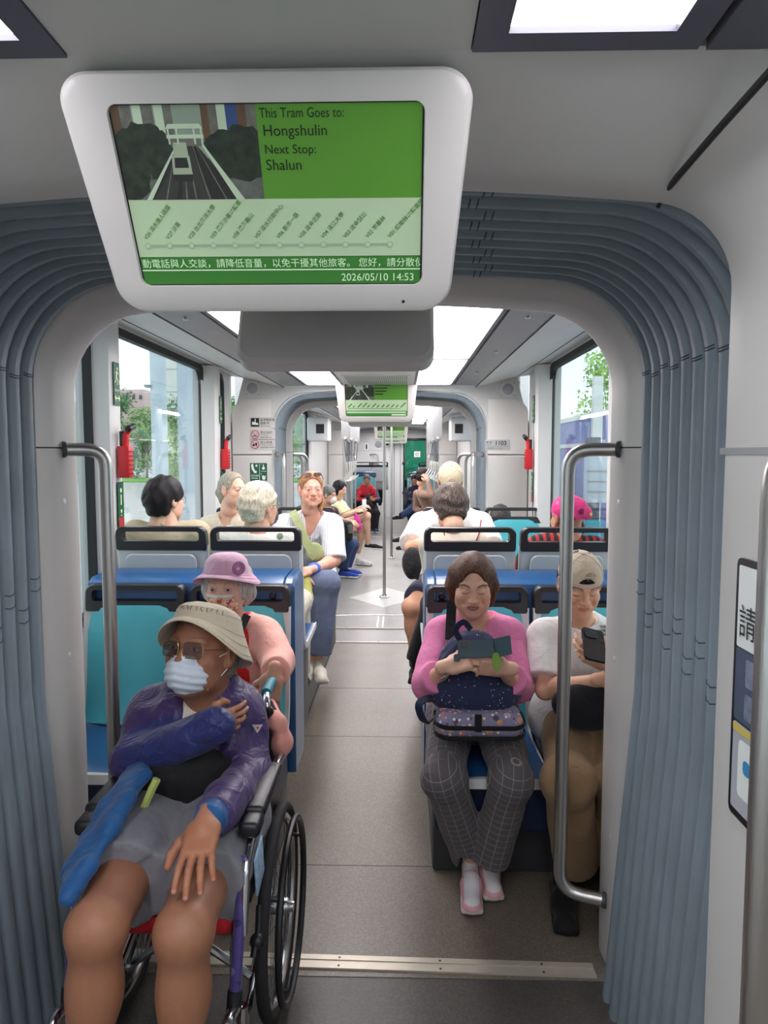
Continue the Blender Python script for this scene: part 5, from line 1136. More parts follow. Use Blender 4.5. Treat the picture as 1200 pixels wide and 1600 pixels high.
        if vneck: S.chain([nk+s.Fw*.05*sc, nk-s.Z*vneck+s.Fw*(.125*sc+s.belly*.3)], [vw*sc, .006], k=.006, op='s')
        V, Q = S.mesh(); c = None
        o = link_mesh(name, V, Q, m, s.o, cols=cols(V) if cols else None); return o
    def bottom(s, m, end=1., g=.010, leg=(.088, .064, .056), name='trousers', fold=.004, fr=34, h=None, extra=None, cut=True, cols=None, mat_fn=None):
        J, sc = s.J, s.sc; S = SD(h or s.h[0]); M = np.stack([s.X, s.Fw, s.Z], 1); A = [v*sc*s.legr for v in leg]
        S.ell(J['pel'], (.155*s.w*sc+g, .12*sc+g+s.belly*.3, .11*sc+g), M, k=.04)
        for q in 'lr':
            hp, kn, an = J['h'+q], J['k'+q], J['a'+q]; S.cap(J['pel']+(hp-J['pel'])*.8, hp, A[0]+g, A[0]+g, k=.05)
            if end <= 1: S.cap(hp, lerp(hp, kn, min(1., end+.04)), A[0]+g, A[0]+(A[1]-A[0])*end+g, k=.03)
            else: S.cap(hp, kn, A[0]+g, A[1]+g, k=.03); S.cap(kn, lerp(kn, an, min(1.1, end-1+.03)), A[1]+g, A[1]+(A[2]-A[1])*(end-1)+g, k=.02); S.ell(kn, (A[1]+g*1.1,)*3, k=.03)
        if extra: extra(S)
        if fold: S.wave(folds(fold, fr, 5))
        if cut:
            for q in 'lr':
                if end <= 1: s.cutoff(S, J['h'+q], J['k'+q], end, .13)
                else: s.cutoff(S, J['k'+q], J['a'+q], end-1, .10, .12)
        V, Q = S.mesh(); return link_mesh(name, V, Q, m, s.o, cols=cols(V) if cols else None)
    def shoe(s, q, d, mats, L=.27, z0=None, name='shoe', roll=0., style=None, foot=None, up=(0, 0, 1)):
        a = s.J['a'+q] if foot is None else _v(foot); sc = s.sc*L/.27; M = hand_M((0, 0, 0), d, up, sc); S = SD(max(.004, s.h[0]*.6))
        S.cap((0, -.062, .042), (0, .07, .040), .036, .040, k=.02); S.cap((0, .05, .036), (0, .148, .030), .042, .033, k=.02); S.ell((0, .165, .025), (.036, .03, .024), k=.02); S.cap((0, -.045, .05), (0, -.045, .085), .036, .034, k=.02)
        S.box((0, .04, .014), (.043, .142, .014), rd=.012, k=.006)
        for sx in (-1, 1): S.box((sx*.085, -.08, .01), (.048, .12, .08), rd=.02, k=.02, op='s')
        S.box((0, .05, -.05), (.2, .3, .05), rd=.002, k=.002, op='s')
        V, Q = S.mesh(); zc = V[Q][:, :, 2].mean(1); yc = V[Q][:, :, 1].mean(1); xc = np.abs(V[Q][:, :, 0].mean(1)); mi = np.zeros(len(Q), int); mi[zc < .026] = 1
        if style is not None: mi[style(V[Q].mean(1))] = 2
        g = np.array(a)-np.array(M.to_3x3() @ Vector((0, -.045, .075))); V = xform(V, M)+g
        if z0 is not None: V[:, 2] += z0-V[:, 2].min()
        return link_mesh(name, V, Q, mats, s.o, midx=mi)
    def on_head(s, name, S, m, parent=None, cols=None, midx=None):
        V, Q = S.mesh() if isinstance(S, SD) else S
        mi = midx(V[Q].mean(1)) if midx else None
        return link_mesh(name, V, Q, m, parent or s.o, s.HM, cols=cols(V) if cols else None, midx=mi)
    def hb(s, name, mb, m, parent=None): 
        V = np.concatenate(mb.V); o = link_mesh(name, V, mb.F, m, parent or s.o, s.HM, midx=mb.I if max(mb.I) else None); o.data.set_sharp_from_angle(angle=R(40)); return o
# ---- hair shapes and headwear in the head frame
def hair_short(h, t=.012, low=-.03, fringe=.062, back=-.055, full=0., seed=1, wav=.003, side=-.01):
    S = SD(h); S.ell((0, -.016, .040), (.078+t*.6+full, .098+t, .086+t), k=.02); S.ell((0, -.055, -.0), (.072+t*.5+full, .058+t, .075), k=.03); S.ell((0, -.05, back), (.058+t*.4+full, .045+t*.6, .035), k=.03)
    if wav: S.wave(folds(wav, 110, seed))
    S.ell((0, .085, fringe-.082), (.068, .075, .082), k=.012, op='s'); S.box((0, .08, -.09), (.12, .06, .09), rd=.02, k=.02, op='s')
    for s in (-1, 1): S.ell((s*.088, .012, -.03+side), (.028, .034, .040), k=.012, op='s')
    S.cap((0, -.03, -.09), (0, -.05, -.2), .06, .09, k=.01, op='s'); return S
def hair_bob(h, length=-.10, t=.018, fringe=.066, seed=2, part=.0, open_=.058, wav=.003):
    S = SD(h); S.ell((0, -.016, .038), (.080+t*.6, .098+t, .088+t), k=.02)
    for s in (-1, 1): S.chain([(s*.064, -.010, .045), (s*.073, -.005, -.01), (s*.070, .010, length+.022)], [.030, .028, .020], k=.025); S.chain([(s*.045, -.06, .03), (s*.055, -.05, -.03), (s*.052, -.04, length+.025)], [.048, .044, .028], k=.03)
    S.ell((0, -.06, -.03), (.07, .055, .08), k=.03)
    if wav: S.wave(folds(wav, 90, seed))
    S.ell((0, .10, fringe-.125), (open_, .085, .125), k=.012, op='s'); S.cap((0, .02, -.06), (0, .03, -.2), .058, .06, k=.01, op='s'); S.cap((0, -.03, length-.01), (0, -.03, length-.1), .055, .055, k=.01, op='s'); return S
def glasses(p, frame, lens=None, y=.100, w=.023, hgt=.017, r=.0011):
    mb = MB()
    for s in (-1, 1):
        ol = rrect(s*.032-w, .008-hgt, s*.032+w, .008+hgt, min(w, hgt)*.6, 5); mb.tube([(a, y-abs(a)*.09-((abs(a)/.06)**3)*.006, b) for a, b in ol], r, 6, close=True); mb.tube([(s*(.032+w), y-.012, .012), (s*.076, .05, .012), (s*.080, -.01, .010), (s*.079, -.03, -.004)], r, 6)
    mb.tube([(-.010, y-.001, .012), (0, y+.003, .014), (.010, y-.001, .012)], r, 6); o = p.hb('glasses', mb, frame)
    if lens:
        q = MB()
        for s in (-1, 1): ol = rrect(s*.032-w, .008-hgt, s*.032+w, .008+hgt, min(w, hgt)*.6, 5); q.add([(a, y-abs(a)*.09-((abs(a)/.06)**3)*.006, b) for a, b in ol], [tuple(range(len(ol)))])
        p.hb('lenses', q, lens, o)
    return o
def face_mask(p, m, loops=None, down=0., col2=None, h=.0028, low=-.102, top=-.006, w=.056):
    S = SD(h); S.ell((0, .050, -.052-down), (.062, .066, .056), k=.01); S.ell((0, .086, -.042-down), (.026, .028, .038), k=.03); S.wave(lambda x, y, z: .0016*np.sin(z*330+2.5*np.abs(x)*20)+0*x*y)
    S.box((0, .05, top+.05-down), (.1, .1, .05), rd=.002, k=.004, op='s'); S.box((0, .0, -.06), (.1, .048, .12), rd=.002, k=.004, op='s'); S.box((0, .05, low-.04-down), (.1, .1, .04), rd=.002, k=.008, op='s')
    o = p.on_head('face_mask', S, m)
    mb = MB()
    for s in (-1, 1): mb.tube(spline([(s*.058, .052, -.018-down), (s*.072, .025, -.002), (s*.084, -.014, .012)], 4), .0011, 6); mb.tube(spline([(s*.055, .052, -.088-down), (s*.070, .02, -.055), (s*.080, -.014, -.022)], 4), .0011, 6)
    p.hb('ear_loop', mb, loops or WHITES, o); return o
def bucket_hat(p, m, brim=.062, drop=.045, crown=.105, r0=.098, z0=.052, wav=.004, tiltx=0., seed=0, top_r=.8, band=None, front=0.):
    mb = MB(); n = 56; rows = []
    prof = [(.012, crown+.001, 0), (r0*top_r*.7, crown, 0), (r0*top_r, crown-.007, 0), (r0*(top_r*.35+.65), crown*.62+z0*.38, 0), (r0, z0+.004, 0), (r0+.002, z0-.004, 0), (r0+brim*.35, z0-drop*.36, .4), (r0+brim*.7, z0-drop*.72, .8), (r0+brim, z0-drop, 1), (r0+brim-.001, z0-drop-.003, 1), (r0+brim*.68, z0-drop*.72-.005, .8), (r0-.003, z0-.008, 0), (r0-.004, z0+.02, 0)]
    for r, z, k in prof:
        rows.append([(r*.92*math.cos(a), r*1.10*math.sin(a)-.012, z + k*wav*(math.sin(2*a+seed)*1.5+math.sin(3*a+1.3*seed)) + k*front*drop*max(0, math.sin(a))**1.5 + tiltx*r*math.sin(a)) for a in np.linspace(0, 2*PI, n+1)[:-1]])
    mb.loft(rows, close=True); mb.F.append(tuple(range(n))); mb.I.append(0); o = p.hb('bucket_hat', mb, m)
    st = MB()
    for i in range(6, 9):
        pass
    for t in (.3, .6, .9): st.tube([((r0+brim*t)*.92*math.cos(a), (r0+brim*t)*1.10*math.sin(a)-.012, z0-drop*t+.0012+t*front*drop*max(0, math.sin(a))**1.5+t*wav*(math.sin(2*a+seed)*1.5+math.sin(3*a+1.3*seed))+tiltx*(r0+brim*t)*math.sin(a)) for a in np.linspace(0, 2*PI, n+1)[:-1]], .0009, 5, close=True)
    p.hb('brim_stitching', st, m, o); return o
def cap_hat(p, m, back_front=False, h=.003, z0=.035, brim=True, logo=None, strap=True, m2=None):
    """baseball cap; back_front True = worn backwards"""
    S = SD(h); S.ell((0, -.012, .040), (.086, .106, .092), k=.01); S.box((0, 0, z0-.1), (.2, .2, .1), rd=.002, k=.003, op='s')
    if back_front: S.ell((0, .105, z0+.006), (.036, .05, .034), k=.004, op='s')
    o = p.on_head('cap', S, m); yb = -1 if back_front else 1
    if back_front and strap:
        q = MB(); A = [(-.052+.104*i/12, 0, 0) for i in range(13)]; ys = [.004+.1*math.sqrt(max(0, 1-(x/.086)**2))-.012 for x, _, _ in A]
        q.loft([[(x, y+.003, z0+.001) for (x, _, _), y in zip(A, ys)], [(x, y+.003, z0+.017) for (x, _, _), y in zip(A, ys)], [(x, y-.003, z0+.017) for (x, _, _), y in zip(A, ys)], [(x, y-.003, z0+.001) for (x, _, _), y in zip(A, ys)], [(x, y+.003, z0+.001) for (x, _, _), y in zip(A, ys)]]); p.hb('cap_strap', q, m2 or m, o)
    q = MB()
    for k in range(6):
        a = k*PI/3+PI/6; q.tube([(.0872*math.cos(a)*math.cos(e), .1072*math.sin(a)*math.cos(e)-.012, .040+.0932*math.sin(e)) for e in np.linspace(0, PI/2, 10) if .040+.0932*math.sin(e) > z0+(.03 if back_front and k in (1,) else 0)], .0009, 5)
    q.sphere((0, -.012, .134), (.008, .008, .004)); p.hb('cap_seams', q, m2 or m, o)
    if brim:
        rows = []; 
        for t in np.linspace(0, 1, 7):
            rows.append([(.078*math.sin(a)*(1-.12*t), yb*((.100*math.cos(a)+.062*t*math.cos(a)**.6 if math.cos(a) > 0 else 0))-.012, z0+.004-.012*(math.sin(a)**2)-.012*t) for a in np.linspace(-PI/2+.02, PI/2-.02, 17)])
        b = MB(); b.loft(rows); b.loft([[(x, y, z-.004) for x, y, z in r] for r in rows]); p.hb('cap_brim', b, m, o)
    return o
# ---------------------------------------------------------------- patterned cloths
def uv_lines(name, base, line, pu, pv, wu, wv, rough=.85, line2=None):
    """woven check: the mesh's Col attribute carries (across, along) cloth coordinates in metres"""
    m = cloth(name, base, rough); n = m.node_tree.nodes; L = m.node_tree.links; b = bsdf(m)
    at = n.new('ShaderNodeVertexColor'); at.layer_name = 'Col'; sp = n.new('ShaderNodeSeparateColor'); L.new(at.outputs['Color'], sp.inputs[0])
    def fr(sock, p, w):
        a = n.new('ShaderNodeMath'); a.operation = 'DIVIDE'; a.inputs[1].default_value = p; L.new(sock, a.inputs[0]); c = n.new('ShaderNodeMath'); c.operation = 'FRACT'; L.new(a.outputs[0], c.inputs[0]); d = n.new('ShaderNodeMath'); d.operation = 'LESS_THAN'; d.inputs[1].default_value = w; L.new(c.outputs[0], d.inputs[0]); return d.outputs[0]
    a = fr(sp.outputs[0], pu, wu); c = fr(sp.outputs[1], pv, wv); mx = n.new('ShaderNodeMath'); mx.operation = 'MAXIMUM'; L.new(a, mx.inputs[0]); L.new(c, mx.inputs[1])
    k = n.new('ShaderNodeMath'); k.operation = 'MULTIPLY'; k.inputs[1].default_value = .6; L.new(mx.outputs[0], k.inputs[0])
    src = b.inputs['Base Color'].links[0].from_socket; L.new(mixrgb(m, src, lin(line), k.outputs[0]), b.inputs['Base Color']); return m
def obj_lines(name, base, line, axis, freq, thr=.86, dist=1.2, rough=.85, strength=.75):
    m = cloth(name, base, rough); n = m.node_tree.nodes; L = m.node_tree.links; b = bsdf(m); t = n.new('ShaderNodeTexCoord')
    w = n.new('ShaderNodeTexWave'); w.wave_type = 'BANDS'; w.bands_direction = axis; w.inputs['Scale'].default_value = freq; w.inputs['Distortion'].default_value = dist; w.inputs['Detail Scale'].default_value = .6; L.new(t.outputs['Object'], w.inputs['Vector'])
    r = n.new('ShaderNodeValToRGB'); r.color_ramp.elements[0].position = thr; r.color_ramp.elements[1].position = min(1, thr+.08); r.color_ramp.elements[1].color = (strength,)*3+(1,); L.new(w.outputs['Fac'], r.inputs['Fac'])
    src = b.inputs['Base Color'].links[0].from_socket; L.new(mixrgb(m, src, lin(line), r.outputs['Color']), b.inputs['Base Color']); return m
def spots(name, base, layers, rough=.75):
    """scattered coloured motifs: layers of (scale, radius, colours)"""
    m = cloth(name, base, rough); n = m.node_tree.nodes; L = m.node_tree.links; b = bsdf(m); t = n.new('ShaderNodeTexCoord'); src = b.inputs['Base Color'].links[0].from_socket
    for sc, rad, cols, keep in layers:
        v = n.new('ShaderNodeTexVoronoi'); v.inputs['Scale'].default_value = sc; L.new(t.outputs['Object'], v.inputs['Vector'])
        nz_ = n.new('ShaderNodeTexNoise'); nz_.inputs['Scale'].default_value = sc*1.7; L.new(t.outputs['Object'], nz_.inputs['Vector'])
        ad = n.new('ShaderNodeMath'); ad.operation = 'MULTIPLY_ADD'; ad.inputs[1].default_value = .35; L.new(nz_.outputs['Fac'], ad.inputs[0]); L.new(v.outputs['Distance'], ad.inputs[2])
        lt = n.new('ShaderNodeMath'); lt.operation = 'LESS_THAN'; lt.inputs[1].default_value = rad+.175; L.new(ad.outputs[0], lt.inputs[0])
        sp = n.new('ShaderNodeSeparateColor'); L.new(v.outputs['Color'], sp.inputs[0]); kp = n.new('ShaderNodeMath'); kp.operation = 'LESS_THAN'; kp.inputs[1].default_value = keep; L.new(sp.outputs[1], kp.inputs[0])
        mu = n.new('ShaderNodeMath'); mu.operation = 'MULTIPLY'; L.new(lt.outputs[0], mu.inputs[0]); L.new(kp.outputs[0], mu.inputs[1])
        r = n.new('ShaderNodeValToRGB'); r.color_ramp.interpolation = 'CONSTANT'; e = r.color_ramp.elements
        for i, c in enumerate(cols):
            if i < 2: e[i].position = i/len(cols); e[i].color = lin(c)+(1,)
            else: q = e.new(i/len(cols)); q.color = lin(c)+(1,)
        L.new(sp.outputs[0], r.inputs['Fac']); src = mixrgb(m, src, r.outputs['Color'], mu.outputs[0])
    L.new(src, b.inputs['Base Color']); return m
BLACKC = cloth('black_cloth', (24,24,27)); WHITEC = cloth('white_cotton', (232,230,226)); 
def emblem(name, m, o, s, size, c, x, y, depth=.0): 
    mb = MB(); text_mesh(s, size, mb, frame_M(c, x, y), 0, 'CENTER', 1, .0005); return link_mesh(name, np.concatenate(mb.V), mb.F, m, o, smooth=False)
def strap(p, name, pts, w, t, m, parent=None, nrm=None, n=6):
    """flat band through points; nrm: outward directions at the points"""
    P = spline(pts, n); N = spline(nrm, n) if nrm is not None else None; rows = []
    for i, q in enumerate(P):
        tg = n_(P[min(i+1, len(P)-1)]-P[max(i-1, 0)]); nn = n_(N[i]) if N is not None else np.array((0, -1., 0)); sd = n_(np.cross(tg, nn)); nn = np.cross(sd, tg)
        rows.append([q-sd*w/2, q-sd*w/2+nn*t, q+sd*w/2+nn*t, q+sd*w/2])
    mb = MB(); mb.loft(rows, close=True); return mb.build(name, m, parent, smooth='angle')
# ================================================================= woman in the pink sweater
Jp = dict(pel=(.47, 2.78, .585), neck=W(744, 968, 2.74), head=W(738, 914, 2.66), sl=W(793, 992, 2.73), sr=W(690, 992, 2.73), el=W(808, 1072, 2.60), er=W(668, 1070, 2.58), wl=W(786, 1046, 2.40), wr=W(700, 1042, 2.42),
          hl=(.56, 2.74, .575), hr=(.38, 2.74, .575), kl=W(799, 1218, 2.40), kr=W(694, 1218, 2.40), al=W(766, 1338, 2.50), ar=W(736, 1335, 2.56))
skA = (222,176,150)
P1 = Person('woman in pink sweater and grey checked trousers using a phone over a backpack', Jp, (-.04, -.95, -.26), skA, h=(.007, .0021), head=dict(eye='down', fat=.003, browa=.95, brow=(28,20,18), lip=col_((150,70,70))),
            hands=dict(l=dict(dir=(-1, -.05, .10), back=(0, -.85, -.5), curl=(.25, .28, .32, .36), at=W(787, 1044, 2.38)), r=dict(dir=(.75, -.25, .28), back=(-.3, -.6, .75), curl=(.45, .65, .75, .85), thumb=(.3, .3), at=W(702, 1040, 2.40))))
hb1 = hair_bob(.0028, length=-.095, t=.006, fringe=.092, seed=3, open_=.058); HB = hair_mat('brown_bob', (66,42,32), (110,74,54), .42); P1.on_head('hair', hb1, HB)
PINK = cloth('pink_knit', (226,132,176), vary=.04)
P1.top(PINK, 1.50, .012, arm=(.062, .056, .054), name='sweater', fold=.0045, fr=46, neck=.068, vneck=.075, vw=.045)
def leg_uv(P):
    def f(V):
        J = P.J; best = np.full(len(V), 9.); C = np.zeros((len(V), 3))
        for oi, q in enumerate('lr'):
            L0 = np.linalg.norm(J['k'+q]-J['h'+q])
            for (a, b, o0) in ((J['h'+q], J['k'+q], 0), (J['k'+q], J['a'+q], L0)):
                d = b-a; L = np.linalg.norm(d); d = d/L; t = (V-a) @ d; tc = np.clip(t, -.2 if o0 == 0 else -.16, L+.3 if o0 else L); r = V-a-tc[:, None]*d; D = np.linalg.norm(r, axis=1); m = (D < best) if o0 else (D < best) & (t < L-.015); best[m] = D[m]
                u = r @ n_(np.cross(d, np.cross(np.array((1., 0, 0)), d))); C[m, 0] = (u+10.013+oi*.02)[m]; C[m, 1] = (t+o0+10)[m]
        return C
    return f
PLAID = uv_lines('grey_check', (92,88,90), (176,164,160), .033, .026, .055, .065)
P1.bottom(PLAID, 2.0, .012, leg=(.086, .062, .066), fold=.004, cols=leg_uv(P1))
PSH = [cloth('pink_canvas', (226,172,176)), mat('white_sole', (232,228,224), .5), cloth('white_canvas', (226,222,224))]
sty = lambda c: (np.abs(c[:, 0]) < .030) & (c[:, 1] > .035) & (c[:, 2] > .045) | ((np.abs(c[:, 1]-.0) < .022) & (c[:, 2] > .04))
P1.shoe('r', (-.05, -.88, -.1), PSH, .26, .012, style=sty, foot=W(735, 1332, 2.58)); P1.shoe('l', (.05, -.9, -.1), PSH, .26, .012, style=sty, foot=W(758, 1338, 2.66))
for q, f in (('r', W(735, 1332, 2.58)), ('l', W(757, 1332, 2.64))): S = SD(.006); S.cap(f+_v((0, 0, .0)), f+_v((0, -.01, .10)), .036, .040); V, Q = S.mesh(); link_mesh('sock', V, Q, WHITEC, P1.o)
# backpack, lunch bag, phone
GALAXY = spots('navy_print', (42,48,80), [(40, .19, [(96,110,160), (190,110,80), (140,120,150), (90,130,170)], .45), (95, .16, [(225,225,232), (200,200,215), (240,240,240)], .55)])
bp = empty('backpack', W(742, 1110, 2.45)); tag(bp, 'navy star-print backpack on the lap of the woman in the pink sweater', 'backpack')
c = W(742, 1056, 2.50); S = SD(.006); S.ell(c+_v((.0, .02, -.065)), (.168, .085, .085), k=.04); S.ell(c+_v((-.01, .01, .04)), (.115, .075, .11), k=.04); S.ell(c+_v((-.005, .0, .10)), (.075, .06, .06), k=.04); S.chain([c+_v((-.125, -.02, -.04)), c+_v((-.11, -.03, .06)), c+_v((-.05, -.035, .125)), c+_v((.03, -.035, .13)), c+_v((.09, -.03, .08))], [.012]*5, k=.012); S.wave(folds(.005, 42, 8))
V, Q = S.mesh(); link_mesh('bag_body', V, Q, GALAXY, bp)
NAVYC = cloth('navy_webbing', (28,34,60))
strap(None, 'shoulder_strap', [W(706, 940, 2.66), W(704, 975, 2.60), W(703, 1000, 2.55)], .036, .006, BLACKC, bp, [(0, -1, .6), (0, -1, .2), (0, -1, .1)])
strap(None, 'carry_loop', [W(720, 1002, 2.47), W(712, 984, 2.47), W(724, 972, 2.47), W(736, 984, 2.46)], .02, .004, NAVYC, bp, [(0, -1, .1)]*4)
strap(None, 'loose_strap', [W(690, 1094, 2.52), W(668, 1092, 2.47), W(655, 1102, 2.44), W(662, 1125, 2.44), W(672, 1126, 2.5)], .028, .005, NAVYC, bp, [(0, -1, .3), (0, -.5, 1), (-.6, -1, .6), (-.6, -1, -.3), (0, -1, 0)])
mb = MB(); mb.tube(spline([W(690, 1060, 2.43), W(703, 1053, 2.42), W(712, 1047, 2.42)], 4), .004, 6); mb.build('zip', STEELB, bp)
lb = empty('lunch_bag', W(748, 1150, 2.40)); tag(lb, 'small patterned bag with black trim below the star-print backpack', 'bag')
PATCH = spots('patchwork_print', (134,130,158), [(30, .34, [(214,150,98), (196,120,130), (226,196,150), (90,70,84), (206,170,176)], .95), (62, .30, [(236,210,170), (110,80,110), (220,120,90), (240,236,230)], .85)])
c = W(748, 1126, 2.47); S = SD(.005); S.box(c, (.152, .075, .045), rd=.04, k=.01); S.wave(folds(.003, 40, 2)); V, Q = S.mesh(); link_mesh('bag_body', V, Q, PATCH, lb)
for z, rr in ((-.004, .008), (-.040, .008)):
    mb = MB(); o2 = rrect(c[0]-.156, c[1]-.079, c[0]+.156, c[1]+.079, .045, 8); mb.loft([[(x, y, c[2]+z-rr-.012*((x-c[0])/.15)**2*-1) for x, y in o2], [(c[0]+(x-c[0])*1.012, c[1]+(y-c[1])*1.03, c[2]+z-.012*((x-c[0])/.15)**2*-1) for x, y in o2], [(x, y, c[2]+z+rr-.012*((x-c[0])/.15)**2*-1) for x, y in o2]], close=True); mb.build('black_trim', BLACKC, lb)
mb = MB(); mb.box((c[0]-.022, c[1]-.083, c[2]-.01), (c[0]+.002, c[1]-.070, c[2]+.05), .003); mb.build('front_strap', BLACKC, lb)
TEAL = mat('teal_case', (36,68,76), .5, bump=.1)
ph = W(743, 1014, 2.345); Mph = frame_M(ph, (1, -.05, .06), (-.06, .5, .9)) @ Matrix.Scale(.86, 4)
r = empty('smartphone', ph, M=Mph); tag(r, 'smartphone in an open teal flip case held by the woman in pink', 'smartphone')
mb = MB(); mb.prism(rrect(-.068, -.034, .068, .034, .008), (-.006, .006), 2); mb.build('case', TEAL, r, M=Mph)
mb = MB(); mb.prism(rrect(-.055, .004, -.028, .028, .005), (.006, .0085), 2); mb.build('camera_module', BLACKP, r, M=Mph)
Mf = Mph @ Matrix.Translation((.070, 0, 0)) @ Matrix.Rotation(R(-38), 4, 'Y'); mb = MB(); mb.prism(rrect(.0, -.036, .078, .036, .006), (-.002, .001), 2); mb.build('flip_cover', TEAL, r, M=Mf)
mb = MB(); mb.prism(rrect(-.085, -.045, -.06, -.018, .008), (-.004, .002), 2); mb.build('cover_clasp', TEAL, r, M=Mph)
mb = MB(); mb.prism([(.075+.016*math.sin(t)*(1-.2*math.cos(t)), -.055-.036*math.cos(t)) for t in np.linspace(0, 2*PI, 17)[:-1]], (.010, .014), 2); mb.build('leaf_charm', mat('leaf_charm_green', (112,146,46), .6), r, M=Mph)
# ================================================================= man in the white t-shirt
Jm = dict(pel=(.92, 2.80, .585), neck=W(905, 976, 2.74), head=W(906, 913, 2.64), sl=W(965, 1000, 2.74), sr=W(850, 995, 2.74), el=W(975, 1075, 2.62), er=W(852, 1078, 2.60), wl=W(952, 1042, 2.40), wr=W(945, 1062, 2.47),
          hl=(1.01, 2.76, .575), hr=(.83, 2.76, .575), kl=W(965, 1215, 2.42), kr=W(888, 1222, 2.38), al=W(966, 1340, 2.52), ar=W(900, 1352, 2.50))
skM = (220,174,144)
P2 = Person('young man in white t-shirt and backwards beige cap looking at a phone', Jm, (.03, -.9, -.38), skM, h=(.007, .0021), width=1.02, head=dict(eye='down', brow=(26,22,22), browa=.85),
            hands=dict(l=dict(dir=(-.85, -.15, .42), back=(.1, -.8, -.5), curl=(.5, .55, .6, .65), at=W(950, 1036, 2.40)), r=dict(dir=(1, -.1, .05), back=(0, -1, .2))))
S = hair_short(.003, t=.004, fringe=.05); P2.on_head('hair', S, hair_mat('black_hair', (26,24,26)))
BEIGE = cloth('beige_twill', (204,186,164)); cp = cap_hat(P2, BEIGE, True, z0=.040)
mb = MB(); mb.tube([(-.008+.017*math.cos(a), .088+.0, .094+.012*math.sin(a)) for a in np.linspace(0, PI, 9)], .0016, 5); mb.tube([(-.028, .087, .094), (.012, .087, .094)], .0016, 5); mb.tube([(-.012, .0885, .095), (-.006, .0875, .104), (.002, .088, .097)], .0016, 5); mb.tube([(-.024, .092, .086), (.008, .092, .086)], .0014, 5); P2.hb('cap_emblem', mb, cloth('beige_thread', (150,132,112)), cp)
TEE = cloth('white_tee', (228,226,224), vary=.03); P2.top(TEE, .80, .011, arm=(.066, .070, .05), name='t_shirt', fold=.006, fr=40, neck=.066, hem=.135)
q_, n_v = HIT([o_ for o_ in P2.o.children if o_.name.startswith('t_shirt')][0], 942, 982, .004); emblem('chest_print', BLACKS, P2.o, 'THE\nNORTH\nFACE', .015, q_, np.cross((0, 0, 1.), n_v), np.cross(n_v, np.cross((0, 0, 1.), n_v)))
KHAKI = cloth('khaki_twill', (146,118,86), vary=.06); P2.bottom(KHAKI, 1.98, .010, leg=(.088, .078, .078), fold=.006, fr=30)
BSH = [cloth('black_suede', (22,21,23)), mat('black_sole', (18,18,19), .6)]; P2.shoe('r', (-.12, -1, 0), BSH, .29, .004, foot=W(876, 1362, 2.52)); P2.shoe('l', (.1, -1, 0), BSH, .29, .004)
ph = W(928, 1008, 2.33); Mph = frame_M(ph, (.92, .1, -.24), (.24, .75, .55)); r = empty('smartphone', ph, M=Mph); tag(r, 'dark smartphone held by the man in the white t-shirt', 'smartphone')
mb = MB(); mb.prism(rrect(-.037, -.062, .037, .062, .010), (-.005, .005), 2); mb.build('case', mat('smoky_case', (40,36,36), .2), r, M=Mph); mb = MB(); mb.prism(rrect(-.032, .022, .012, .054, .010), (.005, .009), 2); mb.build('camera_module', BLACKP, r, M=Mph)
c = W(918, 1102, 2.52); S = SD(.006); S.ell(c, (.125, .07, .085), k=.03); S.ell(c+_v((.05, 0, .03)), (.09, .06, .08), k=.03); S.wave(folds(.007, 34, 4)); V, Q = S.mesh(); o = link_mesh('folded_jacket', V, Q, cloth('black_navy_cloth', (24,25,32))); tag(o, 'dark folded jacket on the lap of the man in the white t-shirt', 'jacket')
# ================================================================= woman in the pink bucket hat
Jh = dict(pel=(-.47, 2.80, .585), neck=W(362, 970, 2.75), head=W(354, 918, 2.68), sl=W(414, 992, 2.74), sr=W(318, 992, 2.74), el=W(434, 1035, 2.62), er=W(312, 1075, 2.62), wl=W(430, 1052, 2.44), wr=W(345, 1090, 2.5),
          hl=(-.38, 2.76, .575), hr=(-.56, 2.76, .575), kl=(-.38, 2.44, .52), kr=(-.57, 2.44, .52), al=(-.38, 2.50, .10), ar=(-.57, 2.50, .10))
skH = (216,172,152)
P3 = Person('elderly woman in pink bucket hat, patterned mask and salmon jacket over red top', Jh, (-.03, -1, -.05), skH, h=(.007, .0023), head=dict(eye='open', age=1.5, brow=(130,116,108), browa=.4),
            hands=dict(l=dict(dir=(-.12, -.35, -.9), back=(.15, -.85, .4), curl=(.5, .6, .65, .7), thumb=(.2, .3), at=W(427, 1056, 2.40), skin=(196,146,120))))
P3.on_head('hair', hair_bob(.0032, length=-.055, t=.003, fringe=.07, seed=8, wav=.005), hair_mat('white_grey_hair', (196,190,184), (150,144,138), .5))
HATP = cloth('dusty_pink_cotton', (204,164,184), vary=.05); ht = bucket_hat(P3, HATP, brim=.046, drop=.052, crown=.140, r0=.098, z0=.066, wav=.003, top_r=.68, tiltx=.10, front=.9)
mb = MB()
for k in range(5): mb.tube([(-.072+(.008+.0052*k*.9)*math.cos(a)*.8, .084-(.004*k)*.5+.012*math.cos(a), .096+(.008+.0045*k)*math.sin(a)-.0) for a in np.linspace(0, 2*PI, 15)[:-1]], .0026, 5, close=True)
P3.hb('hat_rosette', mb, cloth('mauve_ribbon', (176,122,160)), ht)
face_mask(P3, spots('swirl_print', (222,180,150), [(38, .36, [(190,70,60), (214,110,60), (150,70,110), (236,214,200), (200,90,70)], .9), (80, .24, [(240,225,215), (170,60,70), (226,150,80)], .6)], .7), down=-.002)
mb = MB(); mb.loft([[(x, .112-.9*abs(x)**1.6*2.2, z) for x in np.linspace(-.05, .05, 9)] for z in (-.004, -.016)]); P3.hb('mask_edge', mb, WHITEC)
REDT = cloth('coral_red_top', (226,48,44)); P3.top(REDT, .3, .010, name='top', neck=.068, fold=.003)
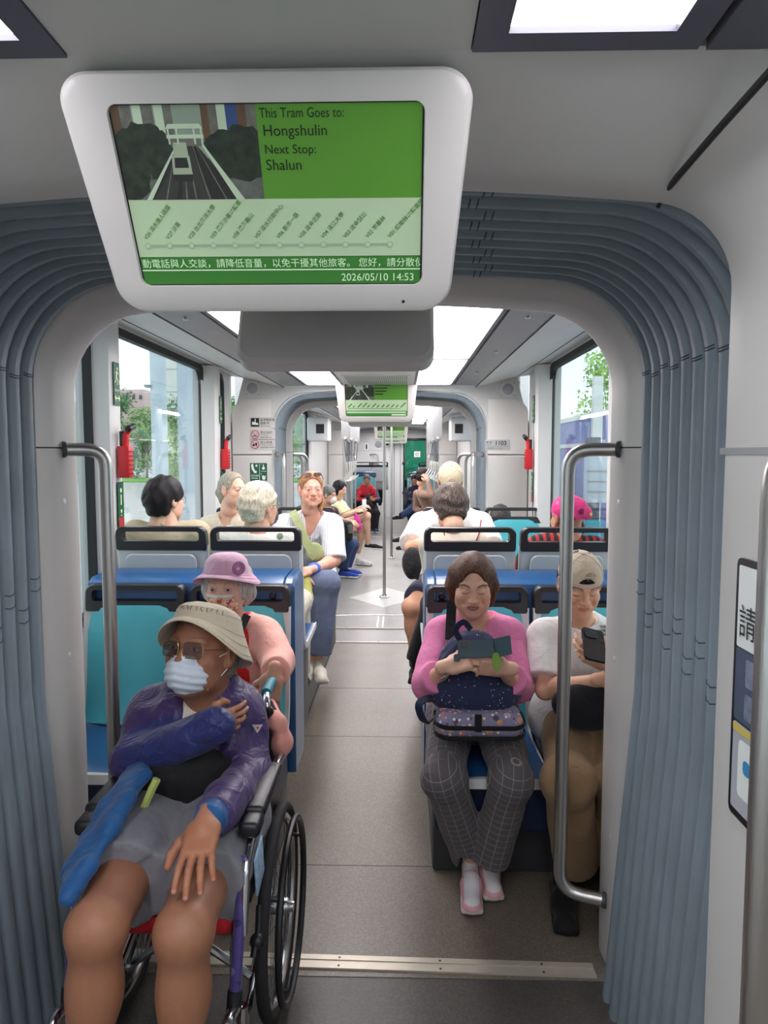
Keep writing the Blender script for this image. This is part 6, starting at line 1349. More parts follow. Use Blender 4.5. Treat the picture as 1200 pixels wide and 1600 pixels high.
SALM = cloth('salmon_jacket', (240,178,164), .6, vary=.05)
def open_front(w0, w1, dx=0.):
    def f(S): pass
    return f
def jk(P, w0, w1, dep=.17, dx=0., top_=.02):
    def f(S):
        a = P.J['neck']+P.Fw*dep*P.sc*.7-P.Z*top_+P.X*dx*.3; b = P.J['pel']+P.Fw*(dep+.02)*P.sc+P.X*dx; S.chain([a, lerp(a, b, .5)+P.Fw*.03, b-P.Z*.05], [w0, w1, w1], k=.01, op='s')
    return f
P3.top(SALM, {'l': 1.88, 'r': 1.9}, .016, arm=(.062, .058, .048), name='jacket', fold=.005, fr=48, neck=.074, open_=jk(P3, .10, .135, .2, -.005), extra=lambda S: S.chain([P3.J['neck']-P3.X*.07*.93+P3.Z*.01-P3.Fw*.02, P3.J['neck']-P3.X*.075+P3.Fw*.05-P3.Z*.05, P3.J['neck']-P3.X*.06+P3.Fw*.09-P3.Z*.13], [.02, .022, .012], k=.01).chain([P3.J['neck']+P3.X*.07*.93+P3.Z*.01-P3.Fw*.02, P3.J['neck']+P3.X*.075+P3.Fw*.05-P3.Z*.05, P3.J['neck']+P3.X*.06+P3.Fw*.09-P3.Z*.13], [.02, .022, .012], k=.01))
P3.bottom(cloth('dark_trousers', (48,46,52)), 1.98, .008); P3.shoe('l', (0, -1, 0), BSH, .25, .004); P3.shoe('r', (0, -1, 0), BSH, .25, .004)
strap(P3, 'bag_strap', [W(386, 962, 2.66), W(374, 985, 2.605), W(350, 1015, 2.59), W(318, 1046, 2.6)], .030, .006, BLACKC, P3.o, [(.3, -1, .6), (0, -1, .3), (0, -1, .1), (0, -1, 0)])
# ================================================================= man in the wheelchair
Jw = dict(pel=(-.40, 2.00, .60), neck=W(322, 1080, 2.09), head=W(318, 1018, 2.03), sl=W(376, 1116, 2.10), sr=W(240, 1112, 2.10), el=W(388, 1216, 1.98), er=W(214, 1188, 1.96), wl=W(323, 1286, 1.60), wr=W(330, 1136, 1.85),
          hl=(-.30, 1.95, .585), hr=(-.50, 1.95, .585))
Jw['kl'] = W(288, 1455, 1.47); Jw['kr'] = W(152, 1450, 1.44); Jw['al'] = Jw['kl']+_v((-.012, -.03, -.44)); Jw['ar'] = Jw['kr']+_v((-.03, -.03, -.44))
skW = (158,108,82)
P4 = Person('elderly man in wheelchair with beige bucket hat, glasses, white mask and purple jacket', Jw, (-.30, -.93, .22), skW, sc=.97, h=(.0065, .0021), width=1.02, belly=.02, legr=1.15, head=dict(size=1.14, eye='open', age=1.6, brow=(90,70,60), browa=.5, fat=.006),
            hands=dict(l=dict(dir=W(292, 1392, 1.43)-W(320, 1290, 1.59), back=(-.1, -.5, .85), curl=(.24, .27, .32, .34), thumb=(.1, .1), spread=.10, at=W(321, 1288, 1.595), skin=(172,114,84), size=1.02), r=dict(dir=(.80, .55, .05), back=(.55, -.8, .1), size=.85, thumb=(.4, .4), at=W(326, 1134, 1.865), skin=(180,124,94))))
P4.on_head('hair', hair_short(.0032, t=-.003, fringe=.095), hair_mat('grey_hair', (120,112,104)))
HATB = cloth('beige_cotton', (214,200,176), vary=.04); ht = bucket_hat(P4, HATB, brim=.036, drop=.085, crown=.119, r0=.092, z0=.072, wav=.005, top_r=.74, seed=2, tiltx=.20, front=.85)
GLD = mat('gold_metal', (190,160,110), .25, metal=1.); glasses(P4, GLD, glass_mat('brown_lens', (.50,.36,.34), .08), y=.106, w=.026, hgt=.019)
face_mask(P4, cloth('white_mask', (214,224,234), .75), low=-.116, top=-.004)
mb = MB(); rg = random.Random(4)
for i in range(11):
    a = R(58+i*9) ; rr = .085
    for k in range(2):
        x = rr*math.cos(a)*.92; y = rr*math.sin(a)*1.10-.012; z = .100-k*.015+.20*rr*math.sin(a); mb.tube([(x*1.045, y*1.03, z), (x*1.04+rg.uniform(-.004, .004), y*1.04, z-.006), (x*1.05+rg.uniform(-.004, .004), y*1.04, z-.011)], .0011, 4)
P4.hb('hat_lettering', mb, cloth('brown_thread', (128,112,92)), ht)
CREAM = obj_lines('cream_print', (226,218,200), (168,160,150), 'X', 30, .93, 6., strength=.5); P4.top(CREAM, .15, .004, name='shirt', neck=.060, fold=.002, vneck=.035, vw=.03)
def jcol(V):
    J = P4.J; C = np.tile(col_((66,46,96)), (len(V), 1)); a, b = J['er'], J['wr']; d = b-a; t = ((V-a) @ d)/(d @ d); D = np.linalg.norm(V-a-np.clip(t, 0, 1)[:, None]*d, axis=1)
    m = (D < .085) & (t > -.05) & (V[:, 1] < 2.02); w = np.clip((t+.1)/.25, 0, 1)[:, None]; nb = col_((44,50,108)); C[m] = (C*(1-w)+nb*w)[m]
    return C
JACK = mat('purple_nylon', (255,255,255), .42, vcol=True, vary=.10, vscale=10, bump=.8, bscale=14, bdist=.018, bdis=1.6, sheen=.1)
P4.top(JACK, {'l': 1.86, 'r': 2.03}, .016, arm=(.066, .058, .044), name='jacket', fold=.0075, fr=46, neck=.076, cols=jcol, h=.006, open_=jk(P4, .07, .10, .225, .02), seed=12,
       extra=lambda S: [S.chain([P4.J['neck']+s_*P4.X*.075-P4.Fw*.02+P4.Z*.015, P4.J['neck']+s_*P4.X*.085+P4.Fw*.06-P4.Z*.045, P4.J['neck']+s_*P4.X*.105+P4.Fw*.115-P4.Z*.15], [.024, .028, .02], k=.015) for s_ in (-1, 1)])
# lining flap hanging at his right side, cuff lining
LIN = cloth('blue_lining', (32,86,140), .5); S = SD(.006)
pts = [W(226, 1212, 1.80), W(202, 1248, 1.71), W(172, 1296, 1.61), W(138, 1354, 1.51), W(108, 1402, 1.44)]
for a, b in zip(pts[:-1], pts[1:]):
    for k in range(5):
        o_ = _v((-.016*k, .035*k, -.004*k)); S.cap(lerp(a, b, 0)+o_, _v(b)+o_, .017, k=.02)
S.wave(folds(.005, 50, 3)); V, Q = S.mesh(); link_mesh('jacket_lining', V, Q, LIN, P4.o)
S = SD(.004); S.cap(lerp(P4.J['el'], P4.J['wl'], .84), lerp(P4.J['el'], P4.J['wl'], .93), .042, .040); S.wave(folds(.003, 90, 3)); V, Q = S.mesh(); link_mesh('cuff_lining', V, Q, LIN, P4.o)
# zip edge, badge
jo = [o_ for o_ in P4.o.children if o_.name.startswith('jacket') and 'lining' not in o_.name][0]; mb = MB()
for k, (s_, mi_) in enumerate(((1., 0), (.80, 1), (.62, 0), (.42, 2))): mb.mi(mi_).add([tuple(HIT(jo, 401+dx_*s_, 1137.5+dy_*s_, .004+.0006*k)[0]) for dx_, dy_ in ((-8, -5), (8, -5), (0, 8))], [(0, 1, 2)])
mb.build('chest_badge', [WHITES, NAVYC, REDS], P4.o, smooth=False, recalc=False)
# lumbar belt
c = W(282, 1216, 1.86); S = SD(.006); M3 = np.stack([P4.X, P4.Fw, P4.Z], 1); S.ell(lerp(P4.J['pel'], P4.J['neck'], .30), (.160, .172, .15), M3, k=.03); S.box(lerp(P4.J['pel'], P4.J['neck'], .52)+P4.Z*.06, (.3, .3, .06), M3, op='s', k=.01); S.ell(lerp(P4.J['pel'], P4.J['neck'], .30)+P4.Fw*.145-P4.X*.05, (.075, .040, .085), M3, k=.004); S.wave(folds(.003, 46, 6)); V, Q = S.mesh(); o = link_mesh('lumbar_belt', V, Q, cloth('black_neoprene', (22,22,25), .7), P4.o)
mb = MB(); mb.tube([W(245, 1217, 1.79), W(237, 1233, 1.785), W(222, 1266, 1.775)], .011, 6); mb.build('yellow_band', mat('yellow_green_cloth', (186,196,110), .7), P4.o)
SHORT = cloth('grey_marl', (124,124,130), vary=.1); P4.bottom(SHORT, .70, .016, leg=(.090, .080, .06), name='shorts', fold=.006, fr=38, h=.0065)
for q in 'lr': P4.shoe(q, (-.05, -1, 0), BSH, .27, .10)
# ================================================================= the wheelchair
wc = empty('wheelchair', (-.375, 1.95, 0)); tag(wc, 'folding wheelchair with chrome frame, red seat and spoked wheels under the elderly man', 'wheelchair')
CHROME = mat('chrome_tube', (205,205,208), .16, metal=1.); PURP = spots('purple_marbled', (74,62,118), [(40, .35, [(120,110,160), (50,44,90), (150,140,180)], .8)], .35); TYRE = mat('grey_black_tyre', (38,38,40), .75, bump=.4, bscale=200)
xr, xl = -.165, -.605; wy, wz, rw = 2.0, .29, .285
for x, s_ in ((xr, 1), (xl, -1)):
    wh = MB(); wh.tube([(x, wy+(rw-.016)*math.cos(a), wz+(rw-.016)*math.sin(a)) for a in np.linspace(0, 2*PI, 57)[:-1]], .017, 10, close=True); w_ = wh.build('wheel', TYRE, wc, smooth=True)
    r_ = MB(); r_.tube([(x, wy+(rw-.040)*math.cos(a), wz+(rw-.040)*math.sin(a)) for a in np.linspace(0, 2*PI, 57)[:-1]], .011, 8, close=True); r_.build('rim', STEELB, w_, smooth=True)
    r_ = MB(); r_.tube([(x+s_*.038, wy+(rw-.045)*math.cos(a), wz+(rw-.045)*math.sin(a)) for a in np.linspace(0, 2*PI, 57)[:-1]], .010, 8, close=True); r_.build('hand_rim', BLACKP, w_, smooth=True)
    r_ = MB()
    for k in range(28): a = 2*PI*k/28; b = a+(.5 if k % 2 else -.5); r_.tube([(x+s_*(.02 if k % 4 < 2 else -.02), wy+.022*math.cos(b), wz+.022*math.sin(b)), (x, wy+(rw-.045)*math.cos(a), wz+(rw-.045)*math.sin(a))], .0011, 4)
    r_.build('spokes', STEELB, w_, smooth=True)
    r_ = MB(); r_.lathe([(0, .045), (.014, .043), (.018, .03), (.024, .022), (.024, -.03), (0, -.04)], frame_M((x, wy, wz), (0, 1, 0), (0, 0, 1)) if s_ > 0 else frame_M((x, wy, wz), (0, -1, 0), (0, 0, 1)), 18); r_.build('hub', STEELB, w_)
    for k in range(3): r_ = MB(); a = k*2*PI/3+.4; r_.tube([(x+s_*.008, wy+(rw-.042)*math.cos(a), wz+(rw-.042)*math.sin(a)), (x+s_*.048, wy+(rw-.045)*math.cos(a), wz+(rw-.045)*math.sin(a))], .006, 6); r_.build('rim_bracket', BLACKP, w_)
for x, s_, nm in ((-.20, 1, ''), (-.565, -1, '')):
    f = MB(); f.tube(fillet([(x-s_*.04, 2.25, .845), (x-s_*.03, 2.19, .835), (x, 2.155, .44), (x, 2.06, .30), (x, 1.72, .20)], .06), .0115, 10); f.build('back_tube', CHROME, wc)
    f = MB(); f.tube(fillet([(x, 2.15, .47), (x, 1.66, .50), (x, 1.60, .46), (x, 1.58, .20)], .05), .0115, 10); f.build('seat_tube', CHROME, wc)
    f = MB(); f.tube(fillet([(x+s_*.02, 2.15, .68), (x+s_*.02, 1.74, .68), (x+s_*.02, 1.64, .62), (x+s_*.02, 1.60, .48)], .05), .0115, 10); f.build('arm_tube', CHROME, wc)
    f = MB(); f.tube([(x+s_*.012, 1.66, .64), (x+s_*.012, 1.60, .50), (x+s_*.01, 1.555, .36)], .0135, 10); f.build('front_sleeve', PURP, wc)
    f = MB(); f.tube([(x+s_*.01, 1.558, .375), (x+s_*.008, 1.545, .32)], .0175, 10); f.build('rubber_grip', RUBBER, wc)
    f = MB(); f.box((x+s_*.02-.028, 1.74, .685), (x+s_*.02+.028, 2.02, .718), .014, seg=3); f.box((x+s_*.02-.026, 1.675, .668), (x+s_*.02+.026, 1.76, .708), .014, seg=3); f.build('armrest_pad', BLACKP, wc)
    f = MB(); f.tube([(x, 2.235, .985), (x, 2.19, 1.0), (x, 2.13, 1.005)] if False else [(x-s_*.04, 2.235, .845), (x-s_*.04, 2.27, .848), (x-s_*.04, 2.34, .848)], .0165, 10); f.build('push_handle', mat('teal_grip', (40,130,150), .5), wc)
    f = MB(); f.tube([(x-s_*.04, 2.25, .825), (x-s_*.04, 2.30, .805), (x-s_*.04, 2.31, .79)], .006, 6); f.build('brake_lever', BLACKP, wc)
    f = MB(); f.tube(fillet([(x+s_*.012, 1.56, .335), (x+s_*.01, 1.48, .36), (x-s_*.0, 1.40, .20), (x-s_*.01, 1.36, .12)], .03), .0135, 10); f.build('legrest_hanger', CHROME, wc)
    f = MB(); f.box((x-s_*.14-.07, 1.26, .095), (x-s_*.14+.07, 1.40, .110), .006); f.build('footplate', BLACKP, wc)
    f = MB(); f.tube([(x+s_*.02, 1.58, .32), (x+s_*.02, 1.58, .14)], .014, 10); f.build('caster_stem', CHROME, wc)
    f = MB(); f.tube([(x+s_*.02, 1.61+.055*math.cos(a), .070+.055*math.sin(a)) for a in np.linspace(0, 2*PI, 21)[:-1]], .0145, 8, close=True); f.lathe([(0, .012), (.05, .008), (.05, -.008), (0, -.012)], frame_M((x+s_*.02, 1.61, .07), (0, 1, 0), (0, 0, 1)), 16); f.build('caster_wheel', TYRE, wc)
    f = MB(); f.tube([(x, 1.70, .215), (x+s_*.02, 1.60, .17)], .010, 8); f.build('lower_tube', CHROME, wc)
    f = MB(); f.box((x+s_*.008, 1.72, .48), (x+s_*.014, 2.12, .69)); f.build('skirt_guard', BLACKP, wc)
    f = MB(); f.tube([(x+s_*.03, 1.74, .46), (x+s_*.035, 1.70, .42), (x+s_*.03, 1.66, .38)], .008, 8); f.sphere((x+s_*.035, 1.69, .40), .02, None, 10, 8); f.build('parking_brake', BLACKP, wc)
f = MB(); f.tube([(-.20, 1.80, .22), (-.55, 1.80, .47)], .011, 8); f.build('cross_brace', CHROME, wc); f = MB(); f.tube([(-.55, 1.83, .22), (-.20, 1.83, .47)], .011, 8); f.build('cross_brace', CHROME, wc)
S = SD(.007); S.box((-.375, 1.87, .486), (.165, .265, .022), rd=.02); V, Q = S.mesh(); link_mesh('seat_cushion', V, Q, cloth('red_seat_cloth', (176,28,38)), wc)
S = SD(.007); S.box((-.375, 2.175, .64), (.17, .016, .18), rd=.014); V, Q = S.mesh(); link_mesh('backrest', V, Q, BLACKC, wc)
f = MB(); f.box((-.175, 1.71, .50), (-.169, 1.80, .61), .002, Matrix.Translation((-.2, 1.75, .57)) @ Matrix.Rotation(R(12), 4, 'X') @ Matrix.Translation((.2, -1.75, -.57))); f.build('tissue_packet', mat('blue_white_pack', (170,200,226), .5, vary=.3, vscale=60), wc)
# salmon drawstring bag on the right push handle
S = SD(.006); pts = [W(424, 1098, 2.26), W(433, 1128, 2.18), W(439, 1156, 2.18), W(432, 1200, 2.18)]; S.chain(pts, [.012, .024, .030, .012], k=.02); S.ell(pts[2]+_v((0, .02, 0)), (.026, .024, .045), k=.02); S.wave(folds(.007, 60, 9)); V, Q = S.mesh(); o = link_mesh('drawstring_bag', V, Q, cloth('salmon_bag_cloth', (230,160,146))); tag(o, 'salmon cloth bag hanging from the right wheelchair push handle', 'bag')
mb = MB(); mb.tube([W(416, 1080, 2.30), W(422, 1095, 2.26), W(430, 1110, 2.2)], .006, 6); mb.tube([W(432, 1190, 2.18), W(427, 1206, 2.18), W(428, 1220, 2.18)], .003, 6); mb.build('bag_cord', BLACKC, o)
# ================================================================= people further back
def sit(pel, face, side_w=.165, sc=.93, neck=None, knee=.42, foot=.42):
    """relaxed seated skeleton around the pelvis, facing the horizontal direction FACE"""
    f = n_((face[0], face[1], 0)); l = np.cross((0, 0, 1.), f); p = _v(pel); u = _v((0, 0, 1.)); nk = p+u*.50*sc-f*.02 if neck is None else _v(neck)
    J = dict(pel=p, neck=nk, head=nk+u*.115*sc+f*.02, sl=nk-u*.055*sc+l*side_w*sc, sr=nk-u*.055*sc-l*side_w*sc)
    for q, s in (('l', 1), ('r', -1)):
        J['e'+q] = J['s'+q]-u*.26*sc+f*.05+l*s*.03; J['w'+q] = p+f*.22+l*s*.07+u*.12; J['h'+q] = p+l*s*.09*sc+f*.03-u*.01; J['k'+q] = p+l*s*.10*sc+f*knee-u*.03; J['a'+q] = J['k'+q]-u*foot+f*.0
    return J
def lap_hands(J, face): f = n_((face[0], face[1], 0)); l = np.cross((0, 0, 1.), f); return dict(l=dict(dir=f*.5-l*.85, back=(0, 0, 1)), r=dict(dir=f*.5+l*.85, back=(0, 0, 1)))
zs = .712; BLK = hair_mat('black_hair', (26,24,26))
# ---- row with backs to us, left: black hair and white hair
J = sit((-.955, 3.66, zs+.08), (0, 1)); J['neck'] = W(262, 822, 3.62); J['head'] = W(259, 783, 3.65); J['sl'] = W(212, 834, 3.62); J['sr'] = W(308, 834, 3.62)
p = Person('person with short black hair and beige jacket seen from behind at left window', J, (.55, .85, -.05), (214,172,148), h=(.010, .0035), head=dict(eye='open'), hands=lap_hands(J, (0, 1)))
p.on_head('hair', hair_short(.0035, t=.019, fringe=.05, back=-.062, seed=5, wav=.004, side=-.02), BLK); glasses(p, BLACKP)
p.top(cloth('beige_jacket', (196,180,150)), 1.95, .016, name='jacket', neck=.072, extra=lambda S: S.chain([p.J['neck']-p.X*.07+p.Z*.0, p.J['neck']-p.Fw*.055+p.Z*.02, p.J['neck']+p.X*.07+p.Z*.0], [.018, .02, .018], k=.01)); p.bottom(cloth('dark_trousers', (48,46,52)), 2.0, .008)
for q in 'lr': p.shoe(q, (0, 1, 0), BSH, .25, .22)
J = sit((-.49, 3.66, zs+.08), (0, 1)); J['neck'] = W(407, 832, 3.62); J['head'] = W(406, 792, 3.65); J['sl'] = W(355, 844, 3.62); J['sr'] = W(448, 844, 3.62); J['er'] = W(436, 905, 3.85)
p = Person('person with short white hair and printed cream shirt seen from behind', J, (.62, .78, -.05), (206,160,136), h=(.010, .0035), head=dict(eye='open'), hands=lap_hands(J, (0, 1)))
p.on_head('hair', hair_short(.0035, t=.017, fringe=.05, back=-.062, seed=9, wav=.004, side=-.015), hair_mat('blond_white_hair', (222,212,186), (176,166,150), .5)); face_mask(p, cloth('dark_mask', (60,62,74)), h=.004); glasses(p, GLD)
p.top(spots('leaf_print_shirt', (228,224,212), [(16, .30, [(120,132,110), (150,140,120), (96,116,100)], .4)]), 1.3, .016, name='shirt', neck=.072, extra=lambda S: S.chain([p.J['neck']-p.X*.07+p.Z*.0, p.J['neck']-p.Fw*.055+p.Z*.015, p.J['neck']+p.X*.07+p.Z*.0], [.016, .018, .016], k=.01)); p.bottom(cloth('cream_trousers', (196,188,172)), 2.0, .008)
for q in 'lr': p.shoe(q, (0, 1, 0), BSH, .25, .22)
# ---- right: woman with red neck cord, woman in headscarf
J = sit((.52, 3.66, zs+.08), (0, 1)); J['neck'] = W(705, 832, 3.74); J['head'] = W(704, 796, 3.80); J['sl'] = W(674, 850, 3.72); J['sr'] = W(742, 850, 3.72); J['el'] = W(676, 905, 3.85); J['er'] = W(735, 905, 3.85); J['kl'] = _v((.37, 4.02, .76)); J['al'] = W(650, 1032, 4.06)
p = Person('person with greying dark hair and red neck cord bending forward, seen from behind', J, (-.08, .82, -.56), (206,158,130), h=(.010, .0032), head=dict(eye='down'), hands=lap_hands(J, (0, 1)))
p.on_head('hair', hair_short(.0032, t=.024, fringe=.05, back=-.066, seed=7, wav=.004, full=.010), hair_mat('greying_brown_hair', (52,43,41), (112,94,80), .45))
p.top(cloth('oatmeal_top', (214,198,180)), 1.3, .013, name='top', neck=.074); p.bottom(BLACKC, 2.0, .006); 
for q in 'lr': p.shoe(q, (0, 1, 0), BSH, .25)
mb = MB(); mb.tube(spline([W(752, 812, 3.70), W(747, 838, 3.655), W(735, 856, 3.64), W(715, 862, 3.64), W(700, 850, 3.64), W(693, 828, 3.68), W(693, 815, 3.72)], 6), .0035, 6); mb.build('neck_cord', mat('dark_red_cord', (150,34,46), .6), p.o)
J = sit((.95, 3.66, zs+.08), (0, 1)); J['neck'] = W(884, 842, 3.62); J['head'] = W(887, 810, 3.65); J['sl'] = W(838, 858, 3.62); J['sr'] = W(928, 858, 3.62)
p = Person('person in pink flowered headscarf and red-black checked shirt by the right window', J, (-.35, .93, 0), (190,134,104), h=(.010, .0035), head=dict(eye='open'), hands=lap_hands(J, (0, 1)))
SCARF = spots('pink_flower_scarf', (216,54,124), [(20, .36, [(120,30,60), (236,110,160), (60,50,60), (214,190,90), (236,80,60)], .8)])
S = SD(.0035); S.ell((0, -.012, .048), (.088, .108, .085), k=.02); S.ell((.06, -.06, .03), (.045, .045, .045), k=.02); S.ell((-.03, -.09, .0), (.03, .03, .045), k=.02); S.wave(folds(.005, 70, 3)); S.box((0, .02, -.09), (.2, .2, .09), rd=.01, k=.01, op='s'); p.on_head('headscarf', S, SCARF)
mb = MB(); 
for s_ in (-1, 1): mb.tube([(s_*.082, -.02, -.02), (s_*.088, -.02, -.055), (s_*.086, -.02, -.085)], [.004, .012, .004], 6)
p.hb('earring', mb, mat('copper_tassel', (130,70,50), .5)); 
TARTAN = obj_lines('red_tartan', (36,30,34), (190,44,40), 'X', 9, .55, .2); p.top(TARTAN, 1.95, .014, name='shirt', neck=.072); p.bottom(BLACKC, 2.0, .006)
for q in 'lr': p.shoe(q, (0, 1, 0), BSH, .25, .22)
# ---- facing us on the left: ponytail and striped shirt
J = sit((-.95, 4.98, zs+.06), (0, -1)); J['neck'] = W(356, 804, 4.80); J['head'] = W(364, 766, 4.74); J['sl'] = W(390, 822, 4.80); J['sr'] = W(324, 822, 4.82)
p = Person('woman with grey-blond ponytail and cream shirt sitting behind the white-haired passenger', J, (.82, -.56, -.06), (226,178,152), h=(.010, .003), head=dict(eye='open', brow=(150,124,100), browa=.5, lip=col_((190,104,98))), hands=lap_hands(J, (0, -1)))
HG = hair_mat('grey_blond_hair', (176,166,148), (126,116,102), .45); S = hair_short(.003, t=.006, fringe=.100, seed=4, wav=.002); S.ell((0, -.105, .035), (.028, .03, .03), k=.02); S.chain([(0, -.125, .03), (0, -.135, -.03), (0, -.12, -.10)], [.022, .03, .012], k=.02); p.on_head('hair', S, HG)
p.top(cloth('cream_shirt', (214,200,180)), 1.6, .014, name='shirt', neck=.068, vneck=.09, vw=.045, extra=lambda S: S.chain([p.J['neck']-p.X*.07, p.J['neck']-p.X*.06+p.Fw*.06-p.Z*.05, p.J['neck']-p.X*.03+p.Fw*.10-p.Z*.10], [.014, .016, .01], k=.008).chain([p.J['neck']+p.X*.07, p.J['neck']+p.X*.06+p.Fw*.06-p.Z*.05, p.J['neck']+p.X*.03+p.Fw*.10-p.Z*.10], [.014, .016, .01], k=.008)); p.bottom(cloth('beige_trousers', (190,176,156)), 2.0, .008)
for q in 'lr': p.shoe(q, (0, -1, 0), BSH, .25, .22)
mb = MB(); mb.tube(spline([p.J['neck']-p.X*.05+p.Fw*.03, p.J['neck']+p.Fw*.10-p.Z*.07, p.J['neck']+p.X*.05+p.Fw*.03], 6), .0014, 5); mb.build('necklace', GLD, p.o)
J = sit((-.50, 4.98, zs+.06), (0, -1)); J['neck'] = W(489, 802, 4.72); J['head'] = W(486, 766, 4.68); J['sl'] = W(519, 822, 4.74); J['sr'] = W(445, 822, 4.74); J['el'] = W(523, 876, 4.62); J['wl'] = W(484, 891, 4.36); J['er'] = W(438, 872, 4.6); J['wr'] = W(462, 894, 4.40)
J['kl'] = W(510, 912, 4.44); J['kr'] = W(486, 910, 4.44); J['al'] = W(497, 1026, 4.44); J['ar'] = W(486, 1028, 4.44)
p = Person('woman with red-blond hair, striped white shirt and blue trousers on the left aisle seat', J, (.30, -.95, -.02), (222,166,144), h=(.009, .003), width=1.08, armr=1.1, head=dict(eye='open', brow=(130,90,66), browa=.55, fat=.003, lip=col_((186,98,92))), hands=dict(l=dict(dir=(-.85, -.35, -.3), back=(0, -.5, .85)), r=dict(dir=(.6, -.6, -.3), back=(0, -.5, .85))))
S = hair_short(.003, t=.009, fringe=.088, seed=6, wav=.003); S.chain([(-.06, -.03, -.03), (-.075, .0, -.09), (-.06, .03, -.14)], [.03, .026, .012], k=.02); p.on_head('hair', S, hair_mat('auburn_hair', (140,92,62), (190,140,100), .42))
mb = MB()
for s_ in (-1, 1): ol = rrect(s_*.034-.028, -.02, s_*.034+.028, .02, .016, 4); mb.add([(a, .062-b*.5, .114+b*.55+.0) for a, b in ol], [tuple(range(len(ol)))]); mb.tube([(s_*.06, .056, .116), (s_*.088, -.01, .075)], .0025, 5)
p.hb('sunglasses', mb, mat('brown_sunglasses', (74,54,46), .2))
STRIPE = obj_lines('pinstripe_shirt', (226,226,232), (120,124,150), 'X', 22, .86, 2.5, strength=.6); p.top(STRIPE, {'l': .97, 'r': 1.2}, .016, arm=(.066, .068, .05), name='shirt', fold=.006, fr=44, neck=.070, vneck=.17, vw=.055, hem=.14, extra=lambda S: S.chain([p.J['neck']-p.X*.075, p.J['neck']-p.X*.075+p.Fw*.06-p.Z*.06, p.J['neck']-p.X*.05+p.Fw*.11-p.Z*.12], [.015, .018, .01], k=.008).chain([p.J['neck']+p.X*.075, p.J['neck']+p.X*.075+p.Fw*.06-p.Z*.06, p.J['neck']+p.X*.05+p.Fw*.11-p.Z*.12], [.015, .018, .01], k=.008))
S = SD(.009); p.torso(S, .006); S.box(p.J['neck']-p.Z*.02, (.4, .4, .115), np.stack([p.X, p.Fw, p.Z], 1), op='s', k=.004); V, Q = S.mesh(); link_mesh('dark_top', V, Q, BLACKC, p.o)
DENIM = cloth('blue_linen', (98,108,134), vary=.12); p.bottom(DENIM, 1.95, .014, leg=(.088, .070, .070), fold=.005)
BEI = [cloth('beige_sneaker', (206,200,186)), mat('cream_sole', (216,212,202), .5)]
p.shoe('l', (.25, -1, 0), BEI, .27, .222); p.shoe('r', (-.15, -1, 0), BEI, .27, .222)
OLV = cloth('olive_webbing', (154,162,116)); strap(None, 'crossbody_strap', [W(457, 800, 4.70), W(464, 812, 4.60), W(478, 845, 4.555), W(494, 872, 4.54)], .055, .006, OLV, p.o, [(-.3, -1, .8), (0, -1, .3), (0, -1, .1), (0, -1, 0)])
S = SD(.008); S.ell(W(492, 862, 4.56), (.060, .025, .06), k=.02); S.wave(folds(.006, 40, 4)); V, Q = S.mesh(); o = link_mesh('crossbody_bag', V, Q, OLV); tag(o, 'olive green crossbody bag on the lap of the woman in the striped shirt', 'bag')
mb = MB(); mb.tube([p.J['neck']+p.X*.06+p.Fw*.05-p.Z*.04, p.J['neck']+p.Fw*.125-p.Z*.11, p.J['neck']-p.X*.06+p.Fw*.05-p.Z*.04], .0018, 5)
for k in range(3): mb.sphere(p.J['neck']+p.Fw*.135-p.Z*(.115+.024*k), .010, None, 8, 6)
mb.build('necklace', WHITES, p.o)
S = SD(.004); a, b = p.J['wl'], p.J['el']; S.cap(lerp(a, b, .10), lerp(a, b, .20), .036, .037); V, Q = S.mesh(); link_mesh('wristband', V, Q, mat('blue_band', (64,104,196), .5), p.o)
S = SD(.008); S.chain([W(478, 905, 4.35), W(480, 935, 4.3), W(478, 958, 4.28)], [.03, .035, .02], k=.02); V, Q = S.mesh(); o = link_mesh('green_bag', V, Q, cloth('yellow_green_bag', (170,172,96))); tag(o, 'yellow-green cloth bag beside the denim knees behind the seat side', 'bag')
# ---- facing us on the right: man in cream cap, head bowed
J = sit((.56, 5.0, zs+.06), (0, -1)); J['neck'] = W(706, 790, 4.74); J['head'] = W(704, 752, 4.62); J['sl'] = W(752, 820, 4.78); J['sr'] = W(656, 820, 4.78); J['er'] = W(642, 856, 4.50); J['wr'] = W(686, 842, 4.36); J['el'] = W(770, 862, 4.5); J['wl'] = W(725, 850, 4.36); J['kr'] = W(643, 948, 4.42); J['ar'] = W(652, 1046, 4.46); J['kl'] = W(715, 945, 4.42); J['al'] = W(716, 1050, 4.46)
p = Person('man in cream baseball cap and white t-shirt with bowed head behind the dark-haired woman', J, (0, -.78, -.62), (206,152,122), h=(.010, .0032), width=1.15, armr=1.12, legr=1.15, head=dict(eye='down'), hands=dict(r=dict(dir=(.8, -.3, .3), back=(-.3, -.6, .6), curl=(.6, .7, .7, .8)), l=dict(dir=(-.8, -.3, .3), back=(.3, -.6, .6), curl=(.6, .7, .7, .8))))
CREAMC = cloth('cream_twill', (202,186,158)); p.on_head('hair', hair_short(.004, t=.003, fringe=.05), BLK); cp = cap_hat(p, CREAMC, False, h=.0032, z0=.03)
mb = MB()
for k in (-1, 0, 1): mb.tube([(k*.012, .091-abs(k)*.002, .07), (k*.018, .089, .085), (k*.012, .084, .092)], .0018, 5)
p.hb('cap_emblem', mb, MATS['beige_thread'], cp)
p.top(WHITEC, .85, .018, arm=(.068, .070, .05), name='t_shirt', fold=.006, fr=34, neck=.068, hem=.16); NVS = cloth('navy_shorts', (60,64,84)); p.bottom(NVS, .8, .014, leg=(.092, .080, .06), name='shorts')
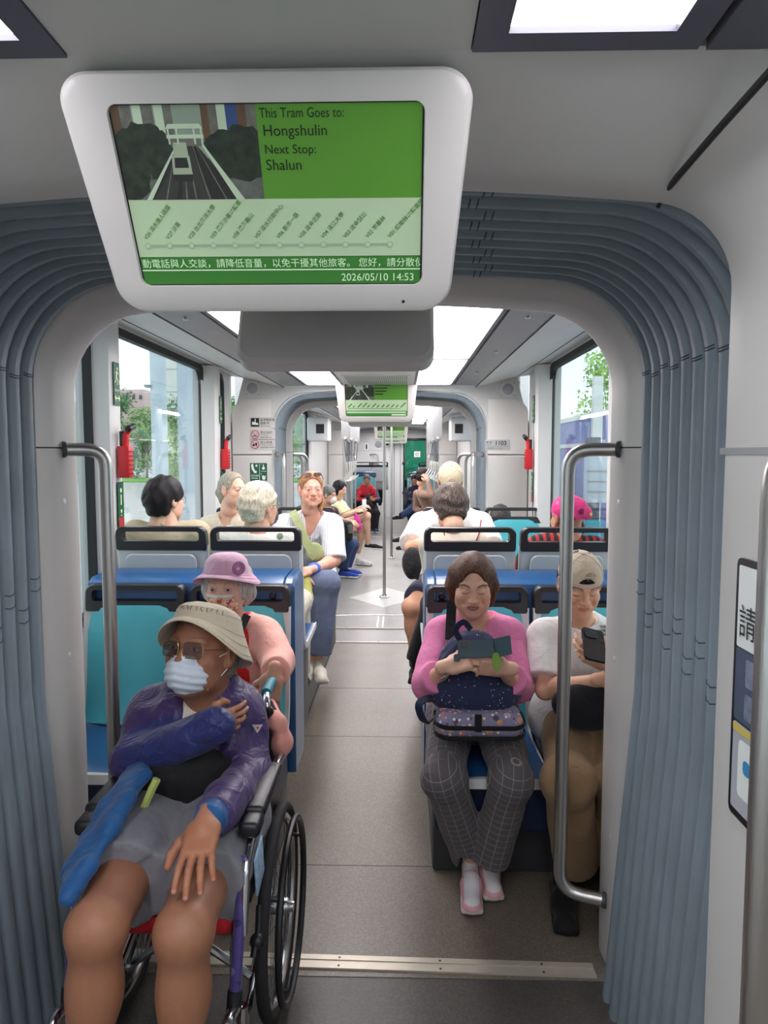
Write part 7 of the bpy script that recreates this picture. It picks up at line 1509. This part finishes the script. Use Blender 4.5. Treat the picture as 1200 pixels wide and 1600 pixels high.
p.shoe('r', (-.1, -1, 0), BSH, .28, .222); p.shoe('l', (.1, -1, 0), BSH, .28, .222)
S = SD(.008); S.ell(W(643, 880, 4.40), (.058, .05, .10), k=.02); S.wave(folds(.004, 50, 2)); V, Q = S.mesh(); o = link_mesh('mesh_bag', V, Q, spots('black_mesh', (30,29,32), [(90, .2, [(96,96,100), (70,70,74)], .9)])); tag(o, 'black net bag hanging at the elbow of the man in the cream cap', 'bag')
strap(None, 'bag_strap', [W(652, 862, 4.42), W(656, 880, 4.36), W(650, 905, 4.36)], .03, .005, BLACKC, o, [(0, -1, 0)]*3)
# ---- only the hair shows above the empty raised seat
J = sit((.98, 5.52, .62), (0, 1), knee=.25); J['neck'] = W(781, 848, 5.52); J['head'] = W(781, 814, 5.54); J['sl'] = J['neck']+_v((-.15, 0, -.05)); J['sr'] = J['neck']+_v((.15, 0, -.05))
p = Person('person behind the empty raised seat of whom only dark hair shows', J, (.1, 1, 0), (206,160,136), h=(.014, .005), head=dict(eye='open'))
p.on_head('hair', hair_short(.005, t=.016, seed=3), hair_mat('dark_grey_hair', (54,50,50), (92,88,86))); p.top(cloth('grey_top', (150,150,152)), 1.9, .013, name='top')
# ---- standing area beyond the second gangway: sideways bench on the left
def bench(x0, x1, y0, y1, label, z=0.):
    r = empty('side_bench', ((x0+x1)/2, (y0+y1)/2, z)); tag(r, label, 'bench', 'sideways benches')
    mb = MB(); mb.box((x0, y0, z+.40), (x1, y1, z+.47), .02); mb.build('seat', BLUE, r)
    mb = MB(); mb.box((x0+.06, y0+.02, z), (x1-.06, y1-.02, z+.40), .01); mb.build('plinth', DGREY, r); return r
bench(-1.15, -.70, 8.6, 11.2, 'sideways bench on the left of the far standing area'); bench(.78, 1.18, 8.6, 12.2, 'sideways bench on the right of the far standing area')
def far(label, J, face, skin, hair, top, bot, shoes=None, sleeve=1.9, h=(.014, .006), hd=None, end=2.0, hands=None, fdir=None, gl=False, topname='shirt', width=1., L=.26, hk=None, botname='trousers', group=None):
    p = Person(label, J, face, skin, h=h, head=hd or dict(eye='down'), hands=hands, width=width, group=group)
    if hair is not None: p.on_head('hair', hair_short(h[1], **{k_: v_ for k_, v_ in (hk or dict(t=.012)).items() if k_ != 'm'}) if not callable(hair) else hair(h[1]), MATS.get('black_hair') if hk is None or 'm' not in hk else hk['m'])
    p.top(top, sleeve, .016, name=topname, fold=.004, neck=.07); p.bottom(bot, end, .012, name=botname)
    for q in 'lr': p.shoe(q, fdir or (face[0], face[1], 0), shoes or BSH, L)
    if gl: glasses(p, BLACKP)
    return p
SALT = hair_mat('salt_hair', (120,116,112), (70,68,66))
# masked man in jeans
J = sit((-.86, 9.35, .55), (1, -.1)); J['neck'] = W(512, 795, 9.3); J['head'] = W(514, 774, 9.25); J['sl'] = J['neck']+_v((.06, .15, -.05)); J['sr'] = J['neck']+_v((.0, -.17, -.05)); J['el'] = W(528, 812, 9.5); J['wl'] = W(545, 815, 9.3); J['er'] = W(516, 815, 9.1); J['wr'] = W(543, 818, 9.15)
J['kl'] = W(551, 852, 9.5); J['kr'] = W(545, 850, 9.2); J['al'] = W(540, 886, 9.5); J['ar'] = W(534, 888, 9.3)
p = Person('man with glasses, white mask, jeans and blue shoes on the left bench', J, (.92, -.36, -.12), (206,158,132), h=(.013, .005), head=dict(eye='down', brow=(80,76,74)), hands=dict(l=dict(dir=(1, 0, -.1), back=(0, -.4, .9)), r=dict(dir=(1, .1, -.1), back=(0, -.4, .9))))
p.on_head('hair', hair_short(.005, t=.010), SALT); glasses(p, BLACKP); face_mask(p, WHITEC, h=.005); p.top(cloth('dark_red_vest', (70,36,42)), .5, .016, name='vest'); JEAN = cloth('blue_jeans', (44,66,104)); p.bottom(JEAN, 1.96, .014, leg=(.088, .07, .07))
BLS = [cloth('blue_sneaker', (46,74,168)), mat('white_sole', (232,228,224), .5)]
for q in 'lr': p.shoe(q, (1, -.25, 0), BLS, .28, .004)
S = SD(.012); S.box(W(539, 830, 9.0), (.10, .10, .13), rd=.05); S.wave(folds(.01, 30, 3)); V, Q = S.mesh(); o = link_mesh('shoulder_bag', V, Q, BLACKC); tag(o, 'black shoulder bag on the lap of the masked man in jeans', 'bag')
mb = MB(); mb.tube([W(546, 820, 8.9), W(548, 833, 8.9)], .03, 10); o = mb.build('water_bottle', mat('olive_bottle', (88,96,72), .4)); tag(o, 'small olive bottle hanging in front of the black shoulder bag', 'bottle')
# woman with crossed bare legs
J = sit((-.84, 10.3, .55), (1, -.1)); J['neck'] = W(527, 785, 10.3); J['head'] = W(531, 764, 10.2); J['sl'] = J['neck']+_v((.05, .15, -.05)); J['sr'] = J['neck']+_v((.03, -.16, -.05)); J['el'] = W(546, 803, 10.4); J['wl'] = W(564, 793, 10.2); J['er'] = W(538, 806, 10.1); J['wr'] = W(558, 799, 10.1)
J['kl'] = W(573, 806, 10.2); J['kr'] = W(567, 824, 10.3); J['al'] = W(575, 850, 10.3); J['ar'] = W(560, 862, 10.4)
p = Person('woman with black hair and pale yellow top sitting with crossed bare legs', J, (.88, -.40, -.30), (222,178,150), h=(.013, .005), legr=1.1, head=dict(eye='down'), hands=dict(l=dict(dir=(1, -.1, .3), back=(0, -.5, .8), curl=(.5,.6,.6,.7)), r=dict(dir=(1, .1, .2), back=(0, -.5, .8), curl=(.5,.6,.6,.7))))
p.on_head('hair', hair_bob(.005, length=-.10, t=.012, fringe=.085), BLK); p.top(cloth('pale_yellow_top', (232,226,176)), .8, .014, name='top', neck=.07); p.bottom(cloth('white_shorts', (226,222,216)), .45, .014, name='shorts')
NBS = [BLACKC, mat('white_sole', (232,228,224), .5)]; p.shoe('l', (1, -.15, -.05), NBS, .28); p.shoe('r', (.9, -.4, 0), [cloth('white_sneaker', (214,212,210)), mat('white_sole', (232,228,224), .5)], .27, .004)
mb = MB(); mb.tube([W(556, 803, 9.9), W(558, 815, 9.85), W(562, 828, 9.85)], [.02, .05, .035], 8); o = mb.build('folded_umbrella', cloth('magenta_nylon', (190,40,130))); tag(o, 'magenta folded umbrella held by the woman with crossed legs', 'umbrella')
mb = MB(); mb.box((-.04, -.006, -.07), (.04, .006, .07), .004, Matrix.Translation(W(569, 788, 10.1)) @ Matrix.Rotation(.9, 4, 'Z')); o = mb.build('smartphone', WHITES); tag(o, 'pale smartphone in the hand of the woman with crossed legs', 'smartphone')
# ---- far bogie section seats and riders
zf = .16
for k, (px, Y, lab) in enumerate(((572, 15.6, 'far turquoise seat under the man in the red and navy jacket'), (552, 15.6, 'far turquoise seat beside the slim poles'), (652, 15.6, 'far seat under the person in the blue jacket'), (672, 15.6, 'far seat beside the blue jacket by the right window'))): 
    c = W(px, 800, Y); seat_at(S0, c[0], Y, zf, 0, lab, 'far tram seats')
for px, lab in ((592, 'far seat back behind the man in the pink jacket'), (568, 'far seat back beside the man in the pink jacket'), (668, 'far seat back behind the passenger in the black cap'), (690, 'far seat back nearest the right far window')):
    c = W(px, 800, 16.3); seat_at(S1, c[0], 16.3, zf+.22, PI, lab, 'far tram seats')
for sx, x0, x1 in ((-1, -1.1, -.42), (1, .42, 1.1)):
    r = empty('bench_pedestal', ((x0+x1)/2, 15.6, 0)); tag(r, 'pedestal under the far %s seats' % ('left' if sx < 0 else 'right'), 'seat base', 'seat bases'); mb = MB(); mb.box((x0, 15.3, 0), (x1, 16.6, .44), .01); mb.build('plinth', DGREY, r)
    mb = MB(); mb.box((x0, 15.82, .45), (x1, 16.1, 1.22), .02); o = mb.build('equipment_box', BLUE); tag(o, 'blue equipment box between the far %s seats' % ('left' if sx < 0 else 'right'), 'equipment box', 'blue equipment boxes')
NVY = cloth('navy_jacket', (34,42,70)); REDJ = cloth('red_jacket', (206,34,52))
J = sit((-.57, 15.35, .72), (0, -1)); J['neck'] = W(573, 762, 15.3); J['head'] = W(573, 750, 15.15); J['sl'] = W(586, 768, 15.3); J['sr'] = W(561, 768, 15.3); J['el'] = W(591, 782, 15.1); J['er'] = W(558, 783, 15.1); J['wl'] = W(582, 781, 14.9); J['wr'] = W(573, 780, 14.9); J['kl'] = W(588, 802, 14.85); J['kr'] = W(577, 802, 14.85); J['al'] = W(586, 830, 14.8); J['ar'] = W(577, 830, 14.8)
p = Person('man in red and navy jacket looking at a phone under the far screens', J, (.05, -.9, -.4), (196,146,120), h=(.015, .007), head=dict(eye='down', brow=(50,44,42)), hands=dict(l=dict(dir=(-1, -.2, .2), back=(0, -.7, -.5)), r=dict(dir=(1, -.2, .2), back=(0, -.7, -.5))))
p.on_head('hair', hair_short(.007, t=.003, fringe=.07), SALT)
RN = mat('red_navy_jacket', (255,255,255), .6, vcol=True)
p.top(RN, 1.9, .02, name='jacket', cols=lambda V: np.where(((np.abs(V[:, 0]-p.J['neck'][0]) < .20) & (V[:, 2] > p.J['neck'][2]-.26))[:, None], col_((206,34,52))[None], col_((34,42,70))[None])); p.bottom(BLACKC, 2.0, .012)
for q in 'lr': p.shoe(q, (.3, -1, 0), [cloth('navy_sneaker', (40,60,92)), MATS['white_sole']], .28, .01)
S = SD(.012); S.ell(W(572, 790, 14.8), (.14, .08, .11)); V, Q = S.mesh(); o = link_mesh('black_bag', V, Q, BLACKC); tag(o, 'black bag on the lap of the man in the red and navy jacket', 'bag')
mb = MB(); mb.box((-.04, -.006, -.06), (.04, .006, .06), .004, Matrix.Translation(W(575, 776, 14.75))); o = mb.build('smartphone', BLACKP); tag(o, 'dark smartphone of the man in the red and navy jacket', 'smartphone')
J = sit((-.42, 16.55, .92), (0, 1)); J['neck'] = W(587, 743, 16.5); J['head'] = W(586, 730, 16.5); J['sl'] = W(573, 748, 16.5); J['sr'] = W(598, 750, 16.5)
far('man with cropped hair in pink and grey jacket, seen from behind at the far end', J, (.25, .95, 0), (190,142,118), True, cloth('mauve_jacket', (186,120,160)), BLACKC, hk=dict(t=.004, m=hair_mat('cropped_hair', (88,74,66), (120,104,94))), topname='jacket', fdir=(0, 1, 0))
J = sit((.62, 16.55, .92), (0, 1)); J['neck'] = W(664, 742, 16.5); J['head'] = W(667, 731, 16.5); J['sl'] = W(649, 749, 16.5); J['sr'] = W(680, 749, 16.5)
p = far('passenger in black cap and grey shirt in front of the cab door, seen from behind', J, (.1, 1, 0), (186,136,110), None, cloth('grey_shirt', (150,156,162)), BLACKC, fdir=(0, 1, 0)); cap_hat(p, BLACKC, False, h=.007)
J = sit((.56, 15.3, .72), (-.2, -1)); J['neck'] = W(646, 762, 15.3); J['head'] = W(648, 750, 15.2); J['sl'] = W(656, 770, 15.3); J['sr'] = W(636, 772, 15.3); J['er'] = W(636, 790, 15.1); J['wr'] = W(640, 778, 14.9); J['el'] = W(655, 788, 15.1); J['wl'] = W(645, 780, 14.9); J['kr'] = W(640, 802, 14.85); J['kl'] = W(640, 798, 14.75); J['ar'] = W(646, 828, 14.85); J['al'] = W(626, 806, 14.6)
far('person in navy jacket and jeans with one leg stretched out near the cab door', J, (-.2, -.9, -.3), (190,140,112), True, NVY, JEAN, topname='jacket', fdir=(-.8, -.6, 0))
mb = MB(); mb.box((-.04, -.006, -.06), (.04, .006, .06), .004, Matrix.Translation(W(641, 773, 14.75))); o = mb.build('smartphone', BLACKP); tag(o, 'dark smartphone of the person in the navy jacket', 'smartphone')
# woman in brown sweater holding her head, right bench
J = sit((.72, 11.6, .55), (1, .3)); J['neck'] = W(657, 765, 11.6); J['head'] = W(661, 743, 11.55); J['sl'] = W(652, 772, 11.8); J['sr'] = W(660, 773, 11.4); J['er'] = W(674, 774, 11.2); J['wr'] = W(668, 750, 11.3); J['el'] = W(650, 795, 11.9); J['wl'] = W(660, 800, 11.7); J['kl'] = W(668, 812, 11.8); J['kr'] = W(672, 812, 11.6); J['al'] = W(672, 850, 11.8); J['ar'] = W(676, 850, 11.6)
p = Person('woman with dark bob in brown sweater raising a hand to her face on the right', J, (.85, -.4, -.1), (222,176,150), h=(.014, .005), head=dict(eye='open'), hands=dict(r=dict(dir=(-.5, .1, .8), back=(.2, -.9, .1), curl=(.6,.7,.7,.8))))
p.on_head('hair', hair_bob(.005, length=-.10, t=.012, fringe=.08), hair_mat('dark_bob', (40,32,32))); p.top(cloth('brown_sweater', (150,118,102)), 1.9, .014, name='sweater', neck=.07); p.bottom(cloth('dark_trousers', (48,46,52)), 2.0, .01)
for q in 'lr': p.shoe(q, (1, .2, 0), BSH, .25)
# rider on the right bench of whom mostly a black shoe shows
J = sit((.90, 11.0, .56), (-1, -.1)); J['kl'] = W(648, 820, 11.2); J['kr'] = W(650, 824, 10.9); J['al'] = W(634, 840, 11.2); J['ar'] = W(640, 852, 10.9)
far('passenger in dark clothes on the right bench with a black shoe stretched into the aisle', J, (-1, -.2, -.1), (206,160,136), True, cloth('slate_top', (96,100,110)), cloth('dark_trousers', (48,46,52)), fdir=(-1, -.2, 0))
